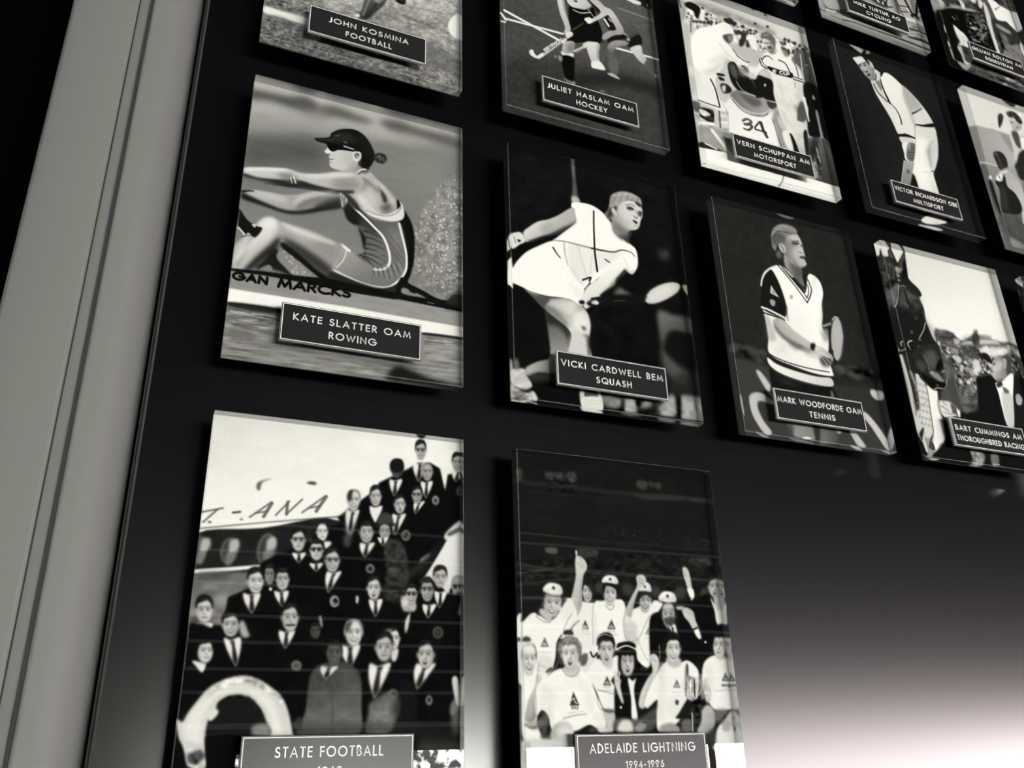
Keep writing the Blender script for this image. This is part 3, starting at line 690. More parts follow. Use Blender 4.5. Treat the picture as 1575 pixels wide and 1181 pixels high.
PICTURES['team'] = '''
base 16
P 226>244>30>0>284>368 2.4 1 0 -15 -19 1037 -51 1035 357 663 223 495 363 -3 465
N 7 126.9 57.5 2 6.5 -0.1 2 - - 1 -15 -19 1037 -51 1036 171 583 231 6 421
P 246 30.1 .8 1 -3 287 425 230 509 334 495 363 2 450
P 100 3 1 1 185 277 187 253 215 239 238 234 205 250 197 283
P 60 3.1 1 1 371 239 383 230 406 232 403 242
S 92 7.1 1.8 .9 1 9 420 55 368
S 92 6.5 1.8 .9 1 1 383 72 363
S 92 6.7 1.9 .9 1 170 389 243 326
S 92 12.6 1.9 .9 1 220 383 246 329
S 92 6.7 1.8 .9 1 190 372 233 361
S 92 6.8 1.9 .9 1 264 374 310 316
S 92 11.3 1.9 .9 1 304 320 303 367
S 92 6.8 1.9 .9 1 303 367 358 304
S 92 6.9 1.9 .9 1 361 356 444 284
S 92 13.2 1.9 .9 1 414 346 449 285
S 92 6.9 1.9 .9 1 383 337 427 324
S 60 7.3 2.2 1 1 109 377 134 372
P 90 2.1 1 1 38 418 37 421 32 423 27 422 25 419 26 416 31 414 36 415
P 100 2.2 1 1 147 399 146 402 142 403 138 403 136 400 137 397 141 396 145 397
S 60 4.4 2.2 .8 1 -4 445 215 407 495 361
P 248 2.2 1 1 -3 452 215 413 494 365 496 376 217 427 -3 462
P 32 2.2 1 1 -5 462 217 428 496 376 524 609 273 578 -1 597
N 8 42.8 22.2 4 5.8 -0.07 2 - - 1 -5 462 496 376 520 534 -2 594
P 95 3.5 1 1 31 525 23 559 7 571 -6 555 -9 519 -1 485 15 472 28 489
P 40 4.2 .7 1 20 524 15 551 5 561 -2 549 -4 520 2 493 11 482 19 495
P 190 4.2 .95 1 10 490 36 477 44 505 29 528 13 536
P 125 4.1 .9 1 3 533 30 526 24 567 6 572
P 95 3.5 1 1 141 524 129 557 105 567 85 550 79 515 91 482 114 470 135 488
P 40 4.2 .7 1 126 522 118 549 104 558 92 545 89 517 96 490 111 480 123 494
P 190 4.3 .95 1 109 486 136 474 144 502 128 525 112 533
P 125 4.2 .9 1 101 531 130 524 122 565 104 570
P 95 3.6 1 1 275 508 260 549 234 563 212 542 207 499 221 458 247 443 269 464
P 40 4.3 .7 1 258 506 249 539 233 551 220 535 217 501 227 468 243 455 256 472
P 190 4.4 .95 1 241 470 268 457 276 486 260 509 243 518
P 125 4.3 .9 1 232 515 261 508 252 550 234 555
P 242 2.1 1 1 -2 594 125 577 229 563 231 573 127 591 -1 608
P 95>125>94>609>78>769 5.4 1 1 -3 609 175 591 230 581 199 696 118 835 -5 838 -8 705
N 30 53.6 41.4 5 5.4 -0.04 2 - - 1 -3 609 231 588 199 696 118 835 -5 838
P 170 10.9 .7 1 76 687 121 671 126 720 85 715
P 50 6.6 .7 1 -1 765 31 757 107 795 2 792
P 13 3.1 1 0 495 363 579 328 610 302 658 207 777 137 818 107 870 101 913 122 936 214 948 145 1036 118 1029 1369 54 1331 -5 785 113 782 123 685 194 647 228 552 324 502 512 381
N 4 42.9 34.6 6 5.6 -0.02 2 - - 1 104 700 593 453 1036 256 1029 1369 54 1331 1 838
P 215>245>835>593>1000>425 2.4 1 1 835 589 941 421 1001 360 1035 340 1034 630 967 610 950 634 901 590
P 22 2.4 1 1 827 578 851 538 933 422 941 429 843 589
P 225 3.4 1 1 937 397 1001 335 1009 351 949 421
P 60 3.3 .8 1 949 392 1001 364 1013 375 958 404
P 200 3.2 .8 1 834 508 875 478 871 498 842 515
P 30 4.8 .7 1 866 482 932 414 843 562 834 531
P 62>40>735>443>757>672 4.7 1 1 687 447 751 442 781 503 787 596 757 673 694 661 699 555
N 38 17.5 16.9 8 6.3 -0.06 2 - - 1 687 447 751 442 785 519 757 673 687 661
P 60 7.9 .6 1 771 574 858 499 835 547 779 596
shirt -0.29 1 235 828 105 29.9 -3.2 1.4 77.3
face -0.1 175 20 quiff plain 1 1 .5 828 53 24.9 -2.8 .7 40.9
shirt -0.26 1 235 726 188 25.6 -2.5 1.9 66.8
face -0.2 70 22 quiff none .6 0 .5 728 145 27.4 -2.8 1.1 37.9
P 24 3.4 1 1 701 119 742 99 758 122 752 152 710 156
shirt -0.17 1 235 857 183 24.7 -2.4 1 67.8
face .2 165 95 thin smile 1 0 .5 859 143 24.8 -2.5 .5 37.6
shirt -0.47 1 235 996 126 26.5 -2.7 -0.1 43.5
face .1 185 24 quiff smile 1 0 .5 988 88 23 -2.5 -0 38.6
P 150 2.5 .9 1 911 259 907 273 896 280 885 275 880 262 885 247 895 240 906 245
P 40 2.5 .9 1 903 261 901 268 896 272 890 269 888 263 890 255 895 252 901 254
P 110 3.5 .8 1 1017 211 1012 226 1001 233 990 228 985 214 990 199 1001 192 1012 197
P 30 2.6 .8 1 1009 213 1006 220 1001 224 995 221 993 214 995 207 1001 203 1006 206
P 120 4.7 1 1 532 332 575 333 560 424 533 419
shirt -0.56 1 225 557 330 25 -2.1 4.3 87.2
face .2 205 110 thin smile 1 0 .5 558 290 26.8 -1 -0 41.8
P 45 3.2 1 1 531 276 540 251 552 254 542 299
shirt -0.13 0 235 648 306 24.8 -2.1 2.5 64.4
face .1 195 24 quiff smile 1 0 .5 645 267 24.9 -2.3 1.5 39.8
shirt -0.67 1 235 744 330 27 -2.2 2.2 80.9
face .2 190 22 quiff open 1 0 .5 745 291 25.4 -2.2 1 36.7
shirt -0.88 1 235 829 270 21 -1.8 .9 49.7
face -0.3 165 22 quiff smile 1 1 .5 816 246 23.5 -2.1 .7 34.9
P 120 2.4 .85 1 793 413 787 429 774 437 760 431 754 416 759 400 773 392 787 398
P 24 2.4 .9 1 784 415 781 423 774 427 766 424 763 416 766 407 773 403 781 406
S 120 4 1.6 .7 1 763 410 783 424
P 62 3.2 1 1 657 382 663 345 687 327 712 341 721 373 689 385
P 35 3.2 1 1 654 380 723 369 721 383 657 392
face 0 165 30 cap plain 1 0 .5 687 407 24.8 -1.8 1.1 31.6
shirt 0 1 235 680 429 19.9 -1.4 1.1 31.4
P 90 6.2 .7 1 526 435 553 425 551 472 530 473
shirt -0.39 1 235 620 455 28.2 -1.9 2.3 54.3
face .2 185 20 short smile 1 0 .5 614 414 29.8 -2.2 1.8 41.5
face .25 225 40 thin plain 1 0 .5 442 425 23.4 -1.7 2.2 35.2
P 235 3 1 1 451 463 478 461 475 477 460 489
shirt -0.06 1 235 361 510 24.1 -1.5 2.6 35.7
face 0 195 18 quiff plain 1 1 .5 355 463 27.9 -1.9 3.1 42.1
shirt 0 1 235 427 545 23.7 -1.4 1.9 29.7
face 0 200 20 short plain 1 2 .5 425 496 27.5 -1.8 2.5 39.1
P 100 3.8 .7 1 387 460 405 451 403 466
shirt -0.83 1 235 497 573 27 -1.5 4.3 74.4
face .2 190 22 quiff smile 1 1 .5 487 532 30.1 -1.8 2.6 44.2
P 140 2.3 .85 1 652 553 647 567 635 572 623 568 617 555 622 542 634 536 646 541
P 26 2.3 .9 1 644 555 641 562 635 565 628 562 625 556 628 548 634 545 641 548
face 0 130 20 short plain 1 0 .5 260 597 19.8 -1.1 3.2 37.8
P 215 1.4 1 1 274 649 272 654 269 656 264 654 262 649 264 644 267 642 272 644
shirt 0 1 235 203 667 29 -1.3 6.3 67.4
face .4 210 18 quiff smile 1 0 .5 213 624 30.6 -1.5 4 43.3
shirt .11 1 235 307 654 24.8 -1.1 4.4 54.2
face .2 185 20 short plain 1 0 .5 308 612 26.4 -1.4 3.2 40.3
P 170 2.2 .9 1 522 683 518 698 505 705 492 699 486 684 491 668 503 662 516 667
P 20 2.2 1 1 517 683 514 692 508 695 501 692 497 684 500 675 506 671 513 674
S 140 3.7 1.5 1 1 495 684 514 694
P 205 2.2 1 1 585 659 595 665 592 687 585 684
shirt 0 1 235 660 669 25.4 -1.1 2.4 62.2
face -0.1 200 20 quiff open 1 0 .5 652 628 29.3 -1.4 1.7 43.3
shirt -0.2 1 235 921 627 24.6 -1.1 .5 61.6
face .2 180 20 quiff plain 1 0 .5 918 573 30.5 -1.6 .3 40.5
P 205 3.8 .9 1 761 658 788 649 821 678 814 708 774 709 762 688
N 50 19 17.9 17 3.1 -0.04 2 - - 1 757 658 821 670 814 715 762 710
face -0.1 185 20 short smile 1 2 .5 802 644 24.7 -1.1 .9 39.3
P 215 3 1 1 779 746 798 716 791 768 780 790
shirt -0.24 1 235 875 679 26.6 -1.1 .7 49.9
face 0 165 24 short smile 1 1 .5 865 624 28.4 -1.3 .6 45.2
face .2 165 140 thin plain 1 2 .5 990 608 25.9 -1.2 -0 43.6
P 14 4.8 1 1 950 653 1034 630 1033 738 918 727
P 120 3.2 1 1 992 717 1004 670 1025 719 1008 708
P 235 2.7 1 1 23 778 79 776 74 796 42 797
face .1 200 18 quiff plain 1 0 .5 48 733 30.3 -1.1 4.9 44.1
P 14 3.3 1 1 -4 792 25 791 49 804 87 793 122 808 125 901 2 903
P 190 4.1 .9 1 169 773 185 766 202 799 210 816 184 820
P 13 4 1 1 104 822 137 822 198 833 207 920 95 922
shirt .44 1 235 151 824 27.4 -0.7 9.1 90.5
face -0.1 190 18 quiff smile 1 0 .5 142 780 31.5 -1 4.1 40.6
shirt -0.21 1 235 338 794 27.4 -0.8 4.6 58.8
face .3 190 18 quiff plain 1 0 .5 346 749 32.5 -1.1 3.8 49
S 40 7 2.8 .8 1 335 775 363 773
face .1 70 16 short none 1 0 .5 440 792 20.9 -0.6 1.8 28
P 200 2.9 .8 1 450 743 458 739 465 771 460 778
shirt -0.04 1 235 571 838 35.4 -0.8 3.9 77.3
face .1 215 150 thin smile 1 0 .5 582 795 35.7 -1 2.2 46.2
P 30 4.4 .8 1 551 768 576 753 556 796
P 215 2.9 1 1 728 856 755 848 748 888 731 891
face .2 205 20 quiff plain 1 0 .5 736 812 25.4 -0.6 1.2 39.6
P 170 3.7 .7 1 695 785 722 776 730 791 707 792
shirt -0.54 1 235 687 902 39.1 -0.6 4.2 115.7
face -0.05 180 16 quiff plain 1 0 .5 699 845 36.4 -1.8 3.3 49.8
shirt -0.92 1 235 865 900 37.6 -0.6 1.3 85.9
face -0.3 190 16 quiff open 1 0 .5 863 867 36.2 -0.7 .7 49.8
P 120 2.2 .9 1 892 1030 888 1043 878 1048 868 1043 864 1030 868 1018 878 1012 888 1018
P 30 2.2 .9 1 884 1029 882 1035 878 1037 874 1035 872 1029 873 1023 878 1021 882 1023
P 100 3.1 .75 1 932 784 926 800 911 807 895 801 889 785 895 769 910 762 926 769
P 26 3.1 .8 1 924 784 920 794 911 799 901 795 897 785 901 775 910 771 920 774
P 90 2.3 .6 1 917 785 915 789 911 791 906 790 904 785 906 780 911 778 915 780
P 130 2.7 .85 1 399 914 395 926 382 931 368 927 362 914 366 902 379 896 393 901
P 60 2.7 .7 1 391 914 388 921 381 923 373 921 370 914 372 907 380 905 387 907
P 58>112>467>895>524>1135 3.5 1 1 468 909 539 895 596 921 616 956 622 1044 610 1150 408 1147 423 1070 429 964 441 930
N 16 42.7 33.5 21 5.5 -0 3 - - 1 454 910 539 895 616 956 617 1150 408 1147 429 964
P 40 5.7 .5 1 540 901 607 935 616 962 585 928
S 50 5.5 3.4 .4 1 470 937 508 977 524 1135
shirt -0.48 1 220 500 914 30.2 -0.4 2.4 41
face .1 88 14 short smile 1 0 .3 513 867 31.2 -0.6 2.5 44.4
P 14 3.9 1 1 -10 799 88 802 109 934 97 1005 13 1043
face .55 215 14 thin plain 1 0 .5 66 870 29.2 -0.6 4.4 39.4
P 14 3.3 1 1 25 877 29 831 63 810 88 829 73 843 48 850 41 876 38 903
P 232 2.6 1 1 28 903 61 909 74 915 64 941 43 922
P 85>120>691>1003>696>1137 5.6 1 1 656 1037 736 996 768 1044 733 1138 646 1144 650 1071
N 30 29.6 26.9 23 5.6 .01 2 - - 1 656 1037 736 996 768 1044 733 1145 646 1144
P 110 2.9 .8 1 760 1006 754 1017 741 1021 727 1017 721 1006 726 996 740 991 754 996
P 40 2.2 .8 1 749 1006 747 1011 740 1013 734 1011 731 1006 734 1002 740 1000 746 1002
P 28 7.2 .6 1 758 982 819 975 830 1146 755 1145
P 150 4.4 .8 1 964 1044 984 1023 999 1059 976 1086 960 1076
P 235 3 1 1 968 956 992 952 998 1045 984 1037
P 120 7.4 .8 1 968 1086 999 1073 999 1142 972 1148
P 60 4 1 1 384 1102 410 1086 413 1128 385 1121
P 38 7.9 .5 1 87 1142 98 1068 157 1024 229 1017 301 1082 320 1145 1031 1163 1031 1114 20 1104
P 212 3.2 1 1 0 1089 20 1098 35 1068 56 1036 89 992 138 963 196 949 250 959 300 988 337 1017 365 1069 383 1134 384 1149 310 1148 289 1094 258 1043 216 1014 163 1014 126 1037 123 1068 101 1093 97 1142 99 1191 75 1196 32 1201 12 1141
N 90 23.9 16.9 25 5.2 -0 3 - - 1 90 998 138 963 196 949 250 959 337 1017 367 1056 309 1017 253 985 199 975 135 992 99 1024
N 90 17.1 16.7 26 5.2 0 2 - - 1 127 1043 163 1014 215 1011 265 1043 295 1088 275 1088 244 1037 204 1027 152 1037
P 238 7.7 .8 1 27 1105 52 1055 104 1011 186 985 254 998 311 1037 346 1133 319 1133 294 1069 228 1004 156 1005 101 1043 83 1105 83 1160 39 1159
P 26 3.8 1 1 130 1043 170 1023 223 1023 259 1050 286 1094 300 1145 112 1142 114 1099 127 1074
P 225 2.5 1 1 98 1068 126 1059 130 1074 107 1096
P 130 5.2 1 1 248 1113 297 1107 307 1145 254 1144
P 212 3.1 1 1 11 1153 77 1166 102 1191 108 1240 61 1238 32 1201
P 40 4.9 .8 1 50 1196 92 1185 104 1209 73 1232 53 1220
N 60 18.6 18.1 28 3.7 .02 2 - - 1 36 1184 101 1179 108 1240 49 1238
P 14 2.4 1 1 -23 1152 17 1153 43 1238 -8 1363 237 1374 216 1156 107 1148 99 1167 125 1369 28 1364
P 120 14.2 .4 1 838 1180 922 1174 1015 1183 1014 1342 834 1336
soften 1.6
grain 2
'''
PICTURES['hockey'] = '''
base 74
P 70>92>186>827>949>437 72.5 .8 1 -21 -69 1102 -156 1053 1076 -1 1163
P 48>60>175>1100>615>1390 50.2 .9 1 1 1058 380 957 1019 844 1058 1389 -8 1459
N 9 22.5 24.6 2 6.9 -0.34 2 - - 1 -32 539 1077 73 1058 1389 -8 1459
P 34 22 .8 1 408 1020 735 905 1055 908 1055 983 728 991 482 1084
S 238 17.1 1.7 1 0 28 689 389 792
S 238 14.5 1.7 1 0 27 749 393 725
S 238 15.1 1.7 1 0 5 717 34 757
S 238 11.6 1.7 1 0 7 778 28 776
S 238 14.8 1.9 1 0 732 703 1041 684
S 130 14.4 3.8 .9 1 663 359 869 368 1045 370
S 112 6.6 2.8 .6 1 720 387 846 428 938 553
S 105 7.6 2.8 1 1 673 335 731 362
P 28 2.9 1 1 835 258 1039 174 1040 289 948 274 859 279
P 225 2.9 1 1 843 271 889 249 951 247 948 274 903 282 877 277
P 230 3 1 1 1000 243 1034 218 1037 275 1001 273
P 92>70>818>438>920>549 3.7 1 1 667 307 747 376 815 379 886 462 933 554 913 621 841 657 814 590 802 535 729 592 675 642 644 605 663 470
P 24 4.7 1 1 838 600 905 535 932 565 913 621 841 662 816 652
S 190 20.5 3.7 1 1 815 569 834 602
P 20 5.5 1 1 700 632 807 573 826 595 750 643 688 686
P 24 4.6 1 1 671 477 723 456 754 543 713 579 683 541
S 225 14.8 2.3 1 1 678 499 703 543
S 225 7.5 1.9 1 1 708 482 724 501
P 200>165>741>438>765>558 2.8 1 1 677 404 728 399 763 440 788 490 806 533 798 571 736 604 673 662 652 660 659 629 704 582 753 554 729 494 707 453
P 165>120>723>652>752>709 4.5 1 1 696 682 759 635 828 624 821 650 754 690 716 742 733 793 739 820 693 827 677 766
P 85 7.1 .8 1 667 741 716 742 733 793 727 908 702 917 675 889 677 813
P 215>185>851>644>918>745 2.8 1 1 840 667 914 616 925 675 950 724 929 761 892 745 862 708
P 88 3.7 1 1 929 761 955 723 1025 794 1033 840 1010 847 955 800
P 180 2.8 1 1 987 822 1034 791 1035 839 1018 852
S 120 7.2 1.8 1 1 684 835 739 822
P 95 4.5 1 1 684 830 743 813 736 896 710 914 683 896
P 185 2.6 1 1 665 921 702 912 741 931 736 942 676 933
P 40 3.6 1 1 674 700 646 692 631 668 686 705
P 90 5.8 1 1 651 293 715 131 807 81 848 211 782 362 713 369
face -0.5 190 30 short plain 1 0 .5 749 31 43.2 -19 -6.1 74.8
P 18 4.6 1 1 432 464 422 359 486 250 572 213 642 297 591 419
P 190 3.8 1 1 500 224 556 200 558 240 493 268
face -0.6 195 45 bob plain 1 0 .5 515 155 42.4 -18.5 -4.7 74.8
P 16 2.7 1 1 448 477 504 484 571 467 607 432 626 514 653 602 649 652 627 718 570 720 495 753 422 776 416 740 437 656 434 571
P 215>190>474>436>554>473 2.8 1 1 434 423 579 364 600 415 555 468 513 480 455 484
P 30 2.7 1 1 475 431 500 421 495 438
S 150 7.4 1.8 1 1 572 462 602 504 618 507
S 205 7.3 1.8 1 1 470 507 519 512 583 482
P 22 4.7 .8 1 561 371 630 353 675 425 646 477 607 432
P 185>215>603>373>615>547 2.8 1 1 574 366 638 354 694 397 726 425 688 470 625 529 572 575 545 556 550 544 592 528 656 448 609 401
P 235 2.7 1 1 541 548 576 524 591 543 572 577 548 570
P 215>190>375>467>428>659 2.7 1 1 368 450 409 433 417 509 432 610 444 673 425 727 398 719 405 659 378 564
P 80 3.6 .4 1 397 439 414 432 422 507 433 581 428 602 408 532
S 28 12.5>16.1 1.8 1 1 548 570 504 616 443 687
S 120 4.5 1.8 .7 1 460 666 526 593
P 170>205>424>727>204>957 2.2 1 1 418 716 443 687 458 705 424 747 250 950 219 970 247 923
P 235 2.1 1 1 171 933 191 917 201 940 216 953 247 923 258 938 222 970 196 971 174 959
P 60 2.6 .7 1 360 762 405 721 416 735 374 784
S 40 20.5>15.4 1.7 .9 1 260 905 276 886 300 863 325 832 349 807 383 774
text GRYPHON 232 .41 .3 0 1 267 905 114.6 -125.9 -8.5 -13.7
P 225 2.6 1 1 410 709 443 687 451 713 424 742 408 738
P 225 2.6 1 1 374 784 407 753 402 788 381 800
P 190>140>389>787>459>817 2.6 1 1 389 797 423 766 462 765 450 840 417 861 377 867
P 120 6.9 .6 1 412 807 453 783 442 843 418 842
P 232 2.6 1 1 370 865 401 867 449 850 443 884 407 902 375 886
P 14 3.4 1 1 374 900 447 883 451 950 435 1082 405 1066 380 1029
P 225>190>570>720>599>878 2.7 1 1 536 737 587 712 628 713 618 788 618 844 640 874 650 903 604 914 565 910 563 873 547 814
P 235 2.6 1 1 567 872 617 849 644 877 648 903 597 912 564 914
P 110 5.3 .5 1 611 724 627 718 615 826 603 821
S 205 24.5>17.5 3.5 .9 1 462 831 492 806 535 762
S 40 7>7 2.6 .7 1 457 847 517 792
P 215 3.5 1 1 520 748 545 734 542 768 518 773
P 140 2.5 1 1 340 912 337 920 332 925 326 924 324 918 327 911 333 906 338 907
P 150 4.3 1 1 352 903 374 905 370 938 351 931
P 150 4.2 .8 1 375 1058 421 1065 444 1061 442 1088 397 1077
P 150 3.4 .7 1 437 1055 447 1078 434 1100
P 130 3.4 1 1 601 1071 633 1060 624 1076
S 30 8.1 3.2 .4 1 -7 1392 238 1389 617 1373 1021 1347
soften 1.1
grain 3
'''
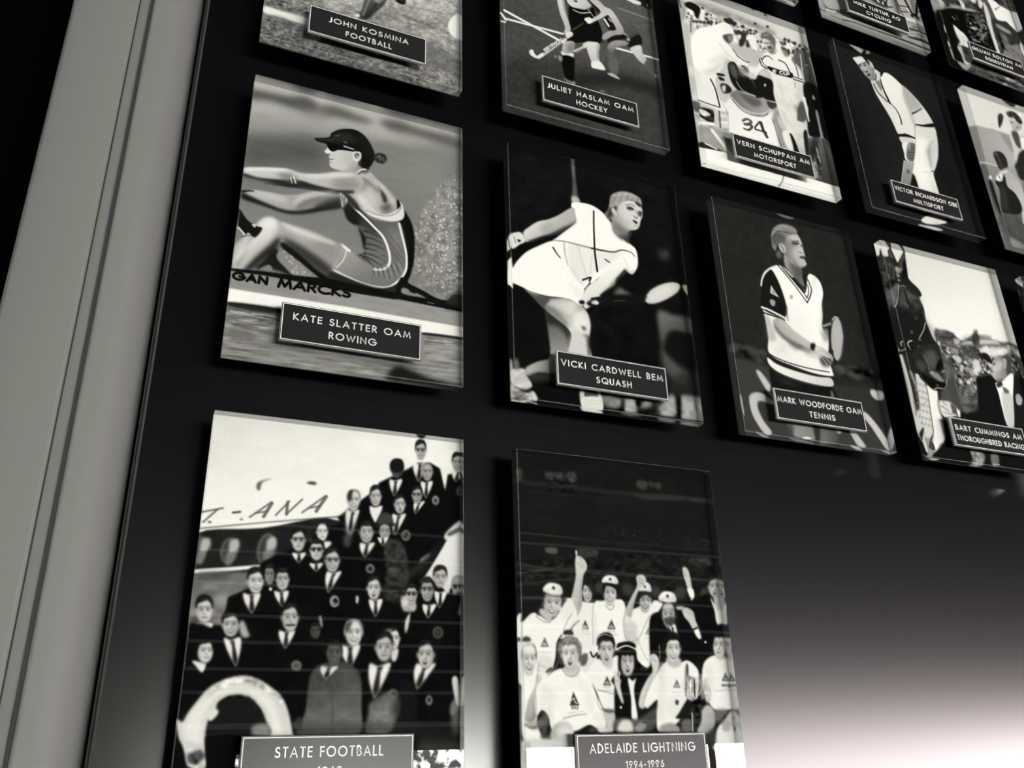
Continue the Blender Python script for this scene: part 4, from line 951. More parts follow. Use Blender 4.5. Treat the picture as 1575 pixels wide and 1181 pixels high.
PICTURES['squash'] = '''
base 15
P 22 52.6 .6 1 -7 -23 388 -43 370 257 21 469 -11 477
P 28 57.5 .35 1 440 -28 1027 -22 1027 377 798 337 813 104 590 124
P 75 16.9 .8 1 950 432 936 458 908 474 882 470 874 449 887 423 915 408 941 411
N 5 52.1 51.6 3 6.8 -0.19 2 - - 1 -23 -57 1079 -46 1062 1480 -29 1539
P 88 4.6 1 1 388 -48 408 -44 408 87 417 216 405 238 380 236 390 92
P 120 3.7 .8 1 390 -44 403 -42 398 70 392 81
S 60 5.5 2.7 .7 1 402 88 411 218
P 190 5.4 1 1 380 203 416 203 423 234 378 241
P 110>70>866>797>958>926 12.3 1 1 836 795 929 799 1066 804 1061 909 963 892 899 903 859 978 841 1064 834 965
P 60 18.8 1 1 833 1015 892 1039 972 1109 974 1157 926 1189 860 1158 831 1114
P 85 13.7 .8 1 842 1014 882 1049 937 1106 978 1124 944 1186 886 1163 842 1088
P 18 15.7 1 1 864 977 907 910 989 904 1044 929 1026 1034 974 1092 923 1075 866 1035
P 70 8.8 .8 1 1038 989 1031 1003 1016 1010 1002 1007 998 996 1005 983 1020 976 1034 978
P 40 16.9 .8 1 858 1175 1026 1100 1049 1260 918 1254 859 1247
P 150 8.4 1 1 908 1264 980 1245 1035 1262 1028 1350 989 1379 902 1382
N 30 53.7 48.7 5 8.4 -0.13 2 - - 1 908 1264 1041 1253 1024 1374 902 1382
P 125 7.9 1 1 463 1319 560 1313 578 1341 555 1367 491 1368
P 155 8 1 1 588 1320 658 1311 661 1360 643 1386 586 1382
P 135 9.7 .9 1 666 1313 751 1302 756 1332 695 1356 663 1345
P 120 9.8 .8 1 765 1323 810 1301 820 1354 779 1344
P 165 9.9 1 1 799 1318 858 1255 882 1267 884 1354 844 1374 789 1374
P 18 6.3 1 1 575 1326 596 1315 582 1386 566 1381
P 16 6.4 1 1 658 1307 700 1301 671 1351 655 1338
P 14 6.6 1 1 895 1265 917 1262 903 1374 887 1369
P 16 8.2 1 1 751 1294 811 1293 782 1321 752 1363
N 40 34.2 31.6 6 9.7 -0.14 2 - - 1 464 1311 1040 1261 1024 1374 474 1385
P 20 4 1 1 466 1383 651 1384 818 1378 1024 1378 1022 1390 732 1393 473 1393
P 120 4 1 1 569 1392 659 1390 674 1395 584 1399
P 140 4.9 1 1 774 1391 867 1391 857 1402 781 1402
P 160 5 1 1 901 1394 1005 1393 1003 1405 908 1405
P 70>165>202>915>244>1175 4 1 1 195 917 233 934 286 980 320 1022 310 1103 303 1166 206 1182 210 1120 202 1011
P 30 9.6 .8 1 195 913 249 939 324 1017 311 1103 299 1034 254 986 200 980
P 175>130>113>1197>211>1227 3.8 1 1 78 1237 105 1213 144 1191 191 1173 253 1159 258 1220 210 1242 142 1247 88 1272
P 60 9.1 .7 1 88 1269 149 1246 218 1237 250 1213 247 1267 110 1295
P 205 3.7 1 1 0 1260 37 1243 74 1241 84 1273 109 1318 71 1345 34 1336 5 1326
S 130 3 1.5 .7 1 31 1322 28 1289
S 130 3 1.5 .7 1 42 1317 35 1284
S 130 3 1.5 .7 1 52 1313 42 1278
S 130 3 1.5 .7 1 62 1308 49 1273
S 130 3 1.5 .7 1 73 1304 56 1267
S 130 3 1.5 .7 1 84 1299 63 1262
S 130 3 1.5 .7 1 94 1295 69 1256
P 150 4.4 1 1 -2 1327 34 1340 78 1348 115 1346 135 1380 106 1395 54 1410 3 1410
N 90 33.5 20.5 14 3.7 -0.14 2 - - 1 -2 1327 108 1333 135 1380 54 1410 3 1410
P 215 3 1 1 108 1347 122 1360 132 1384 113 1390
P 25 3.7 1 1 45 1345 78 1348 108 1333 85 1358
S 225 5.8 2.2 1 1 7 1405 54 1407 76 1399
S 230 3.7 1.5 1 1 84 1398 131 1406
P 190 3.7 1 1 3 1200 12 1213 13 1251 1 1260
P 120 7.5 1 1 24 1196 42 1201 45 1246 26 1249
P 120>215>303>813>393>944 3.2 1 1 82 801 151 836 230 841 320 823 384 839 422 882 435 937 431 986 418 1053 425 1131 309 1134 317 1070 326 1021 299 978 241 940 195 908 150 869
P 205>225>229>844>332>882 13.1 .85 1 193 881 230 843 319 825 368 834 365 876 330 915 267 895
P 70 4.8 .9 1 90 799 159 842 222 842 196 884 191 905 150 873 112 835
P 120 8.1 .8 1 192 901 241 932 303 977 315 967 266 911 212 883
P 235 11.5 .85 1 356 894 414 883 429 954 399 984 358 983 341 938
P 75 4.9 .8 1 384 962 412 965 403 983 391 981
P 85 4.9 .7 1 389 1006 405 1007 396 1025
P 45 6.5 .75 1 409 1006 429 1019 426 1115 410 1110 406 1055
P 205 11.2 .8 1 323 1030 389 1002 389 1121 313 1134
P 200 3.1 1 1 354 1304 381 1300 383 1338 446 1329 445 1299 464 1304 466 1387 364 1389
P 70 3.1 1 1 385 1304 444 1306 443 1326 384 1338
P 230 3.1 1 1 367 1340 459 1323 469 1341 469 1390 426 1388 364 1389
S 150 2.3 1.2 .6 1 374 1350 469 1345
S 150 2.3 1.2 .6 1 373 1361 468 1355
S 150 2.3 1.2 .6 1 373 1372 467 1366
S 150 2.3 1.2 .6 1 372 1382 466 1377
P 225 3.1 1 1 354 1387 403 1388 465 1398 456 1410 393 1411 362 1408
P 250 2.1 1 1 26 714 55 666 105 605 171 555 255 505 355 495 348 619 389 764 400 846 336 825 271 825 207 830 128 825 82 810 28 796 1 802 7 719
P 252 1.6 1 0 4 678 24 648 29 714 27 829 12 812 1 810
P 175 4.1 .5 1 89 817 207 832 303 825 335 829 222 837 128 837
P 250 2.2 1 1 375 246 441 229 502 232 561 264 610 326 624 369 674 403 717 425 742 452 746 514 735 561 705 602 683 599 654 579 616 561 550 628 495 674 449 726 413 768 400 846 337 808 309 730 296 656 254 519 281 477 389 362 379 309
P 225 12.2 .75 1 347 497 474 494 588 487 650 472 609 544 499 630 417 707 376 708 335 622
P 238 12.2 .8 1 423 497 474 503 483 616 445 667 416 604
S 200 10.3 5.2 .6 1 397 512 416 604 436 678
S 205 8.7 5.2 .6 1 470 557 455 648
S 210 11.9 6.8 .6 1 346 645 408 726
S 30 8.9>12.5 1.3 1 1 503 264 497 354 493 445 491 526 497 630
S 90 5.2>7.8 2.6 .8 1 255 501 322 494 389 496 474 499
S 45 10.8>4.5 1.8 1 1 474 499 543 498 605 492 651 470 704 469 729 491
S 120 6.8>3.4 2.6 .7 1 317 504 318 565 331 632
S 60 10.2>6.8 1.7 1 1 253 545 272 576 290 597
S 30 10.2 1.7 1 1 410 699 437 684 457 675 447 697
S 25 10.2 2.5 1 1 418 754 441 724 451 709
S 60 8 1.8 1 1 548 549 573 561
S 150 5.5 2.7 .5 1 619 324 641 374 691 417
P 180 4.5 .7 1 663 573 693 588 717 570 705 602 683 601
S 190 5.4 3.6 .6 1 660 515 686 572
P 225>180>144>403>240>469 2.6 1 1 92 496 126 453 177 409 236 381 297 339 377 273 393 306 389 362 327 404 257 456 190 494 131 530 107 544
P 110 6 .7 1 115 534 224 473 328 395 390 353 384 374 291 448 206 493 131 537
P 150 12 .5 1 193 428 260 402 241 451 191 472
P 225 2.5 1 1 20 530 44 507 80 498 105 540 70 570 41 598 26 597
S 160 5 1.7 .6 1 92 496 108 544
P 20 1.7 1 1 59 542 79 544 66 558
S 60 4.1 1.7 .8 1 40 530 50 566
P 225 1.6 1 0 3 560 20 521 24 503 24 597 9 618 3 628
S 40 4.9 1.2 1 1 11 549 16 599
P 150>215>603>290>742>256 2.8 1 1 611 251 639 187 679 149 763 136 802 165 804 213 788 254 775 295 754 319 707 340 685 382 657 403 615 371 605 327
P 120 11 .7 1 613 288 665 313 708 335 699 379 657 403 615 371
P 215 13.2 .8 1 676 178 752 159 774 210 753 244 696 268 662 239
P 70 7.4 .8 1 692 362 721 332 702 397 722 419 683 410 640 383
P 165 2.8 1 1 601 197 617 136 665 99 722 84 776 94 804 116 802 165 781 141 758 138 731 135 697 153 667 180 646 214 634 255 609 280 590 294 570 266 588 238
S 122 13.1>5.6 4.7 .6 1 625 143 601 216
S 110 13.2>5.6 4.7 .6 1 654 116 621 192
S 122 13.3>5.7 4.7 .6 1 692 102 659 173
S 110 13.4>5.7 4.8 .6 1 730 97 707 146
S 122 13.4>5.8 4.8 .6 1 762 103 740 138
S 110 13.4>5.8 4.8 .6 1 783 117 771 144
S 205 9.5 4.8 .6 1 635 131 711 102 766 107
P 45 3.8 1 1 763 136 799 146 800 165 775 157
P 40 6.5 .85 1 601 216 614 222 620 258 590 292 579 269
P 35 4.7 .8 1 624 210 648 195 640 230 627 228
P 200 2.8 1 1 611 228 628 214 637 231 638 259 621 249
P 40 3.3 .9 1 707 189 731 178 753 187 743 199 715 201
S 70 4.8 1.9 .8 1 704 176 737 162 760 171
P 40 3.8 .85 1 775 201 795 191 805 203 786 231
S 110 5.7 2.8 .7 1 762 194 772 230 761 247 749 236
S 60 4.7 1.9 .7 1 749 234 766 243
P 40 2.8 1 1 737 262 760 263 768 274 758 283 745 275
S 110 4.7 2.8 .6 1 743 294 766 298
P 90 9.2 .5 1 637 320 689 344 735 333 696 361 651 362
P 245>225>517>608>558>729 2.6 1 1 495 674 543 612 599 555 645 537 674 557 638 609 604 651 588 689 533 735 492 777 469 807 427 815 407 794 428 739
P 95 7 .8 1 600 652 643 603 677 574 661 604 617 648 587 698 532 744 506 762 561 704
P 120 10.4 .9 1 583 751 598 722 622 700 646 712 688 730 625 755
P 238 6.7 .8 1 329 734 374 742 405 761 411 802 385 824 362 803
P 20 8.6 1 1 487 782 592 745 715 724 767 731 764 767 673 797 552 821 485 817
P 205 3.6 1 1 766 740 798 686 848 645 905 615 962 599 993 610 980 645 944 679 884 721 827 750 782 759
P 225 12.6 .7 1 785 728 846 663 942 617 968 629 887 699 811 740
S 60 7.1 3.5 1 1 777 721 761 750
P 225 3.4 1 1 394 808 421 782 472 763 505 774 494 810 450 835 415 862 400 836
P 25 3.3 1 1 378 828 402 815 413 830 392 842
P 25 4.2 1 1 422 828 470 789 530 769 511 806 483 833 449 843
P 215 3.4 1 1 447 819 473 801 489 810 467 827
P 235 2.5 1 1 491 814 487 821 480 825 473 824 470 818 474 812 481 808 488 809
S 20 10.4 3.5 1 1 453 797 591 761 758 732
S 70 6.9 4.3 .8 1 580 784 641 771
soften 1.3
grain 2
'''
PICTURES['champions'] = '''
base 24
P 27 23.6 .8 1 -14 211 1043 157 1050 483 -1 539
N 4 50.1 29.3 2 6.2 -0.06 2 - - 1 -7 -28 1058 -16 1053 811 -17 833
P 40 4.9 .9 1 0 123 153 125 594 126 862 121 1038 121 1035 143 850 142 592 148 290 143 0 140
P 52 4.2 .7 1 620 135 853 122 850 143 661 155
P 52 3.5 .8 1 903 125 1033 126 1030 144 905 141
S 34 9.4 4.7 .7 1 -1 174 272 171 590 169
P 66 4.6 .85 1 17 75 45 77 39 125 19 121
P 66 4.7 .85 1 157 76 198 76 192 103 159 100
P 66 4.7 .85 1 204 75 253 75 247 105 206 103
P 66 4.8 .85 1 266 66 308 67 302 109 267 106
P 66 5 .85 1 623 70 675 69 667 105 623 103
P 66 5.1 .85 1 683 70 713 72 707 92 685 87
P 66 5.1 .85 1 719 71 751 72 744 98 720 94
S 60 6.3 2.3 1 1 180 81 186 111
S 30 6.3 2.4 1 1 245 75 247 109
N 24 16.4 10.7 3 3.9 -0.1 2 - - 1 156 76 311 68 289 162 156 159
S 62 3.7 1.5 .9 1 20 357 166 358 308 363
S 48 4 1.6 .8 1 308 363 640 366 1012 368
S 42 3.1 1.6 .6 1 324 373 655 380
D 60 1.6 4.1 45 80 4 1.6 1 1 378 296 1020 309 1032 355 374 355
P 82 3 1 1 144 412 195 411 192 433 146 433
P 55 3 1 1 285 408 386 405 385 435 295 439
P 50 3.3 1 1 866 411 969 409 965 443 866 445
P 30 15.3 .6 1 1 491 1037 446 1029 559 -2 586
N 18 24.5 15.7 5 10.7 -0.05 2 - - 1 370 406 1025 401 1025 589 359 555 -2 573 1 478
S 64 5.1 2.2 .8 1 0 529 82 514 190 494 223 472
S 58 6 3 .8 1 9 484 121 498 276 496 643 501 814 505
S 55 7.2 3.6 .8 1 2 576 157 551 281 538
S 52 4.3 2.2 .7 1 7 539 189 522 194 501
S 48 16.9 5.6 .7 1 19 632 116 621
P 60 5.3 .9 1 556 567 546 586 525 594 506 587 500 569 510 550 530 541 549 548
P 60 5.5 .9 1 694 571 685 588 666 596 649 590 643 573 653 556 671 548 689 554
P 60 5.6 .9 1 829 568 817 589 794 598 773 591 766 571 778 550 801 541 822 548
P 60 5.7 .9 1 950 566 940 583 922 590 905 584 900 569 909 552 928 545 945 551
P 60 5.2 .9 1 414 566 406 583 388 590 372 584 366 569 374 552 392 544 408 550
P 232 2.5 1 1 213 637 253 618 283 627 338 632 360 651 355 825 330 955 214 892 201 731
P 205>185>268>489>306>626 2.6 1 1 278 468 287 439 311 442 333 465 332 493 314 522 305 592 297 654 272 688 248 636 263 580 278 524
S 205 6 1.5 1 1 287 445 286 418 290 427
S 130 3.7 2.2 .6 1 290 468 316 487
S 120 3 1.5 .5 1 303 446 321 480
P 130 4.4 .5 1 305 530 301 627 281 668 291 600
face -0.1 192 30 short smile .8 0 .5 331 587 26.9 -1.2 -3.1 45
P 30 3 .9 1 312 543 345 533 361 555 358 624 345 583
logo .9 1 309 730 29.4 -0.9 -1.7 25.4
P 240 2.6 1 1 353 645 402 622 467 613 499 618 511 659 515 789 544 822 479 843 449 823 339 832
P 185 5.9 .6 1 492 688 515 707 535 754 543 795 520 822 500 782
face .05 205 18 cap smile 1 0 .5 439 589 35.6 -1.6 -4.3 52.4
cap 0 240 443 536 39.6 .1 -3.5 23.4
P 22 2.3 1 1 406 553 424 545 464 550 482 570 477 591 462 567 423 559 411 587 405 577
S 60 3 1.5 .6 1 412 643 435 659 456 641
logo .9 1 434 726 33.4 -1 -2.4 28.4
P 236 2.6 1 1 501 680 570 643 648 612 698 617 677 653 626 697 607 880 548 861 531 788
face .1 185 26 cap smile 1 0 .5 612 613 34.8 .3 -8.6 49.6
cap .05 240 612 560 34.7 1.9 -6.6 27.2
P 28 3.1 .9 1 580 580 610 571 651 580 645 602 617 589 586 604 574 615
P 200>180>590>514>524>686 2.7 1 1 574 516 592 502 617 505 625 528 612 550 586 565 555 623 533 686 508 694 502 667 541 602 575 551
S 110 3.1 1.6 .6 1 586 517 608 528
S 100 3.9 1.5 .6 1 589 533 610 543
P 130 4.5 .4 1 576 580 555 630 529 686 521 680 547 623
P 225 3 1 1 500 674 532 693 539 707 530 714 504 694
P 200 4.4 .8 1 499 789 528 741 551 754 559 794 529 815
logo .6 0 612 745 24.7 -0.7 -2.2 20.6
P 200 5.9 .8 1 503 708 532 700 562 727 545 775 515 789 494 763
S 90 2.9 1.5 .5 1 497 766 523 789 557 771
S 110 2.9 1.5 .5 1 557 775 583 841 608 868
N 60 19.3 12 12 3.6 -0.01 2 - - 1 540 869 604 871 599 914 544 908
P 14 3.9 1 1 627 690 676 664 707 680 709 736 760 735 788 649 883 645 974 569 971 707 965 813 903 814 932 855 855 856 837 864 654 860 613 860
face -0.05 190 24 cap smile 1 0 .5 723 669 37.5 -2.9 -3.2 56.3
cap -0.1 240 726 597 45.4 2.7 -7.4 28.7
P 28 4.6 .7 1 694 688 712 680 746 675 757 692 741 717 723 725 704 712
P 225 3.1 1 1 711 708 728 720 751 707 757 755 734 742
S 22 9.2 2.3 1 1 736 725 740 749
P 200 2.8 1 1 821 462 838 454 853 475 858 508 861 552 868 574 860 592 843 586 835 546 822 495
P 240 2.4 1 1 834 553 865 552 867 585 851 593
P 240 1.6 1 1 857 598 855 601 851 603 848 602 847 599 849 595 853 594 856 595
S 120 3.2 1.6 .6 1 827 473 837 495
P 14 4 1 1 828 604 854 603 929 571 955 577 979 656 973 707 1043 705 1044 727 872 732 838 661
P 242 2.8 1 1 953 585 976 613 1010 597 1041 603 1043 703 976 703 967 642
P 190 4.1 1 1 974 569 1014 567 1018 604 990 641 972 613
face 0 188 24 quiff open .9 0 .5 985 535 39 -1.9 -7.1 48.5
N 26 12.8 9.1 14 2.5 -0.05 2 - - 1 949 489 1031 484 1032 507 950 515
P 170 4.1 .7 1 1029 500 1046 506 1037 596 1020 589
S 70 4.9 1.6 .7 1 1025 589 1019 698
P 200 3.1 1 1 797 645 820 634 852 650 859 682 860 721 842 725 824 697 802 673
S 110 3.1 1.6 .6 1 813 648 837 669
S 110 3.2 1.6 .6 1 827 640 850 668
P 185 3.1 1 1 768 632 807 630 797 645 769 643
P 200 3.1 1 1 829 662 863 697 881 760 863 763 842 725
S 25 7 1.6 1 1 842 729 866 719
P 240 2.3 1 1 849 736 868 728 878 760 865 764
P 240 1.6 1 1 906 780 903 783 899 785 895 784 894 780 896 777 900 775 904 776
P 240 2.4 1 1 -3 725 20 688 21 724 76 683 149 713 212 658 251 643 272 682 223 737 207 757 175 797 164 862 139 913 71 975 -6 939
P 230 3.6 1 1 191 632 253 622 264 689 210 705
face .15 205 30 cap smile 1 0 .5 163 642 45.7 3 -11.2 60.3
cap .05 240 168 588 44.5 6 -7.8 28.3
P 40 3.6 .8 1 204 604 223 610 229 627 210 638
P 40 3.5 .8 1 87 679 107 655 113 681 94 695
P 190 3.5 1 1 102 685 114 665 157 700 141 717
S 90 3.5 2.1 .6 1 86 699 119 717 149 720
logo .7 0 120 805 31 -0.7 -1.2 27
S 60 10>3.6 2.9 .8 1 241 747 262 723 282 709
P 225 5.7 .5 1 237 750 286 709 341 800 322 859 251 782
P 45 2.8 1 1 211 751 245 748 250 769 210 770
P 245 2.8 1 1 190 784 210 769 251 769 280 782 273 792 220 786
P 242 3.3 1 1 16 939 37 939 77 913 93 975 73 1096 92 1162 15 1161 9 1036
face .25 212 60 thin smile .7 0 .5 48 866 34.6 -0.6 -2.2 59.8
P 232 4.1 .8 1 20 804 60 797 74 819 77 844 34 832 22 852
P 60 3.4 1 1 21 788 36 778 56 784 55 797 20 798
P 50 2.7 1 1 -2 789 10 782 13 798 -1 801
P 215 3.3 .7 1 -3 814 14 807 14 939 0 945
P 205>165>51>938>31>1084 2.6 1 1 77 926 96 913 101 944 89 975 73 1024 71 1073 59 1096 31 1099 23 1084 37 1024 68 969
P 110 5.2 .5 1 82 975 72 1036 67 1090 31 1099 57 1072 66 1012
P 222 3.4 1 1 87 863 120 847 149 862 151 894 132 913 95 929 77 913
S 150 3.4 2 .5 1 93 888 132 900
S 40 10.8 2.7 .8 1 125 913 143 900
P 120 5.2 .7 1 24 1102 66 1096 117 1073 108 1115 58 1126
S 90 9.1 3.2 .6 1 24 1108 58 1120 113 1091
P 80 3.9 .8 1 102 1097 120 1079 114 1133 85 1162
P 242 2.4 1 1 75 975 139 919 191 899 235 918 273 905 316 936 342 999 368 1056 379 1111 347 1136 304 1111 236 1134 143 1133 124 1079 97 1055 71 1073
N 7 51.5 37.1 20 6.7 0 2 - - 1 75 975 235 918 342 999 363 1117 143 1133
P 215 5.3 .5 1 124 1073 133 1036 151 1109 143 1133
P 215 6.8 .4 1 321 1086 367 1062 378 1118 347 1136
P 195 3.4 1 1 203 893 274 886 264 924 234 931 202 915
S 130 4.1 2.1 .6 1 195 906 212 925 242 929 265 911
P 60 3.5 1 1 174 830 182 804 199 785 203 829 192 861 203 882 185 882 175 862
P 70 3.5 .9 1 272 802 285 814 281 860 268 873
face -0.05 214 92 short open .8 0 .5 231 842 42.2 -2.2 -0.8 59.9
P 118 3.5 .95 1 177 830 183 800 209 778 244 772 275 783 285 811 277 827 266 803 242 794 226 809 216 799 197 816 189 842
N 34 7.6 11.8 21 2.8 -0.02 2 - - 1 179 781 285 775 285 814 250 799 191 836
S 175 4.2 2.1 .6 1 192 823 209 790 236 778
S 175 4.2 2.1 .6 1 216 800 243 777
S 175 4.2 2.1 .6 1 242 796 269 787 279 808
P 50 1.7 .95 0 238 986 263 1040 219 1040
S 215 4.1 1.4 1 1 227 1021 240 1012 244 1027 254 1031
text 1995 110 .31 .3 0 1 225 1053 30.7 1.4 1.1 -9.8
S 120 4.7 2 .6 1 188 1088 233 1077 292 1071
S 150 3.4 2 .5 1 211 1067 278 1061
P 170>205>144>1097>220>1157 3.9 1 1 126 1186 132 1133 159 1103 195 1098 223 1113 232 1152 219 1188 182 1193
P 235 9.2 .7 1 221 1140 211 1161 187 1169 165 1160 157 1139 167 1118 191 1110 213 1119
P 60 3.3 1 1 228 1152 243 1140 240 1194 225 1194
P 60 3.4 .9 1 307 1120 340 1126 347 1139 302 1138
P 210 3.4 1 1 340 1123 378 1121 384 1139 347 1139
P 150 5.2 .6 1 127 1157 155 1181 146 1204 118 1198
P 95 5.2 .6 1 99 1156 128 1145 126 1192 104 1191
P 236 2.5 1 1 307 911 352 859 398 871 447 844 477 856 465 909 428 974 421 1056 383 1062 362 1037 343 987
P 215 4.2 .8 1 290 873 322 859 344 865 303 911 288 911
P 220 3.5 1 1 315 840 339 826 350 846 336 872 313 872
S 22 7.1 2.1 1 1 327 833 338 852 358 836
P 30 3.5 .7 1 284 847 312 840 305 879 278 886
face .05 200 26 short open .9 0 .5 403 824 38.3 -0.8 -4.8 59.4
P 22 2.9 1 1 358 800 367 770 399 753 430 758 444 791 442 811 421 778 382 776 366 806
S 225 3.6 1.4 .7 1 367 773 399 760 430 768
P 190 3.6 .7 1 382 871 430 864 419 897 396 894
logo .9 1 395 951 30.8 -0.2 -2.1 25.6
S 120 4.9 2.1 .6 1 351 980 388 988 426 996
P 190 4.1 1 1 368 1056 421 1056 426 1087 407 1136 377 1136 376 1099
P 70 2.8 .8 1 364 1053 421 1056 420 1065 390 1068
P 16 3.6 1 1 415 942 473 902 504 909 546 882 568 908 652 880 628 1025 539 1037 526 1091 426 1090 432 974
P 240 2.5 1 1 494 935 517 944 533 934 519 986 526 1091 499 1088 502 1012
face .05 195 18 bob open .9 0 .5 499 869 38.1 -0.6 -5.2 56.1
P 16 2.9 1 1 451 844 458 824 497 810 540 822 542 842 527 836 504 823 475 843
P 18 2.2 1 1 452 807 463 794 508 786 540 795 541 812 498 803 457 819
S 225 5.1 1.5 1 1 451 819 498 804 538 815
P 205 2.8 1 1 433 916 445 909 451 935 462 941 456 967 466 1025 458 1031 443 999 430 955
S 215 6.4 1.4 1 1 439 935 434 903
S 210 5.7 1.4 1 1 451 935 458 909
S 110 2.8 1.4 .6 1 435 942 457 948
P 235 1.4 1 1 457 1047 455 1050 451 1052 446 1050 445 1047 447 1043 451 1042 456 1043
P 75 4.2 .9 1 426 1087 526 1091 617 1050 621 1089 576 1139 422 1137
P 215 5.5 1 1 431 1118 456 1094 494 1100 498 1138 433 1137
P 160 4.2 .8 1 507 1125 541 1101 564 1101 561 1126 529 1141
P 40 2.8 .8 1 540 1104 564 1098 567 1110
P 205 2.9 1 1 606 848 632 834 653 854 646 894 625 934 600 986 570 1037 553 1053 535 1037 552 986 589 934 617 901
S 110 3 1.5 .6 1 614 854 641 867
P 120 5 .4 1 624 907 597 973 563 1037 555 1037 585 973
S 200 3.7 1.5 .8 1 661 799 659 853
P 236 2.6 1 1 563 1031 593 973 631 920 686 866 734 879 795 858 842 891 845 932 825 1012 776 1012 723 1102 623 1139 618 1076 628 1018 577 1050
P 205 5.9 .5 1 639 880 677 870 668 920 646 933
P 190 3.7 1 1 687 853 762 852 750 886 708 886
face .25 212 22 short smile .8 0 .5 729 811 41 -0.9 -7.2 60.2
P 20 3 1 1 679 785 698 761 741 749 764 769 771 783 739 770 704 785 692 812 679 819
P 24 3 1 1 670 792 685 799 687 853 667 853
logo .7 0 730 959 29.7 -0.2 -2.9 23.8
P 110>190>764>905>839>971 3 1 1 781 892 792 868 799 892 797 919 828 932 831 972 817 1012 790 1025 771 1012 766 972 774 926
S 50 5.3 1.5 1 1 793 878 789 919
S 240 6 2.2 1 1 802 939 795 999
S 45 6.7 2.2 1 1 820 939 815 1005
S 60 5.2 2.2 1 1 782 932 771 999
N 80 11.7 14.7 31 2.2 -0 2 - - 1 772 926 836 932 816 1018 767 1012
S 210 4.4 1.5 .8 1 768 939 753 959 763 992
S 190 6.7 2.2 .8 1 840 932 857 965 836 998
P 160 4.5 .7 1 846 918 866 932 863 1012 844 998
N 50 19.9 15.8 32 5.9 0 2 - - 1 783 1018 861 998 849 1084 774 1090
P 228 3.6 1 1 671 1063 685 1018 720 992 761 999 764 1038 735 1070 693 1083
P 60 1.5 .9 1 717 1018 733 1022 727 1038 714 1035
P 26 2.9 1 1 727 1070 775 1018 794 1031 786 1057 749 1090 709 1089
P 150 4.3 1 1 627 1139 642 1114 690 1108 724 1128 726 1144
S 60 5 1.4 1 1 725 1121 726 1144
S 210 5.8 2.2 1 1 793 1071 787 1141
S 60 4.4 1.5 1 1 804 1077 800 1141
P 130 4.3 .7 1 739 1102 781 1096 783 1141 738 1144
P 20 4.6 .8 1 883 836 851 823 852 877 877 877
P 238 2.7 1 1 863 918 884 863 935 835 987 841 1027 861 1043 930 1039 1038 979 1058 911 1058 882 1025 864 972
P 205 6.2 .5 1 1012 847 1025 930 1021 1038 1000 1038
face -0.5 205 18 short plain .8 0 .5 974 792 40.5 -0.9 -8.4 56.3
P 18 3.2 1 1 942 754 960 726 998 707 1042 712 1036 777 1018 777 1009 749 975 743
P 16 3.2 1 1 976 707 1039 702 1035 770 1016 763
P 190 3.9 .7 1 953 835 996 834 1003 848 967 855
logo .9 0 983 930 31.3 -0.3 -3.7 24.6
text 1995 90 .36 .3 0 1 959 964 38.6 1.2 2 -9.5
S 150 3.8 2.3 .5 1 922 982 1018 974
P 205>160>830>1038>887>1103 4.4 1 1 834 1103 844 1058 880 1038 909 1071 893 1130 847 1155 808 1142
P 190 3.8 1 1 869 938 890 938 900 992 881 1032 864 1005
N 40 15.3 12.1 35 2.3 -0 2 - - 1 865 938 895 938 899 1025 865 1025
P 120 4.5 .8 1 911 1058 979 1058 950 1085 913 1104
P 215>180>980>1051>985>1130 4.5 1 1 941 1117 987 1065 1018 1058 1037 1078 983 1144 949 1143
S 90 16.6 3.8 .8 1 1008 1065 1016 1098
P 70 3.8 .8 1 996 1091 1019 1082 1034 1095 1013 1118
P 150 4.5 1 1 1013 1118 1041 1105 1035 1196 1004 1202
P 226 3.7 1 1 896 1162 919 1123 946 1111 986 1124 1006 1164 1000 1202 899 1200
P 150 4.5 .7 1 938 1104 973 1098 976 1137 941 1143
P 60 5.8 .7 1 847 1155 901 1130 890 1207 848 1206
P 245 3.6 1 1 882 1200 1034 1203 1035 1248 964 1265 911 1283 893 1238
P 50 2.9 1 1 896 1219 921 1223 988 1221 982 1231 944 1233 922 1242
S 60 3.6 1.5 1 1 905 1216 928 1226
P 40 4.3 1 1 837 1199 888 1219 911 1283 924 1419 819 1415
S 150 5 2.8 .6 1 207 751 224 717 249 683
S 150 5.1 2.9 .6 1 353 645 344 713 341 800
S 150 5.2 3 .6 1 503 681 493 722 500 776
S 150 4.8 2.7 .6 1 20 688 22 737 17 801
S 150 4.8 2.7 .6 1 139 919 170 887 174 874
S 150 4.8 2.7 .6 1 342 999 347 1037 360 1056
S 150 4.9 2.8 .6 1 428 974 422 1012 421 1056
S 150 5 2.9 .6 1 618 1076 628 1025
S 150 4.6 2.6 .6 1 71 975 73 1024 73 1073
S 150 4.7 2.7 .6 1 93 879 85 913 81 951
S 150 5.3 3 .6 1 624 677 594 726 561 775
P 200 5.8 .5 1 350 680 362 679 357 793 343 800
P 205 17.8 .35 1 235 918 299 962 324 1037 306 1086 269 974
P 205 13.3 .35 1 93 969 157 987 139 1073 97 1055
P 205 10.1 .4 1 649 907 678 933 652 1089 626 1076
P 205 10.6 .4 1 886 877 925 904 901 1012 871 985
P 215 5.1 1 1 15 1161 127 1162 236 1194 224 1391 -19 1381 0 1213
P 150 3.8 .6 1 18 1178 42 1179 39 1271 11 1270
N 20 28.1 23.3 40 5.1 .02 2 - - 1 15 1161 237 1188 232 1265 5 1259
P 150 3.9 .5 1 -8 890 3 889 8 1259 -5 1259
S 190 2.6 1.3 .5 1 21 724 18 976 19 1259
soften 1.3
grain 2
'''
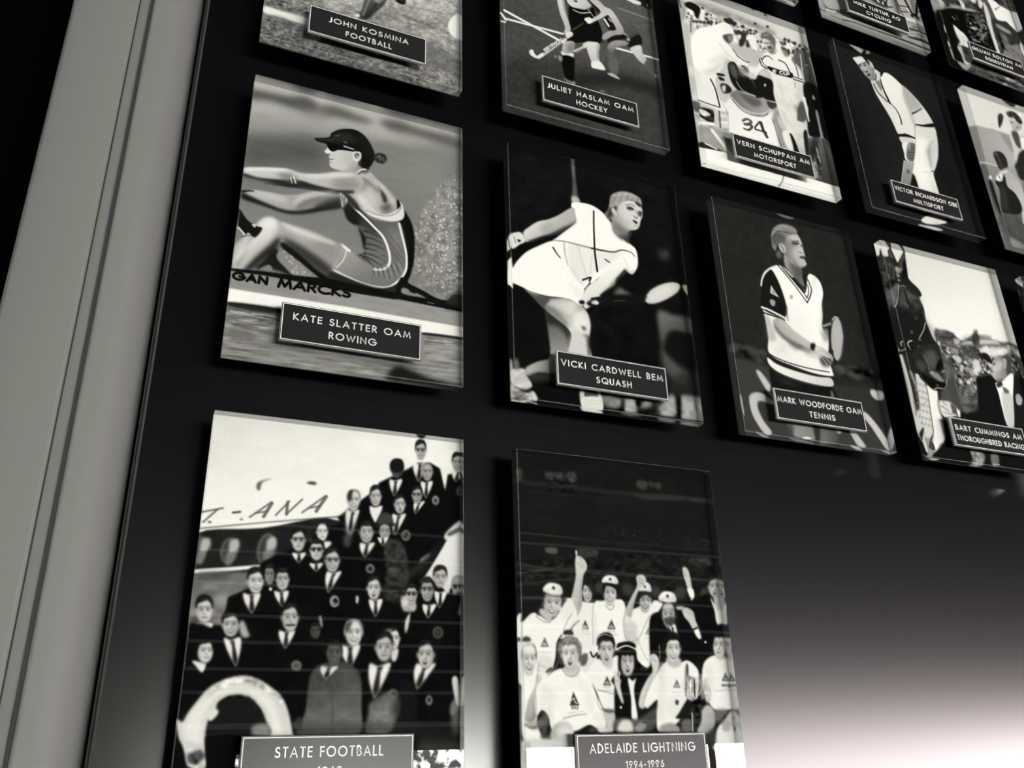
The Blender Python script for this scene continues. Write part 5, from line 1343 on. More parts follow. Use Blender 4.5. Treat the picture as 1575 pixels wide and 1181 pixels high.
PICTURES['bench'] = '''
base 120
P 150 2.8 1 1 838 1391 1068 1296 1048 1352 1007 1406 841 1417
P 110 3.8 1 1 948 1355 1052 1312 1035 1352 1012 1381 966 1371
S 70 6.6 2.8 1 1 983 1350 1030 1354
S 240 10.3 1.9 1 1 895 1381 951 1382 1015 1386
P 165 2.8 1 1 843 1410 897 1395 956 1398 1014 1394 998 1407 936 1416
S 85 7.4 2.8 .7 1 861 1405 922 1398
N 60 101.8 82.8 3 9.6 -0.46 3 - - 1 -67 5 1073 -217 1003 1413 -4 1413
P 190 24.6 1 1 753 498 675 718 556 849 463 820 448 649 521 430 643 289 741 317
P 60 12.8 1 1 720 154 682 251 617 316 563 313 551 244 588 147 653 80 709 83
soften 1.8
grain 2
'''
PICTURES['motor'] = '''
base 200
P 205>222>442>-77>944>4 6.5 1 0 20 -124 449 -114 1085 -107 1110 133 717 103 124 107 -8 107
P 150 17.3 .9 1 130 61 258 42 443 50 622 62 754 67 765 118 611 121 433 114 170 121
N 30 56.8 35.5 2 8.6 -0.37 2 - - 1 130 61 443 50 774 70 763 129 431 126 170 121
P 205 8.6 1 1 22 95 164 91 332 132 553 111 765 118 922 114 1041 103 1082 363 880 326 576 329 436 338 193 293 16 288
N 75 38.7 39.8 5 8.6 -0.36 3 - - 1 22 95 164 91 332 132 553 111 765 118 922 114 1041 103 1082 363 880 326 576 329 436 338 193 293 16 288
D 60 8.6 21.4 240 255 6 3.2 1 1 22 95 164 91 332 132 553 111 765 118 922 114 1041 103 1082 363 880 326 576 329 436 338 193 293 16 288
D 55 6.4 17.1 20 70 7 3.2 .9 1 22 95 164 91 332 132 553 111 765 118 922 114 1041 103 1082 363 880 326 576 329 436 338 193 293 16 288
P 188 14.7 .9 1 378 339 520 307 614 337 598 427 460 435 388 398
P 28 4.3 .9 1 423 129 405 152 378 163 359 154 359 132 377 109 403 99 422 107
P 28 4.3 .9 1 454 136 440 152 420 160 405 154 404 139 418 123 438 115 453 121
P 28 4.2 .9 1 228 140 220 151 209 155 202 152 202 141 209 131 220 126 228 130
P 28 4.2 .9 1 250 208 238 226 224 235 215 228 217 209 229 190 244 182 253 189
P 28 4.3 .9 1 514 137 504 149 491 155 483 151 483 139 492 126 505 121 514 125
P 28 4.3 .9 1 572 147 563 158 551 163 541 159 541 149 550 138 563 133 572 137
P 28 4.3 .9 1 486 206 471 224 448 232 430 226 429 209 444 192 467 183 484 190
P 28 4.2 .9 1 503 258 475 309 449 331 441 310 454 260 482 208 508 186 517 207
P 28 4.3 .9 1 548 267 527 301 507 316 498 302 506 268 526 234 546 219 556 233
P 28 4.4 .9 1 727 53 720 62 710 66 703 63 703 54 711 45 721 41 727 44
P 28 4.4 .9 1 623 66 615 75 606 79 599 76 599 67 606 58 616 54 623 57
P 22 4.1 1 1 42 119 89 83 145 88 164 123 139 208 117 196 108 157 63 143
P 170 4.1 1 1 -8 107 40 98 46 203 4 272
S 60 10.3 4.1 1 1 7 101 13 162
P 190 8.1 1 1 76 254 127 224 105 316 63 395
S 90 8.1 3 1 1 76 254 63 353
P 240 6.4 1 1 522 178 580 188 588 314 532 292
P 25 3.1 .85 1 74 193 69 202 62 207 57 204 57 196 62 188 69 183 74 186
P 66 3.1 .85 1 115 246 107 255 94 261 83 259 81 251 88 241 101 235 112 237
P 248 4.1 .8 1 115 279 108 296 98 305 90 301 90 286 97 269 107 259 115 264
P 57 3.1 .85 1 142 237 134 248 122 254 112 252 110 243 118 232 130 226 140 228
P 48 3.1 .85 1 170 229 162 240 150 247 141 244 139 234 147 222 159 216 168 219
P 248 4.1 .8 1 172 262 165 279 154 288 147 284 147 269 154 252 164 243 172 247
P 39 3.1 .85 1 197 220 190 233 178 239 170 236 169 225 177 213 188 206 197 209
P 30 3.1 .85 1 225 212 218 225 207 232 199 228 199 217 206 203 217 196 225 200
P 248 4.1 .8 1 229 245 222 262 211 272 204 267 204 252 211 235 222 225 229 230
P 71 3.1 .85 1 253 203 246 218 235 225 228 221 228 208 236 194 247 187 254 191
P 62 3.1 .85 1 295 190 287 205 277 212 271 207 272 194 279 179 290 171 296 176
P 248 4.2 .8 1 301 223 293 240 282 250 275 245 275 230 282 212 293 203 301 207
P 53 3.2 .85 1 323 181 315 197 306 205 300 199 302 185 310 169 319 161 325 166
P 67 3.2 .85 1 437 214 426 233 412 243 403 237 404 219 415 200 429 190 438 196
P 58 3.2 .85 1 466 205 455 225 441 235 433 229 435 210 445 190 459 180 468 186
P 248 4.2 .8 1 468 239 460 257 449 266 441 262 441 246 449 229 460 219 468 223
P 49 3.2 .85 1 509 191 498 212 485 223 477 216 479 196 490 175 504 165 512 171
P 40 3.2 .85 1 539 182 527 205 514 215 508 208 510 187 522 165 534 154 542 162
P 248 4.3 .8 1 542 216 534 234 523 244 515 239 515 224 523 206 535 196 542 201
P 31 3.2 .85 1 568 174 561 183 551 188 543 186 542 178 548 169 559 164 567 166
P 72 3.2 .85 1 598 165 591 175 581 180 574 178 573 169 580 159 590 153 597 156
P 248 4.3 .8 1 603 199 595 217 583 226 576 222 576 206 584 188 596 178 603 183
P 63 3.2 .85 1 615 226 609 237 599 242 593 239 593 230 600 219 609 213 616 216
P 54 3.2 .85 1 645 217 638 229 630 235 624 231 625 221 632 209 640 203 646 206
P 248 4.3 .8 1 652 250 644 268 633 278 625 274 625 258 633 240 645 230 653 235
P 45 3.3 .85 1 689 203 682 216 674 222 669 218 671 206 678 194 686 188 691 191
P 36 3.3 .85 1 730 193 720 207 705 214 693 211 693 199 702 185 717 177 729 181
P 248 4.4 .8 1 729 228 720 246 708 255 700 251 701 235 709 217 721 207 729 212
P 27 3.3 .85 1 760 184 750 199 735 206 725 203 725 190 735 175 749 167 760 171
P 68 3.3 .85 1 790 175 780 191 766 199 757 194 757 180 767 165 781 157 791 161
P 248 4.4 .8 1 791 210 783 228 771 238 763 233 763 217 772 199 784 189 792 194
P 59 3.3 .85 1 821 166 811 183 798 191 789 186 790 171 800 155 813 146 822 151
P 50 3.3 .85 1 852 157 842 174 829 183 821 178 823 162 833 144 846 136 854 141
P 248 4.4 .8 1 855 192 846 210 834 220 826 215 827 199 835 181 847 171 855 176
P 41 3.3 .85 1 869 219 859 237 847 246 839 240 842 223 852 205 864 197 871 202
P 32 3.3 .85 1 915 205 904 224 892 233 886 227 889 209 900 190 911 181 918 187
P 248 4.4 .8 1 920 239 910 257 898 267 890 263 891 247 900 228 912 219 920 223
P 73 3.3 .85 1 946 196 935 216 924 225 919 218 922 200 933 180 944 170 950 177
P 64 3.4 .85 1 977 187 966 208 956 217 951 210 956 190 966 170 977 160 982 167
P 248 4.5 .8 1 984 221 975 239 963 249 954 245 955 229 964 210 977 200 985 205
P 55 3.4 .85 1 1009 178 998 200 988 210 984 202 989 181 1000 159 1010 149 1014 157
P 46 3.4 .85 1 1051 167 1037 190 1020 202 1010 195 1012 173 1026 150 1044 139 1054 146
P 248 4.5 .8 1 1049 203 1040 221 1027 231 1019 227 1020 211 1030 192 1042 182 1050 187
P 37 3.4 .85 1 1083 158 1074 168 1060 174 1048 172 1046 164 1055 154 1069 148 1081 150
P 28 3.4 .85 1 1130 143 1121 154 1107 160 1097 158 1095 149 1104 138 1118 132 1129 134
P 248 4.5 .8 1 1130 179 1121 198 1108 208 1100 203 1101 187 1110 168 1123 158 1131 163
P 30 4.5 .85 1 946 121 935 135 922 142 915 136 917 122 928 108 940 101 948 107
P 30 4.5 .85 1 987 128 976 142 963 149 956 143 958 129 969 115 981 108 989 114
P 30 4.5 .85 1 1019 149 1009 164 996 170 988 164 991 150 1001 136 1014 129 1022 135
P 30 4.5 .85 1 1038 186 1028 201 1015 207 1007 202 1010 188 1020 173 1033 167 1041 172
P 30 4.5 .85 1 894 118 883 133 871 139 863 134 865 119 876 105 888 98 896 104
P 30 4.5 .85 1 862 119 852 133 839 140 832 134 834 120 844 106 857 99 864 105
P 30 4.5 .85 1 956 172 946 187 933 193 926 188 928 173 939 159 951 153 959 158
P 252>235>121>475>257>629 3 1 1 58 428 80 368 137 294 239 238 327 167 385 165 411 220 392 249 329 278 313 321 356 358 407 402 460 435 494 464 448 507 391 501 308 479 277 562 228 640 201 699 205 826 241 862 240 930 193 936 44 908 45 802 50 663 46 554
P 252 20.1 .9 1 58 428 136 299 235 266 281 344 238 505 108 642 53 642
P 195 9.9 .6 1 105 663 175 618 283 519 244 594 171 650
P 215 12.1 .5 1 155 565 315 436 339 468 272 533
P 205 9.6 .4 1 50 663 92 687 59 797 43 783
S 190 8.2 5.1 .5 1 278 366 334 439 394 479
S 215 5.9 2.9 .6 1 92 687 218 643
P 245 4.2 1 1 326 172 385 165 415 224 393 243 335 238 318 224
P 70 5.2 1 1 319 282 393 243 397 279 359 336 328 315
P 150 5.2 .8 1 359 272 401 256 383 305 361 324
S 30 11.6 1.9 1 1 163 702 187 763 197 848 203 904
S 35 8.6 1.9 1 1 40 904 107 911 201 912
S 40 2.9 1 .5 1 213 833 238 912
S 60 9.3 3.1 .8 1 381 380 422 428 477 450 497 442
P 60 4.1 1 1 408 516 450 490 484 519 465 547 432 543
S 225 16.4 4.1 1 1 418 512 489 549
S 60 7.2 3.1 .7 1 403 424 458 446
P 225 7.6 1 1 3 679 60 659 46 898 6 930
P 175 7.6 .6 1 7 717 39 745 28 865 7 853
P 60 5.6 .8 1 -3 933 51 925 42 994 5 1006
P 35 4.7 1 1 46 964 119 950 157 966 136 1048 61 1044 42 1022
P 235 3.7 1 1 44 974 97 976 121 997 73 1021 48 1011
P 190 7.4 .8 1 5 1006 43 1050 130 1060 247 1061 229 1178 -7 1221
N 55 38.9 25.6 11 5.6 -0.3 2 - - 1 -2 989 269 921 226 1198 -17 1270
S 245 20.5 2.8 1 1 39 1079 139 1062
S 235 16.8 2.8 1 1 19 1094 123 1108 252 1088
S 240 22.2 2.8 1 1 114 1111 183 1183 209 1248
S 45 5.5 2.8 .8 1 36 1098 103 1124 170 1214
S 60 4.7 1.9 .7 1 140 1112 239 1110
S 200 24.5 2.8 1 1 163 955 155 1071
S 90 11.4 2.8 1 1 192 946 182 1072
S 70 3.8 1.9 1 1 270 853 244 1081
P 235>245>303>812>509>1037 2.9 1 1 238 883 306 802 350 875 440 895 550 865 639 802 630 904 616 1082 279 1089 244 1081 259 924
P 22 3 1 1 220 633 277 623 275 639 226 651
P 28 3 1 1 225 661 262 658 274 674 240 686
P 35 3.9 1 1 235 717 284 700 317 729 302 764 244 783
P 200 3.9 1 1 242 735 273 714 265 766 245 773
P 24 4.1 1 1 320 526 374 487 404 537 438 567 475 574 541 531 600 531 666 549 667 702 565 726 495 739 410 738 357 716 320 648
P 95 8.1 .8 1 328 534 371 508 387 584 370 631 337 602
P 150 8.2 .6 1 406 527 468 499 501 534 475 574 406 588
P 235 5.2 1 1 490 486 571 468 597 490 539 541 499 545
S 60 8.2 3.1 .8 1 445 523 481 541
S 150 9 3 1 1 367 652 405 709 497 728
S 185 14.1 2.5 1 1 383 727 498 726
P 235 2.6 1 1 605 599 601 609 595 615 589 613 589 604 593 594 599 589 605 590
S 110 8.2 4.1 .7 1 492 589 512 643
P 115>160>323>805>546>831 5 1 1 301 774 355 726 428 741 504 746 567 715 595 776 573 843 499 886 424 881 353 855 312 819
P 70 12 .7 1 373 730 447 745 524 739 535 786 473 816 403 780
S 215 7.9 2 .9 1 310 800 363 852 435 872 522 859 577 822
S 50 4.9 2 .8 1 304 812 360 872 440 895 539 873 579 836
P 40 6.1 .9 1 594 726 665 713 655 767 612 791 587 769
S 225 6.1 2 1 1 604 728 663 724
P 150 10.1 1 1 643 781 687 806 765 911 790 1030 634 1086 622 945 607 872
S 40 5 2 1 1 607 872 623 993 639 1085
P 215 8.1 .7 1 654 827 679 849 713 927 680 947 650 897
S 95 17.5>21.4 1.9 1 1 364 963 400 939 431 951 398 981 374 986
S 75 21.3>13.6 1.9 1 1 398 979 430 985 400 1023 363 1025
S 70 13.7 2 1 0 496 931 454 983 450 1003 535 1001
S 60 25.5 2 1 0 505 933 514 988 534 1035
P 242>222>730>304>860>730 3.1 1 1 643 315 683 290 722 297 797 227 856 237 887 291 916 357 942 433 920 567 880 683 839 737 895 811 871 878 815 905 822 1021 738 1046 717 955 679 849 668 753 656 655 671 547 643 453 562 523 523 578 477 563 503 523 577 434 608 371
P 205 14.9 .6 1 851 475 930 490 905 613 854 712 805 708 853 569
P 215 14.5 .5 1 679 586 728 590 720 735 680 738
P 205 8.2 .6 1 786 855 884 814 871 878 807 898
N 16 44.6 65.7 13 8.3 -0.31 2 - - 1 678 535 930 490 843 1015 718 1052
S 30 10.6 2.1 1 1 590 388 602 436 644 447
S 35 7.4 2.1 1 1 606 371 620 419 657 432
S 40 8.6 2.1 1 1 612 380 643 342 676 330 703 347
S 60 5.2 3.1 .5 1 657 432 588 488 524 572
P 20 2.1 1 1 654 423 719 421 791 417 853 411 845 456 771 466 700 470 654 449
text IE_CUP 235 .27 .3 0 1 683 465 136.7 -19.7 9.1 -25.8
S 28 10.8 2.2 1 1 756 333 805 342 827 388 841 447
S 35 8.7 2.2 1 1 873 286 898 341 902 426
S 35 9.8 2.2 1 1 858 441 935 441
S 35 10.8 2.2 1 1 853 464 936 462
S 90 4.3 2.1 1 1 858 494 851 538
P 120 8.4 .5 1 805 708 870 687 872 727 826 752
P 200 5.1 .8 1 483 530 531 534 513 581 473 585
P 215>150>668>197>723>231 4.4 1 1 648 173 671 132 716 109 750 146 756 198 734 261 692 298 662 266 645 218
P 105 4.4 1 1 640 160 667 122 716 105 752 134 761 185 744 235 730 197 703 180 662 179 644 196
S 190 8.8 3.3 .5 1 667 149 712 127
S 60 6.5 2.2 1 1 655 219 687 213
S 70 6.6 2.2 1 1 698 203 730 197
P 60 3.3 1 1 680 248 719 228 704 255 683 260
P 235 4.3 .7 1 659 223 677 238 663 260
P 110 6.5 .8 1 709 259 746 224 724 286 690 303
P 238 5.5 1 1 768 161 805 180 792 250 752 243
P 60 5.5 1 1 801 203 843 198 865 245 830 269 805 234
P 150 6.6 .8 1 802 225 839 222 852 261 816 284
P 95>70>930>232>1018>417 5.5 1 1 915 205 976 160 1021 199 1048 222 1053 351 1039 442 948 452 938 349 887 291
S 205 8.8 2.2 1 1 961 210 949 345 943 454
D 10 4.4 7.8 190 240 17 1.3 1 1 991 243 1032 250 1025 383 985 375
P 20 4.3 1 1 940 465 1031 456 1038 569 1034 777 981 904 892 921 901 778 930 688 915 589
P 60 6.3 .85 1 865 657 898 647 901 778 820 834 826 752
S 235 23.2>10.6 3.2 1 1 913 601 913 795
P 240 2.7 1 1 995 552 1012 544 1002 581 988 586
P 240 2.7 1 1 1037 549 1052 554 1049 576 1037 575
P 235 3.3 1 1 1021 427 1043 425 1040 463 1024 463
P 225 4.2 1 1 994 677 1053 689 1058 901 995 910 990 791
P 50 3.2 .8 1 1008 683 1026 698 1033 737 1013 733
P 225 4.1 1 1 870 928 922 922 902 968 875 956
P 110>60>939>931>995>1226 4.1 1 1 908 941 996 905 1057 906 1054 1277 884 1285 843 1249 850 1076
P 30 6.1 .7 1 860 1073 938 942 934 1051 939 1146 860 1169
S 225 9.2 4.1 .7 1 929 984 935 1119
P 150 5 .8 1 868 1128 906 1136 882 1248 843 1249
N 60 24.2 27.3 20 4 -0.28 2 - - 1 882 969 957 946 920 1256 841 1259
P 20 3 1 1 714 970 746 956 779 1087 739 1089
P 235 5 1 1 666 965 712 932 728 976 731 1081 684 1076
P 220>190>765>905>812>1067 4.1 1 1 774 863 859 837 839 1079 779 1087
N 24 26.4 25.6 21 8.1 -0.29 2 - - 1 785 860 870 833 839 1079 779 1087
P 30 3 1 1 844 911 878 891 853 1084 829 1082
P 40 8.2 .7 1 867 944 965 909 937 992 860 1073 852 1017
P 150 5.5 .8 1 2 1123 261 1090 252 1259 145 1263 3 1277
P 35 3.6 1 1 10 1230 87 1234 173 1254 126 1268 12 1274
S 235 27.8 2.8 1 1 118 1115 173 1190 226 1257
P 110 7.5 .7 1 194 1110 250 1102 245 1187 195 1165
S 235 10.9 2.7 1 1 53 1231 129 1249
S 190 12.8 4.6 .8 1 9 1102 10 1230
P 248 2.8 1 0 3 1277 57 1266 163 1257 262 1256 599 1270 867 1271 1024 1275 1070 1338 999 1431 -9 1431
P 232 3.7 .8 1 5 1388 392 1391 558 1387 546 1404 264 1409 -1 1405
P 225 3.9 .8 1 583 1380 990 1383 985 1407 566 1398
P 225 5.4 .5 1 -3 1288 33 1279 35 1393 -2 1407
P 190 2.7 .8 1 37 1379 33 1386 23 1393 13 1396 8 1392 12 1385 22 1378 33 1375
S 90 8.5 2.8 .8 1 619 1288 592 1355 556 1401
S 150 3.7 1.9 .6 1 15 1381 268 1380 581 1367 996 1358
S 120 15.3 7.7 .5 1 274 1261 637 1269 832 1252
S 170 18.8 7.5 .6 1 254 1249 411 1281 597 1280
soften 1.3
grain 2
'''
PICTURES['tennis'] = '''
base 33
P 40 54.9 .5 1 31 -37 1063 -43 1009 919 4 961
N 5 49.8 45.6 2 7.3 -0.2 2 - - 1 31 -37 1063 -43 1009 919 4 961
S 34 51.9 8.6 .5 1 19 -16 4 907
P 58 8.4 1 1 -21 1014 271 999 673 1046 1072 1053 1071 1413 -12 1428
P 46 17.6 .9 1 692 1044 1060 1022 1035 1264 828 1181 678 1109
P 40 3.1 .9 1 -19 1006 41 1020 43 1386 0 1406
N 60 62.3 40.4 3 11.6 -0.17 2 - - 1 7 887 102 879 253 900 261 953 87 966 6 949
P 75 11.6 .8 1 83 886 134 889 183 904 252 908 257 931 161 931 88 912
P 85 9.9 .7 1 222 970 210 981 190 984 176 977 174 965 187 954 206 951 221 958
P 70 6.5 .7 1 31 899 72 907 58 940 20 939
N 50 70.8 34.8 6 12.6 -0.15 2 - - 1 722 911 1055 891 1037 960 717 976
P 75 10.7 .8 1 793 943 772 958 741 962 717 952 714 934 735 919 767 915 791 925
P 78 10.7 .8 1 891 973 868 980 831 973 802 957 798 941 821 934 857 941 887 957
P 70 11 .7 1 1054 916 1032 927 1005 926 988 912 990 894 1012 882 1039 884 1057 898
P 195 4.9 1 1 168 1041 195 1033 250 1109 244 1170 212 1129
P 195 4 1 1 94 1206 107 1178 139 1161 182 1160 236 1186 254 1206 231 1216 190 1207 156 1208 143 1229 146 1265 170 1320 210 1376 166 1389 125 1340 98 1278
P 190 3.1 1 1 101 1382 141 1392 188 1404 147 1405
P 150 2.3 1 1 40 1184 49 1205 51 1299 42 1293 35 1236
P 200 4.3 1 1 863 1173 894 1180 947 1236 995 1307 1030 1372 985 1381 943 1321 903 1257 864 1208
P 190 4.2 1 1 739 1300 780 1303 808 1337 835 1379 787 1385 759 1351
P 190 3.3 1 1 638 1301 683 1303 669 1324 642 1323
P 210 4.5 1 1 956 1029 991 1025 1023 1051 1015 1083 977 1082 952 1058
P 200 3.6 1 1 1036 1058 1056 1031 1061 1094 1039 1085
P 195 3.6 1 1 1016 1152 1049 1156 1028 1198
P 180 3.4 1 1 723 1385 778 1387 801 1406 756 1402
P 185 3.4 1 1 936 1387 1020 1392 1002 1404
P 170 2.6 1 1 1043 1340 1063 1322 1062 1376 1031 1387
P 150>130>332>1313>476>1369 4 1 1 326 1300 493 1293 492 1379 422 1383 353 1381 342 1349
P 70 8 .8 1 316 1309 359 1310 345 1378 320 1374
P 120>80>518>1297>640>1312 6.6 1 1 528 1293 644 1297 632 1388 576 1402 506 1395
P 40 6.5 .9 1 493 1293 537 1295 516 1390 492 1382
P 235 2.4 1 1 401 1379 442 1370 466 1378 421 1385
P 30 3.2 .8 1 234 1384 353 1381 506 1395 650 1390 620 1400 488 1397 350 1399
P 140 3.2 .8 1 322 1388 462 1397 465 1406 349 1403
P 22 4.2 1 1 262 1000 301 1025 418 1053 560 1063 676 1054 662 1157 274 1166 258 1092
P 52 11.7 .7 1 280 1043 398 1064 448 1080 359 1085
P 110 4.3 1 1 663 1072 678 1109 655 1127
P 236>250>286>714>626>481 2.3 1 1 308 443 335 395 388 353 439 329 485 337 549 393 612 458 653 353 685 338 728 364 744 405 742 458 716 532 706 603 686 682 715 752 692 879 699 951 692 984 567 987 418 963 316 940 271 901 286 819 287 714 293 631 424 656 431 520 393 425 342 402
P 235 35.2 .6 1 398 693 558 631 572 744 459 845 337 826
P 205 7.3 .6 1 716 532 679 726 659 729 702 552
P 215 9.5 .5 1 683 347 718 366 684 435
P 150 8.6 .5 1 286 665 324 707 342 801 318 837 284 827 283 747
P 24 2.7 1 1 298 496 306 452 343 397 386 367 421 428 442 509 451 584 435 654 420 677 366 671 273 639 280 575
S 230 10 1.8 1 1 296 492 308 452 338 403 382 363 423 343
S 215 14.1 1.8 1 1 276 634 318 639 370 654 428 672
S 24 8.8 2.6 1 1 269 664 348 674 422 687
P 215 1.8 1 0 366 474 410 546 352 528
P 150 2.7 1 0 372 490 397 531 366 525
P 165 2.7 1 1 344 571 377 575 364 609 341 603
S 50 5.3 2.6 .6 1 339 597 349 616
P 30 3.6 .7 1 446 585 457 599 443 652 433 654
S 70 8 3.6 .6 1 448 626 445 685
P 30 2.8 1 1 467 332 511 348 551 384 588 437 607 459 617 387 626 346 638 357 631 411 608 476 574 457 528 406 481 355
S 30 8.3 1.4 1 1 441 328 494 387 555 461 609 540
S 30 7.4 1.4 1 1 460 317 514 378 572 445 616 509
S 28 8.4 1.4 1 1 609 540 644 486 660 440 647 381
S 30 6.5 1.4 1 1 611 510 634 471 640 418
P 185 2.8 1 1 479 329 543 377 531 388 483 346
P 150 2.7 .8 1 492 515 511 514 508 532 491 538
P 165>95>498>262>616>343 3.7 1 1 502 244 539 254 588 297 614 309 607 389 613 432 582 421 543 377 496 325
P 70 11.3 .6 1 531 291 604 311 612 327 585 403 555 365
P 120 5.6 .8 1 588 367 610 398 607 437 587 420
P 148>190>514>178>648>184 2.9 1 1 504 136 561 91 623 71 649 111 655 147 657 191 660 218 648 239 660 272 641 294 609 310 568 301 527 266 501 227 485 186
P 105 17.1 .55 1 530 148 591 134 596 160 546 217 571 282 527 266 496 228
P 205 9.7 .6 1 563 104 629 88 638 118 592 129
P 200 5.8 .7 1 634 160 652 193 630 207 618 191
P 190 9.5 .5 1 592 179 618 191 599 241 572 229
P 45 3.9 .85 1 579 144 621 132 634 138 617 151 586 158
S 50 6.8 2.9 .7 1 576 137 632 122
P 50 2.9 .9 1 642 145 655 147 646 162
S 80 5.8 2.9 .8 1 622 199 645 203
P 50 2.9 1 1 618 232 651 222 653 238 623 242
S 190 6.7 2.9 .7 1 620 254 649 255
P 75 6.6 .6 1 565 266 606 302 652 287 623 311 576 308
P 180 2.8 1 1 472 180 498 166 521 186 516 223 495 234 479 218
S 80 6.6 2.8 .8 1 485 186 503 199 502 222
P 128 2.9 1 1 429 131 452 80 493 43 545 24 603 25 631 42 628 70 590 88 548 108 525 149 523 186 498 164 467 181 443 231 424 209 426 172
P 75 9.5 .75 1 431 144 473 98 511 98 536 119 524 159 489 167 455 192 432 189
P 95 5.6 1 1 447 239 478 223 481 258 467 279 445 275
S 180 7.7>2.9 2.9 .55 1 468 72 502 67 535 74
S 180 7.7>2.9 2.9 .55 1 491 52 545 45 598 50
S 180 7.8>2.9 2.9 .55 1 523 35 575 43 625 62
S 180 7.7>2.9 2.9 .55 1 441 115 481 81 518 60
S 60 9.6>3.8 2.9 .6 1 475 88 563 76
S 60 9.7>3.9 2.9 .6 1 533 84 617 77
S 60 9.5>3.8 2.8 .6 1 439 151 473 98
P 170>185>360>700>562>787 2.6 1 1 338 705 373 682 417 690 472 738 538 775 588 799 623 809 643 847 610 868 568 851 499 831 416 788 351 751
P 75 7 .75 1 344 720 368 756 449 807 518 827 577 850 547 863 477 850 395 808 345 760
P 205 7 .5 1 398 693 480 744 563 787 542 799 459 756 386 712
P 90 10.4 .4 1 415 797 482 825 526 834 473 867 424 843
P 110 8.7 .5 1 351 751 398 791 466 812 478 842 410 822 362 790
P 235 4.5 1 1 664 770 702 751 721 772 704 825 669 814
P 150 9.1 .8 1 685 695 725 688 734 712 718 765 675 764
P 30 3.6 1 1 736 661 768 647 744 710 725 796 726 854 712 897 698 850 721 747
P 172 2.7 1 1 828 732 795 835 755 882 730 847 736 750 769 646 810 596 835 632
P 195 18.4 .4 1 785 635 813 638 819 697 794 785 766 781 771 697
S 70 8.3 2.3 .9 1 760 640 788 600 819 593 837 621 838 676 835 719 809 790 783 853 757 881
S 190 6.5 1.9 1 1 774 620 799 595 822 598
S 170 14.7 3.7 .8 1 700 672 753 648
S 30 4.6 1.8 .8 1 695 685 739 667
P 30 2.7 1 1 582 804 604 791 612 807 597 842 578 846 571 827
S 205 7.1 1.8 1 1 596 795 603 801
P 215>160>612>815>720>879 3.5 1 1 606 825 651 809 692 835 721 855 718 888 682 926 642 936 618 920 610 873
P 50 7.1 .8 1 631 881 695 867 712 893 682 926 643 932 629 910
S 190 6.2 2.2 .8 1 644 883 674 919
S 190 6.2 2.2 .8 1 666 872 696 903
S 190 6.2 2.2 .8 1 687 860 715 880
S 40 10.8 2.7 1 1 702 833 729 820 726 854
S 220 7.1 2.7 1 1 647 850 694 871
P 170 12.3 .6 1 517 832 596 851 617 880 596 891 526 879
P 200 17.1 .4 1 350 852 409 826 398 884 320 920
P 190 7 .5 1 615 848 622 943 678 942 674 919 628 918
S 26 6.9 1.3 1 1 269 913 318 933 403 950 509 961 599 963 673 963
S 26 7.7 1.3 1 1 261 930 313 957 398 977 503 990 593 994 678 992
P 240>205>309>976>680>1013 2.1 1 1 259 942 311 970 395 988 501 1000 591 1004 679 1000 680 1047 562 1054 421 1041 319 1018 264 984
soften 1.3
grain 2
'''
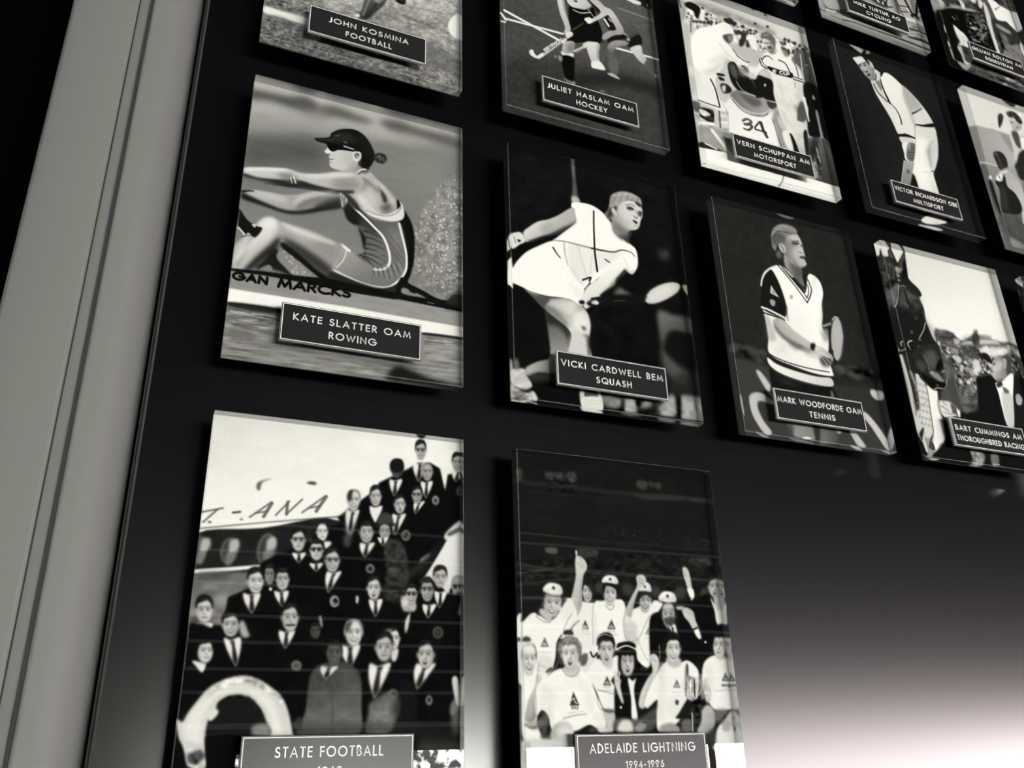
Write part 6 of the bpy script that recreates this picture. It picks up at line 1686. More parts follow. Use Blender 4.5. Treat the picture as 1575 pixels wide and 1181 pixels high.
PICTURES['cycling'] = '''
base 150
P 158 3.1 1 1 -231 62 1278 -142 1123 1419 -79 1503
N 10 103 69.1 2 8.2 -0.41 2 - - 1 -231 62 1278 -142 1123 1419 -79 1503
P 165 3.8 1 1 10 1203 77 1176 63 1321 -1 1337
P 110 7.5 .6 1 49 1225 76 1223 65 1310 44 1310
S 215 13.2 3.8 1 1 68 1198 64 1247
S 40 9.5 2.4 1 1 60 1276 86 1293 159 1282 267 1234
S 215 11.4 2.8 1 1 65 1310 175 1290 272 1254
S 35 11.7>19.5 4.9 .9 1 165 1293 326 1253 508 1251 693 1249 845 1248
S 60 11.2 2.8 1 1 5 1330 42 1338
P 172 7.6 1 1 68 1217 244 1145 270 1224 181 1264 81 1276
S 120 11.6 4.8 .7 1 253 1141 276 1235
P 178 6.2 1 1 742 892 1108 740 1071 1035 897 1065 742 1068
P 60 8.1 1 1 545 992 685 925 714 1030 617 1040
S 225 16.2 4.1 1 1 616 973 636 1004
S 225 14.3 3.1 1 1 711 934 673 1008
S 30 18.4 4.1 1 1 679 947 717 1019
S 40 12.3 3.1 1 1 747 909 710 1013 769 1003
P 130 8.3 .9 1 785 874 850 847 838 1068 785 1050
P 60 5.2 .8 1 814 891 835 903 838 1049 814 1048
S 30 10.3 2.6 1 1 835 903 870 1056
S 25 18.9 3.1 1 1 927 835 961 941 983 1001
S 40 10.4 3.1 1 1 849 956 953 934 986 990
S 45 10.4 3.1 1 1 853 1014 948 985
P 35 4.2 1 1 1012 990 998 1010 976 1025 958 1026 954 1012 967 992 990 977 1008 976
S 140 18.7 5.2 .8 1 877 979 921 976
S 230 9.4 3.1 1 1 935 946 948 985
S 40 8.4 2.6 1 1 940 840 981 972
P 225 5.2 1 1 889 1058 1070 1041 1070 1075 891 1086
P 120 10.3 .8 1 892 1115 1068 1080 1078 1179 886 1204
N 70 66.8 18.4 4 6.2 -0.08 2 - - 1 892 1115 1068 1080 1073 1229 868 1268
S 35 14.4 4.1 1 1 895 1171 1006 1158 1088 1146
P 28 6.1 1 1 866 1259 1073 1229 1067 1250 953 1274 865 1278
S 190 12.3 4.1 .8 1 906 1201 1022 1171
P 160 3.9 1 1 -5 1357 188 1307 403 1306 836 1280 1071 1268 1080 1336 568 1372 211 1363 -3 1383
N 16 79.7 14.9 5 7.8 -0.05 2 - - 1 -5 1357 836 1280 1071 1268 1052 1398 557 1413 -11 1423
S 30 9.8>25.5 4.9 .95 1 204 1352 323 1337 486 1334 719 1329 908 1328 1071 1334
S 60 9.4 4.7 .7 1 98 1357 212 1358
P 130 4.8 .9 1 -3 1383 208 1373 480 1360 712 1355 1043 1364 1008 1414 647 1421 -2 1419
P 95 10 .5 1 709 1366 1041 1369 1008 1414 741 1419
S 215 7.8 2.9 .5 1 286 1231 328 1242 512 1235 853 1221
soften 2
grain 2
'''
PICTURES['cricket'] = '''
base 26
P 33 91.4 .7 1 19 -35 1045 -79 1037 501 974 1417 -6 1423 -15 821
P 17 75.7 .7 1 3 329 155 559 209 907 158 1268 -61 1229 -69 735
P 17 70.7 .7 1 980 294 961 742 879 1181 760 1008 864 554
N 4 51.3 47.7 2 9.1 -0.29 2 - - 1 -41 -13 1045 -79 1023 1445 -28 1429
P 40 10.9 .5 1 14 -10 57 -3 -6 1423 -43 1367
P 215>235>851>557>569>957 3.5 1 1 676 513 776 493 864 477 868 542 853 623 819 740 764 851 729 903 721 947 723 1090 706 1165 506 1177 502 1078 518 941 579 810 624 691 642 610
P 150 10.5 .75 1 725 704 827 598 828 673 766 798 717 886 711 845 713 782
P 215 7 .8 1 770 669 851 591 820 729 768 829 733 850
P 245 18.3 .7 1 638 644 749 621 682 769 672 919 586 1055 563 980 565 856
S 60 9.2 3.4 1 1 713 897 730 898
S 190 9.1 3.4 .5 1 624 927 708 914
S 200 7.1 2.4 .5 1 663 636 771 587 859 564
P 200 11.2 .5 1 689 976 713 1123 652 1139
P 24 4.4 1 1 521 971 538 1068 524 1172 441 1174 478 1064
P 205>225>623>114>816>435 3 1 1 355 117 412 97 459 114 523 92 594 136 677 177 744 234 798 296 838 362 868 442 864 477 763 497 669 515 639 600 629 636 538 631 476 650 455 560 422 473 391 417 358 329 336 259 336 191
P 150 17 .6 1 645 165 735 226 794 308 740 371 649 400 626 318
P 215 12.1 .7 1 701 383 806 350 852 436 757 477 686 477
P 170 11.9 .5 1 635 326 669 371 666 505 628 517
S 55 16.9>6 3 1 1 662 418 712 385 789 327
P 24 2.4 1 1 673 503 755 483 870 436 868 470 774 499 700 511
P 238>225>499>225>602>524 3.6 1 1 456 127 523 92 597 124 641 177 633 248 650 355 671 448 659 529 632 624 585 628 538 631 531 493 516 421 479 344 442 267 424 206
P 175 8.4 .7 1 645 165 646 244 669 371 673 503 650 521 637 404 620 298
S 28 5.9>16.4 2.3 1 1 469 381 516 421 537 491 533 547
P 225 4.7 .9 1 348 210 379 333 466 393 525 473 526 635 476 650 440 532 391 417 348 321
P 24 2.4 1 1 437 134 475 97 485 105 441 160
S 24 9.5>21.4 2.4 1 1 436 168 442 267 469 381
P 110 4.8 .8 1 381 215 427 194 436 247 414 288 398 260
S 28 11.8 2.4 1 1 355 252 382 321 448 377
S 200 11.7 4.7 .6 1 355 297 404 369 456 429
P 210 3.6 1 1 399 101 447 119 433 180 391 201 393 149
S 22 9.5 2.4 1 1 336 214 386 197 403 145
P 22 2.3 1 1 468 658 532 633 527 661 473 683
P 22 2.3 1 1 542 625 629 634 626 645 545 648
P 210 3.5 1 1 473 683 530 660 625 648 624 691 555 733 498 734
P 235 3.4 1 1 487 732 551 707 505 831 550 870 547 882 483 869 484 806
P 105 4.6 1 1 549 713 612 695 591 775 556 848 516 870 499 833
S 60 5.7 2.3 .8 1 541 742 600 735
S 60 5.7 2.3 .8 1 534 767 593 758
S 60 5.7 2.3 .8 1 527 793 587 781
S 60 5.7 2.3 .8 1 520 818 580 804
S 60 5.7 2.3 .8 1 513 843 574 827
P 160 3.4 .8 1 546 725 574 706 555 754 533 771
P 165>125>458>875>441>1094 2.8 1 0 464 876 562 869 511 974 460 1089 377 1092 425 978
P 80 4.4 .8 1 494 963 485 979 472 988 461 985 460 973 469 957 483 948 493 951
S 190 5.5 1.7 1 1 465 880 382 1090
P 225 3.2 1 1 482 1354 560 1296 654 1277 718 1291 714 1322 644 1349 560 1369 504 1373
P 200 3.2 1 1 441 1400 535 1380 665 1387 592 1410 481 1412
P 30 3.2 .8 1 480 1379 604 1368 706 1329 682 1369 589 1381 487 1392
P 215>160>242>65>361>137 3 1 1 212 59 262 30 313 8 349 27 387 37 399 78 393 126 392 172 364 215 330 216 296 194 271 158 243 111
P 24 3 1 1 209 55 237 16 265 17 316 -1 346 17 361 46 388 30 390 47 358 81 346 63 324 36 300 16 242 45
P 235 8.4 .7 1 227 60 298 22 320 49 258 94
P 190 3.6 1 1 368 43 391 41 400 84 377 97 364 79
S 50 8.3 2.4 1 1 237 124 284 91
S 50 8.4 2.4 1 1 297 82 335 61
P 60 3.6 .8 1 238 130 276 105 274 123 247 138
P 60 3.6 .8 1 298 94 331 74 327 93 300 108
P 100 4.7 .7 1 280 121 294 155 311 155 296 172 280 166
P 30 3 1 1 306 151 329 140 314 165
P 45 3.6 1 1 311 178 351 156 339 181 315 193
P 110 7.2 .7 1 368 89 393 103 386 174 352 220 336 214 371 145
P 120 9.6 .4 1 327 93 361 92 355 140 333 136
soften 1.5
grain 2
'''
PICTURES['racing'] = '''
base 40
P 222>238>470>4>625>402 2.6 1 0 -47 -76 1185 -87 1196 685 -109 820
P 243 51.9 .6 1 302 388 566 299 855 282 952 420 502 501 321 504
P 90 6.9 1 1 342 552 394 528 458 523 508 537 537 562 570 571 672 516 702 480 734 471 731 505 834 510 914 526 996 512 1078 529 1050 707 276 828
N 70 50.1 33.3 3 8.6 -0.17 3 - - 1 344 544 687 498 874 503 1084 512 1020 786 276 828
P 200 6.7 .8 1 497 572 551 574 519 616 493 613
P 225 5.1 .8 1 586 523 647 505 598 543 563 564
P 215 6.8 .8 1 565 586 656 563 652 601 555 617
P 235 8.7 .8 1 728 543 896 522 894 583 696 608
P 45 5.2 .8 1 677 515 731 505 704 600 659 607
P 130 7 .7 1 751 501 850 492 821 520 753 524
P 225 4.1 1 1 363 636 349 649 335 654 329 647 333 633 346 620 360 615 367 622
P 215 4.1 1 1 410 638 403 647 391 652 382 650 380 644 386 635 398 630 408 632
P 95 8.4 1 1 328 657 1120 523 1067 765 956 753 776 780 610 834 580 924 412 948 395 725
N 110 33.5 27.5 5 6.7 -0.15 3 - - 1 328 657 1120 523 1067 765 956 753 776 780 610 834 580 924 412 948 395 725
D 90 8.4 18.5 170 235 6 3.4 .85 1 328 657 1120 523 1067 765 956 753 776 780 610 834 580 924 412 948 395 725
D 60 6.7 15.1 15 50 8 3.4 .85 1 328 657 1120 523 1067 765 956 753 776 780 610 834 580 924 412 948 395 725
P 70 6.8 .9 1 533 629 659 608 684 670 659 689 587 686
P 235 10.4 .9 1 718 598 950 559 956 596 796 645 717 628
P 220 6.7 .9 1 621 695 667 695 675 752 635 787 605 770
P 28 4.3 1 1 694 643 754 629 785 661 781 699 752 689 714 666
P 150 4.6 1 1 -4 720 197 686 235 959 209 1263 110 1371 9 1382 -8 1218 -3 824
P 40 3.1 1 1 28 743 77 749 115 909 70 1090 45 1094 37 975 33 873
S 215 19.7 4.5 .7 1 11 773 22 943 10 1098 0 1191
S 45 19.9>7.6 3.1 1 1 50 753 48 939 36 1095 53 1093
S 190 23 7.7 .6 1 59 869 88 1001 79 1089
P 230 3.9 1 1 63 737 108 757 100 828 76 811
P 205 4.5 1 1 100 842 159 875 152 1039 125 1228 82 1272 14 1254 -13 1193 62 1091 81 995
P 135 3.1 .75 1 93 936 85 942 78 942 76 937 81 930 89 925 95 925 97 929
P 135 3.1 .75 1 119 939 111 945 104 945 102 940 107 933 115 928 121 928 123 932
P 135 3.1 .75 1 145 942 137 948 130 948 128 943 133 936 141 931 147 931 149 935
P 135 3.1 .75 1 171 945 163 951 156 951 154 946 159 939 167 934 174 934 175 938
P 135 3.1 .75 1 197 948 189 953 182 954 181 949 185 942 193 937 200 937 202 941
P 135 3.1 .75 1 75 981 67 986 60 987 59 982 63 975 71 970 77 970 79 974
P 135 3.1 .75 1 101 984 93 989 86 990 84 985 89 978 96 973 103 973 105 977
P 135 3.1 .75 1 127 987 119 992 112 993 110 988 114 981 122 976 129 976 131 980
P 135 3.1 .75 1 153 990 145 995 138 996 136 991 140 984 148 979 155 979 157 983
P 135 3.1 .75 1 179 993 171 998 164 999 162 994 166 987 174 982 181 982 183 986
P 135 3 .75 1 81 1022 74 1027 67 1027 65 1023 69 1016 77 1011 84 1010 86 1015
P 135 3.1 .75 1 107 1025 99 1030 92 1030 91 1026 95 1019 103 1014 110 1014 111 1018
P 135 3.1 .75 1 133 1028 125 1033 118 1033 117 1029 121 1022 129 1017 136 1017 137 1021
P 135 3.1 .75 1 159 1031 151 1036 144 1037 142 1032 147 1025 155 1020 162 1020 163 1024
P 135 3.1 .75 1 185 1034 177 1039 170 1040 168 1035 173 1028 181 1023 188 1023 189 1027
P 135 3 .75 1 64 1066 56 1071 49 1071 47 1067 52 1060 59 1055 66 1054 68 1059
P 135 3 .75 1 89 1069 81 1074 75 1074 73 1070 77 1063 85 1058 92 1058 93 1062
P 135 3 .75 1 115 1072 107 1077 100 1077 99 1073 103 1066 111 1061 117 1061 119 1065
P 135 3.1 .75 1 141 1075 133 1080 126 1081 124 1076 129 1069 136 1064 143 1064 145 1068
P 135 3.1 .75 1 166 1078 159 1083 152 1084 150 1079 154 1072 162 1067 169 1067 171 1072
P 135 3 .75 1 70 1106 62 1111 56 1111 54 1107 58 1100 66 1095 73 1095 74 1099
P 135 3 .75 1 96 1109 88 1114 81 1114 79 1110 84 1103 91 1098 98 1098 100 1102
P 135 3 .75 1 121 1112 113 1117 107 1118 105 1113 109 1106 117 1101 124 1101 125 1106
P 135 3 .75 1 147 1116 139 1121 132 1121 131 1116 135 1110 143 1105 150 1104 151 1109
P 135 3 .75 1 173 1119 165 1124 158 1124 156 1120 161 1113 169 1108 175 1108 177 1112
P 135 3 .75 1 52 1149 45 1154 38 1154 36 1150 41 1143 48 1138 55 1138 57 1142
P 135 3 .75 1 78 1152 70 1157 63 1158 62 1153 66 1146 74 1142 80 1141 82 1146
P 135 3 .75 1 103 1156 96 1161 89 1161 87 1156 91 1150 99 1145 106 1145 108 1149
P 135 3 .75 1 129 1159 121 1164 114 1164 113 1160 117 1153 125 1148 131 1148 133 1152
P 135 3 .75 1 155 1162 147 1167 140 1167 138 1163 143 1156 150 1151 157 1151 159 1156
P 135 3 .75 1 59 1189 51 1194 45 1194 43 1189 47 1183 55 1178 61 1178 63 1182
P 135 3 .75 1 84 1192 77 1197 70 1197 68 1193 72 1186 80 1181 87 1181 88 1186
P 135 3 .75 1 110 1195 102 1200 95 1201 94 1196 98 1190 105 1185 112 1184 114 1189
P 135 3 .75 1 135 1199 127 1204 121 1204 119 1199 123 1193 131 1188 138 1188 139 1192
P 135 3 .75 1 161 1202 153 1207 146 1207 144 1203 149 1196 157 1191 163 1191 165 1195
S 120 4.6 1.5 .8 1 166 922 152 1039 129 1227
S 70 4.6 3 .4 1 62 1091 156 1025
P 45 2.2 1 1 14 1254 60 1210 28 1291
P 26 2.2 1 1 87 1284 131 1233 65 1331
P 22 2.2 1 1 -15 1245 28 1316 44 1372 9 1382 -13 1321
P 200 1.8 1 1 44 1263 50 1352 36 1360 28 1297
P 240 3 1 1 160 943 204 950 240 959 214 1057 217 1131 222 1196 207 1270 156 1302 111 1355 90 1328 131 1233 148 1080
P 60 2.2 1 1 102 1289 109 1345 65 1331
S 30 6.1>3.8 1.5 1 1 157 923 158 991 137 1174 131 1233
P 20 4.8 1 1 606 820 677 799 738 782 787 829 764 996 755 1123 822 1114 928 1129 838 1410 115 1408 160 1314 218 1262 241 1161 389 1074 538 1048 585 909
P 28 8.4 1 1 947 776 1017 795 999 993 933 1114 827 1100
P 105 6.4 .8 1 422 918 527 868 577 931 536 1027 462 1065 418 1064
N 55 28.3 23.2 12 6.5 -0.14 2 - - 1 437 790 601 807 545 1026 427 1062
S 130 4.8 2.4 .7 1 413 779 412 920 418 1064
P 175>120>768>722>906>730 3.4 1 1 789 690 833 646 896 628 950 612 966 647 948 709 906 760 864 796 801 816 768 803 747 770 744 752 775 729
P 205 10.3 .7 1 781 714 855 665 887 682 840 734 774 759
P 60 5.2 .85 1 895 632 930 615 971 609 976 660 939 733 896 762 903 717 920 654 888 652
P 160 3.5 1 1 896 643 928 646 908 701 885 712 885 682
P 70 3.4 .7 1 781 699 819 685 802 707
P 60 2.5 .7 1 747 745 779 747 760 761
P 80 6.8 .7 1 785 808 847 791 816 825 777 831
P 215 4.3 .8 1 747 704 782 710 756 732
P 245 2.5 1 1 767 832 824 816 952 738 885 923 823 1111 769 1107 764 996 769 903
P 195 5 .85 1 801 892 863 876 888 922 822 1113 777 1112 772 1023
P 45 3.4 1 1 777 831 824 815 826 838 776 860
P 60 4.2 .8 1 820 853 845 850 873 874 830 891
P 170 3.4 1 1 925 888 957 877 973 910 949 950 914 955 910 926
P 215 3.1 1 1 236 1027 279 1011 322 1012 359 1031 389 1061 378 1106 334 1108 279 1122 245 1120 230 1089
P 50 4.7 .8 1 325 1029 357 1038 361 1078 330 1096 323 1063
S 90 6.2 3.1 .8 1 241 1054 278 1069 299 1086
S 100 5.4 3.1 .7 1 254 1092 303 1099 325 1083
S 60 4.7 2.3 .6 1 265 1030 294 1046
P 28 3.1 .8 1 361 1051 377 1055 382 1109 352 1106
P 245 2.3 1 1 365 1054 384 1068 378 1106 366 1104
P 75 6.4 1 1 339 734 388 747 423 777 415 885 418 1064 321 1016 254 1011 321 878
S 165 7.2 3.2 .8 1 311 827 350 814 362 829 339 889 303 936
P 62 8 .6 1 360 837 399 824 410 955 411 1058 344 999
S 120 4.8 2.4 .6 1 418 778 415 885 416 1043
P 105 8.1 .7 1 328 771 376 756 404 809 367 871 360 809
P 33 3.4 1 1 -16 108 22 80 45 25 55 77 100 67 105 31 135 -4 148 37 162 84 167 99 212 46 255 -11 249 38 235 127 230 190 245 218 295 261 311 303 283 332 300 396 293 479 302 537 340 618 347 710 321 821 92 870 57 758 -15 686 -4 520 -13 361 -16 242
P 60 15.1 .7 1 -7 110 88 77 121 121 104 216 59 286 3 268 -3 178
N 34 24.5 21.7 20 8.4 -0.21 2 - - 1 -7 110 125 104 86 281 -4 329
P 100 5.2 .6 1 108 38 133 8 136 47 151 75 115 75
P 85 6.9 .7 1 177 108 222 44 246 14 227 97 190 160
P 14 5.1 .8 1 206 102 239 63 230 174 202 211 178 201
P 150 6 .9 1 133 141 162 131 178 139 199 127 180 162 148 184 133 172
P 185 3.4 1 1 140 147 155 143 147 161
P 150 4.2 .9 1 134 187 159 189 149 211 133 206
P 165 3.4 1 1 154 231 149 235 140 238 134 236 133 231 138 226 147 224 153 226
S 110 5.1 2.5 .7 1 117 117 119 160 97 233
P 15 5 1 1 50 254 107 235 88 273 57 294
P 105 6.6 .85 1 50 318 128 257 115 320 88 385 53 436 30 426 37 365
S 185 5.8 1.7 .9 1 130 264 109 336 79 402 50 440
P 90 6.5 .8 1 5 327 46 319 29 397 8 445 -3 388
S 130 4.9 1.6 .6 1 30 367 12 444 -7 484
P 85 11.6 .7 1 137 285 177 270 166 340 171 413 112 440 88 400
P 95 11.7 .7 1 179 292 226 313 241 355 194 394 180 352
S 16 11.6 4.2 .7 1 168 302 180 382 181 441
S 150 6.7 2.5 .7 1 135 278 165 265 186 269
P 70 13.4 .6 1 226 313 278 317 288 376 241 415 217 375
N 26 37.6 32.7 22 11.6 -0.19 2 - - 1 123 273 283 332 279 467 59 508 1 373
P 24 32.4 .7 1 0 505 209 465 286 503 321 621 147 679 -6 684
P 75 4.1 .8 1 226 481 220 488 210 493 202 492 200 486 205 478 215 474 224 475
P 95 4 .9 1 160 588 154 597 144 602 136 600 135 592 141 583 151 578 159 580
S 175 6.6 2.1 1 1 282 500 254 553 199 620
S 120 5.7 2 1 1 200 617 190 636 214 629
S 190 6.3 1.6 1 1 49 668 31 685 36 698
S 200 7.2 1.6 1 1 130 650 101 662 89 682 96 695
S 70 8.3 3.3 .6 1 279 408 286 488
P 210 3.3 .8 1 305 529 335 575 337 625 312 593
P 24 3.2 1 1 -4 720 179 689 170 719 130 740 101 724 24 757 -9 756
S 200 4.8 1.6 .8 1 117 742 150 729 170 705 174 676
P 170 2.3 1 1 12 731 8 740 2 744 -2 742 -2 734 3 725 9 721 13 723
S 185 5.5 2.4 .8 1 21 737 60 716
S 140 4.8 1.6 1 1 91 697 103 716
P 38 4 1 1 118 721 222 660 342 640 342 726 336 777 312 823 323 870 323 912 273 947 219 958 175 934 128 893 123 853 117 784
P 95 14.4 .75 1 202 728 284 686 314 731 284 799 223 830 218 789
P 70 9.5 .8 1 135 781 193 786 189 828 149 848 124 818
S 150 5.6 2.4 .6 1 200 735 218 789 214 845
P 12 3.2 1 1 277 807 309 760 337 741 336 777 309 816 281 824
P 150 6.3 .85 1 217 852 273 836 307 866 325 891 289 896 244 875
P 195 4 .8 1 213 849 245 830 244 848
P 15 3.9 1 1 125 859 170 866 224 885 289 896 321 892 316 920 264 948 212 953 162 922 128 893
S 150 3.9 2.3 .6 1 134 871 150 903 184 933
S 185 7.1 2.4 .85 1 221 951 254 939 289 938
P 120 3.1 .8 1 266 923 261 927 252 928 245 925 244 921 250 917 259 916 266 919
P 140 6.1 1 1 396 1313 490 1315 497 1347 453 1398 354 1414 394 1372
N 60 26.9 21.3 30 4.6 -0.11 2 - - 1 396 1313 499 1314 460 1403 345 1415
P 110 6.2 1 1 562 1311 616 1308 603 1369 550 1394 544 1349
S 190 6.2 2.3 1 1 556 1377 605 1375
S 170 4.6 2.3 1 1 512 1416 561 1414
P 215 2.2 1 1 45 1397 127 1394 75 1405
S 120 3.6 1.4 1 1 0 1414 42 1407
soften 1.1
grain 2
'''
PICTURES['equestrian'] = '''
base 60
N 60 68.6 43.1 2 7.7 -0.37 3 - - 1 240 -90 1466 -55 966 1474 0 1426
P 150 7.4 1 1 -4 724 128 687 135 780 21 868 -4 810
P 190 7.4 .8 1 85 687 152 695 147 740 90 754
S 60 18.8 5.7 1 1 175 650 226 682 304 633
P 150 9.5 1 1 135 780 271 681 405 653 538 635 587 651 426 697 255 731
P 225 5.7 1 1 358 575 393 578 415 623 379 690 363 644
P 235 5.9 1 1 505 515 587 490 558 547 523 543
P 205 5.9 1 1 612 471 648 474 658 524 608 589 594 550
N 50 44.4 31.9 3 9.5 -0.39 2 - - 1 -4 724 698 435 587 651 135 780
P 14 9.2 1 1 9 881 133 785 256 726 430 687 605 653 626 750 634 1040 658 1074 333 1084 257 995 189 937 175 1143 180 1337 195 1396 19 1419 1 1208
N 0 28.9 21 5 7.6 -0.37 3 .55 150 .8 382 724 623 654 637 772 537 1008 366 1038 353 891
D 26 4.7 13.2 120 210 6 2.8 .8 1 382 724 623 654 637 772 537 1008 366 1038 353 891
P 95 11.5 .7 1 493 715 559 680 598 726 532 813 490 777
P 130 9.4 .7 1 477 894 543 886 550 918 484 951
N 40 32.9 30.8 7 7.5 -0.36 2 - - 1 359 1008 651 966 627 1060 393 1062
S 190 9.3 2.8 1 1 208 836 232 857
S 150 5.6 2.8 .8 1 253 793 271 846
P 215 2.7 1 1 69 975 78 989 75 1049 62 1053
P 220 2.7 1 1 59 1146 72 1157 67 1208 53 1205
P 190 3.5 1 1 54 1229 70 1232 73 1327 62 1324
P 205 3.8 .9 1 396 870 471 858 454 882 399 886
P 235>215>209>954>256>1104 4.5 1 1 186 934 207 934 250 965 281 978 312 1017 319 1073 299 1213 296 1247 248 1313 183 1328 174 1250 153 1184 175 1143 207 1098 188 1022
S 60 9 2.7 .8 1 172 1153 224 1150 287 1143
P 120 7.2 .8 1 218 1168 271 1165 266 1209 229 1214
S 170 8.9 5.3 .6 1 176 1192 192 1301
P 150 5.3 1 1 102 1341 180 1337 258 1309 195 1396 143 1399
P 60 7.2 .8 1 271 1297 387 1288 384 1321 249 1361
N 50 27.2 19.5 9 7.1 -0.34 2 - - 1 264 1291 407 1281 384 1346 208 1408
P 215 3.9 1 1 669 493 698 517 705 631 683 745 676 922 669 1070 637 1081 630 974 633 782 648 609
P 95 7.9 .8 1 716 464 760 528 777 638 716 653 709 567
P 246 5 1 1 742 417 830 409 885 441 978 450 1052 484 1053 584 1061 742 997 959 987 910 993 821 1006 710 944 671 897 617 791 650 766 588 756 512
S 90 14>6 4 .8 1 800 521 840 487 881 452
P 50 7.8 1 1 712 663 813 642 908 640 970 679 998 757 963 849 872 866 833 793 762 785 683 902 687 814
P 165 7.8 .9 1 744 704 802 699 905 726 894 757 826 760 751 737
P 110 9.7 .9 1 765 802 819 807 843 894 767 974 750 894
P 28 5.7 1 1 718 828 754 832 746 1008 714 1019
P 120 9.6 1 1 775 954 963 849 975 967 915 1100 837 1085 700 1084
N 40 27.5 25.5 11 7.7 -0.35 2 - - 1 751 816 974 845 926 1096 665 1080
P 70 10.3 .8 1 939 318 1099 252 1056 446 967 426
N 60 27 25.4 12 8.2 -0.39 2 - - 1 928 322 1099 252 1048 467 959 448
P 60 5.1 .9 1 1111 247 1140 272 1110 561 1061 742 1065 579 1068 441
P 240 3.9 1 1 980 830 1040 821 1008 955 972 951
P 120 7.4 .9 1 427 1322 586 1275 689 1288 842 1318 831 1347 654 1333 478 1329
N 80 42.4 19.3 13 7.3 -0.01 2 - - 1 397 1309 864 1261 827 1405 465 1366
P 225 7.4 .9 1 691 1306 671 1328 649 1338 639 1330 645 1309 665 1288 687 1278 698 1285
P 150 5.5 .7 1 365 1401 546 1387 764 1402 757 1421 539 1405
P 215 5.5 .8 1 622 1403 608 1412 588 1415 574 1410 574 1400 588 1391 608 1388 622 1392
P 18 4.6 .8 1 433 1357 603 1351 817 1360 813 1369 579 1367
soften 2.9
grain 3
'''
PICTURES['netball'] = '''
base 140
P 222 5.2 1 0 -2 -46 763 -65 1042 149 452 297 266 294 -2 355
P 185 5 .7 0 -2 -46 102 -35 92 318 -2 355
P 160>180>104>328>439>331 5 1 0 -2 355 95 310 263 302 365 301 634 272 913 464 506 608 62 689 11 676
P 115 4.9 .8 0 -2 355 92 318 79 642 11 676
P 125 13.5 .6 1 343 315 432 303 485 392 422 470 376 410
P 140>110>157>648>-14>1135 4.7 1 0 -7 681 207 649 487 613 234 1405 -20 1411 7 941
S 190 12.8 4.8 1 1 -3 682 72 661 187 657
P 85 6.2 .8 1 -14 725 71 687 59 927 77 1099 22 1166 3 860
N 45 71.7 61.9 4 15.2 -0.23 2 - - 1 6 1077 338 1047 234 1405 -3 1407
P 60 21.3 .7 1 37 1122 302 1056 226 1342 64 1353
P 38 5.2 1 1 382 136 422 96 447 112 409 189 357 254 357 221
P 70 5.2 .6 1 414 107 442 117 402 176
P 205>170>501>113>581>181 5.2 1 1 502 90 545 92 601 129 638 148 601 198 526 237 499 191
P 60 5.3 1 1 498 68 539 36 604 26 651 66 657 111 624 137 588 117 571 92 515 102
N 60 33.5 30.2 6 5.3 -0.31 2 - - 1 504 51 674 27 654 128 555 112
S 60 10.5 3.5 .8 1 515 148 540 151
S 70 7 3.5 .8 1 562 187 591 178
P 205 8.5 1 1 458 280 549 268 613 279 544 509 424 602 440 421
P 60 6.9 .9 1 484 257 545 231 559 265 537 392 491 376
P 240 5.2 1 1 575 290 634 272 582 409 552 388
P 40 6.7 1 1 439 539 498 448 582 409 494 684 394 704 386 612
P 165 9.8 .8 1 302 636 386 612 397 696 396 810 333 799
P 165 10.5 1 1 674 260 999 256 1007 498 871 565 661 476
P 60 13.1 1 1 481 673 686 675 597 983 398 977
P 170>130>494>726>389>1170 7.8 1 1 398 977 503 965 403 1301 302 1311
N 30 160.3 102.7 8 13.3 -0.24 2 - - 1 661 476 1254 521 1020 1365 375 1374
P 42 4.9 1 1 185 554 222 514 284 503 319 544 314 618 281 649 211 683 193 631
P 95 6.5 .7 1 195 544 237 517 235 547 201 564
S 80 22.8 8.1 .6 1 236 568 238 654
P 165>190>189>696>360>903 4.8 1 1 172 722 290 647 325 687 376 730 396 810 379 941 321 1092 296 1031 287 923 249 849 217 802 227 728
P 32 4.7 1 1 115 815 212 726 240 739 233 825 292 866 324 955 305 1028 233 1067 156 1079 88 1069 132 880
P 60 12.5 .6 1 163 816 201 890 158 1052 104 1025
P 235 4.8 1 1 155 748 224 715 189 788 129 798
S 60 9.6 2.4 1 1 172 747 179 773
P 225 3.9 1 1 56 790 87 767 78 818 47 834
P 30 6.2 1 1 40 836 79 825 76 1059 63 1116 39 1028
S 220 12.9 4.8 1 1 199 715 288 676
S 215 12.5 4.7 1 1 300 1070 283 1129
P 90 9 .7 1 32 1269 90 1282 191 1350 185 1403 -3 1407
P 150 7.5 .7 1 93 1294 215 1325 204 1353 76 1363
S 60 9 4.5 .7 1 83 1257 73 1370
soften 2.1
grain 2
'''
PICTURES['edge'] = '''
base 18
P 185 4 1 1 9 -8 78 -43 200 -48 168 35 73 48 31 36 7 20
P 120 6.4 .7 1 20 -3 59 -15 67 8 35 25
P 60 3.2 1 1 67 -37 80 -36 76 6 63 9
P 225 3.2 1 1 81 -40 161 -57 142 -8 76 6
P 28 3.2 1 1 76 6 112 2 94 50 67 42
P 70 4.7 1 1 -7 81 13 84 6 136 -2 124
P 150 44 .6 1 87 78 440 114 431 711 127 579
P 200 11 .8 1 318 290 271 351 206 384 161 371 161 318 207 257 272 223 318 236
N 40 79.3 62.5 3 8.6 -0.14 2 - - 1 -22 52 987 49 956 1422 36 1349
soften 1.1
grain 2
'''


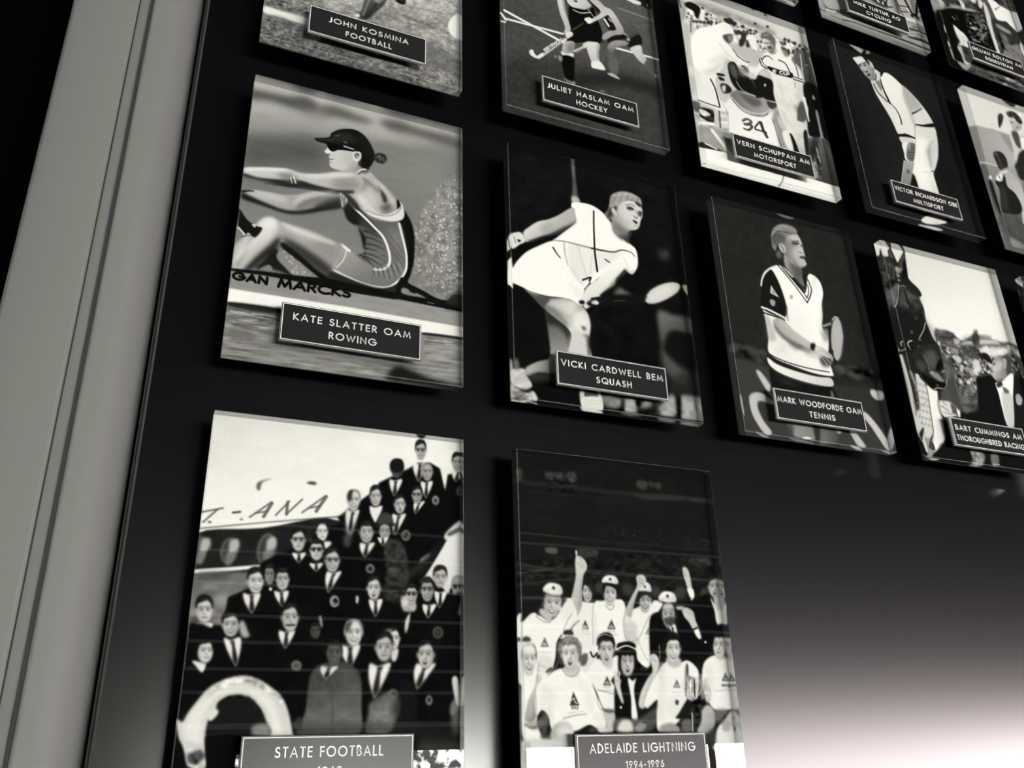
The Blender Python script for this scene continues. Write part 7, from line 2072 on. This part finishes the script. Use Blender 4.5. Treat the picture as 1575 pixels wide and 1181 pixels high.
# ------------------------------------------------------------------ the panels
COL = .3695                                          # pitch of the columns
def panel(col, z, name, label, lines, nx):
    t = bpy.data.objects.new('photo_panel', None); S.collection.objects.link(t)
    t.location = (col * COL, 0, z); t.empty_display_size = .05
    t['label'] = label; t['category'] = 'picture'; t['group'] = 'acrylic photo panels on the black wall'
    bevelled('acrylic_block', (0, PW, 0, T, -PH, 0), .0007, [ACRYLIC, POLISHED, ARRIS, MIRROR], t)
    print_mesh(t, PICTURES[name], nx)
    box('backing_plate', (0, PW, T + .0004, T + .0024, -PH, 0), BACK, t)
    box('wall_mount', (.08, PW - .05, T + .0024, YB, -PH + .09, -.05), BACK, t)
    if lines:
        x0, x1 = .2085 * PW, .8035 * PW; z1 = -1.1465 * PW; z0 = z1 - (.1735 if len(lines) == 2 else .232) * PW; th = .0034
        p = bevelled('name_plate', (x0, x1, -th, -.0002, z0, z1), .0005, [PLATE, RIM, RIM], t, 'closed')
        frame('border', x0 + .0013, x1 - .0013, z0 + .0013, z1 - .0013, .00085, -th - .0003, -th - .00005, WHITE, p)
        ls = []
        for k, (s, w) in enumerate(lines):
            if len(lines) == 2: zc = (.345, .70)[k] * .1735; h = .0322
            else: zc = (.052, .112, .168)[k]; h = (.034, .0265, .0345)[k]
            ls.append((s, (x0 + x1) / 2, z1 - (zc + h / 2) * PW, w * PW, h * PW, .0043 * PW if h > .03 else .0037 * PW))
        lettering('lettering', ls, WHITE, p, -th - .0004)
    return t
panel(0, 2.8986, 'soccer', 'acrylic photo panel of a soccer boot and ball on grass, above the rowing panel',
      [('JOHN KOSMINA', 0.402), ('FOOTBALL', 0.231)], 330)
panel(0, 2.4088, 'rowing', 'acrylic photo panel of a rower in a dark cap with spray behind her',
      [('KATE SLATTER OAM', 0.498), ('ROWING', 0.201)], 420)
panel(0, 1.919, 'team', 'acrylic photo panel of a blazer-clad football team on aircraft stairs',
      [('STATE FOOTBALL', 0.372), ('1963', 0.085), ('FOOTBALL', 0.23)], 460)
panel(1, 2.8953, 'hockey', 'acrylic photo panel of hockey players with a stick on a dark pitch',
      [('JULIET HASLAM OAM', 0.533), ('HOCKEY', 0.19)], 330)
panel(1, 2.4054, 'squash', 'acrylic photo panel of a squash player in white lunging with racket',
      [('VICKI CARDWELL BEM', 0.548), ('SQUASH', 0.189)], 350)
panel(1, 1.9156, 'champions', 'acrylic photo panel of a cheering basketball team in white shirts and caps',
      [('ADELAIDE LIGHTNING', 0.482), ('1994-1996', 0.174), ('BASKETBALL', 0.262)], 420)
panel(2, 3.3828, 'bench', 'acrylic photo panel barely seen at the top edge, above the racing car panel',
      None, 200)
panel(2, 2.893, 'motor', 'acrylic photo panel of two men in white beside racing car 34',
      [('VERN SCHUPPAN AM', 0.541), ('MOTORSPORT', 0.312)], 300)
panel(2, 2.4032, 'tennis', 'acrylic photo panel of a tennis player in a white v-neck vest',
      [('MARK WOODFORDE OAM', 0.563), ('TENNIS', 0.171)], 320)
panel(3, 3.3833, 'cycling', 'acrylic photo panel of a bicycle on a velodrome track, at the top edge',
      [('MIKE TURTUR AO', 0.45), ('CYCLING', 0.235)], 240)
panel(3, 2.8935, 'cricket', 'acrylic photo panel of a cricketer in white stooping with a bat',
      [('VICTOR RICHARDSON OBE', 0.553), ('MULTISPORT', 0.264)], 270)
panel(3, 2.4036, 'racing', 'acrylic photo panel of a bridled racehorse facing a suited man',
      [('BART CUMMINGS AM', 0.538), ('THOROUGHBRED RACING', 0.546)], 300)
panel(4, 3.3846, 'equestrian', 'acrylic photo panel of a horse and rider among foliage, upper right corner',
      [('GILLIAN ROLTON AM', 0.55), ('EQUESTRIAN', 0.3)], 240)
panel(4, 2.8948, 'netball', 'acrylic photo panel of two netball players, one with curly hair, at the right edge',
      None, 260)
panel(4, 2.405, 'edge', 'acrylic photo panel showing only a sliver at the right edge beside the racehorse panel',
      None, 160)
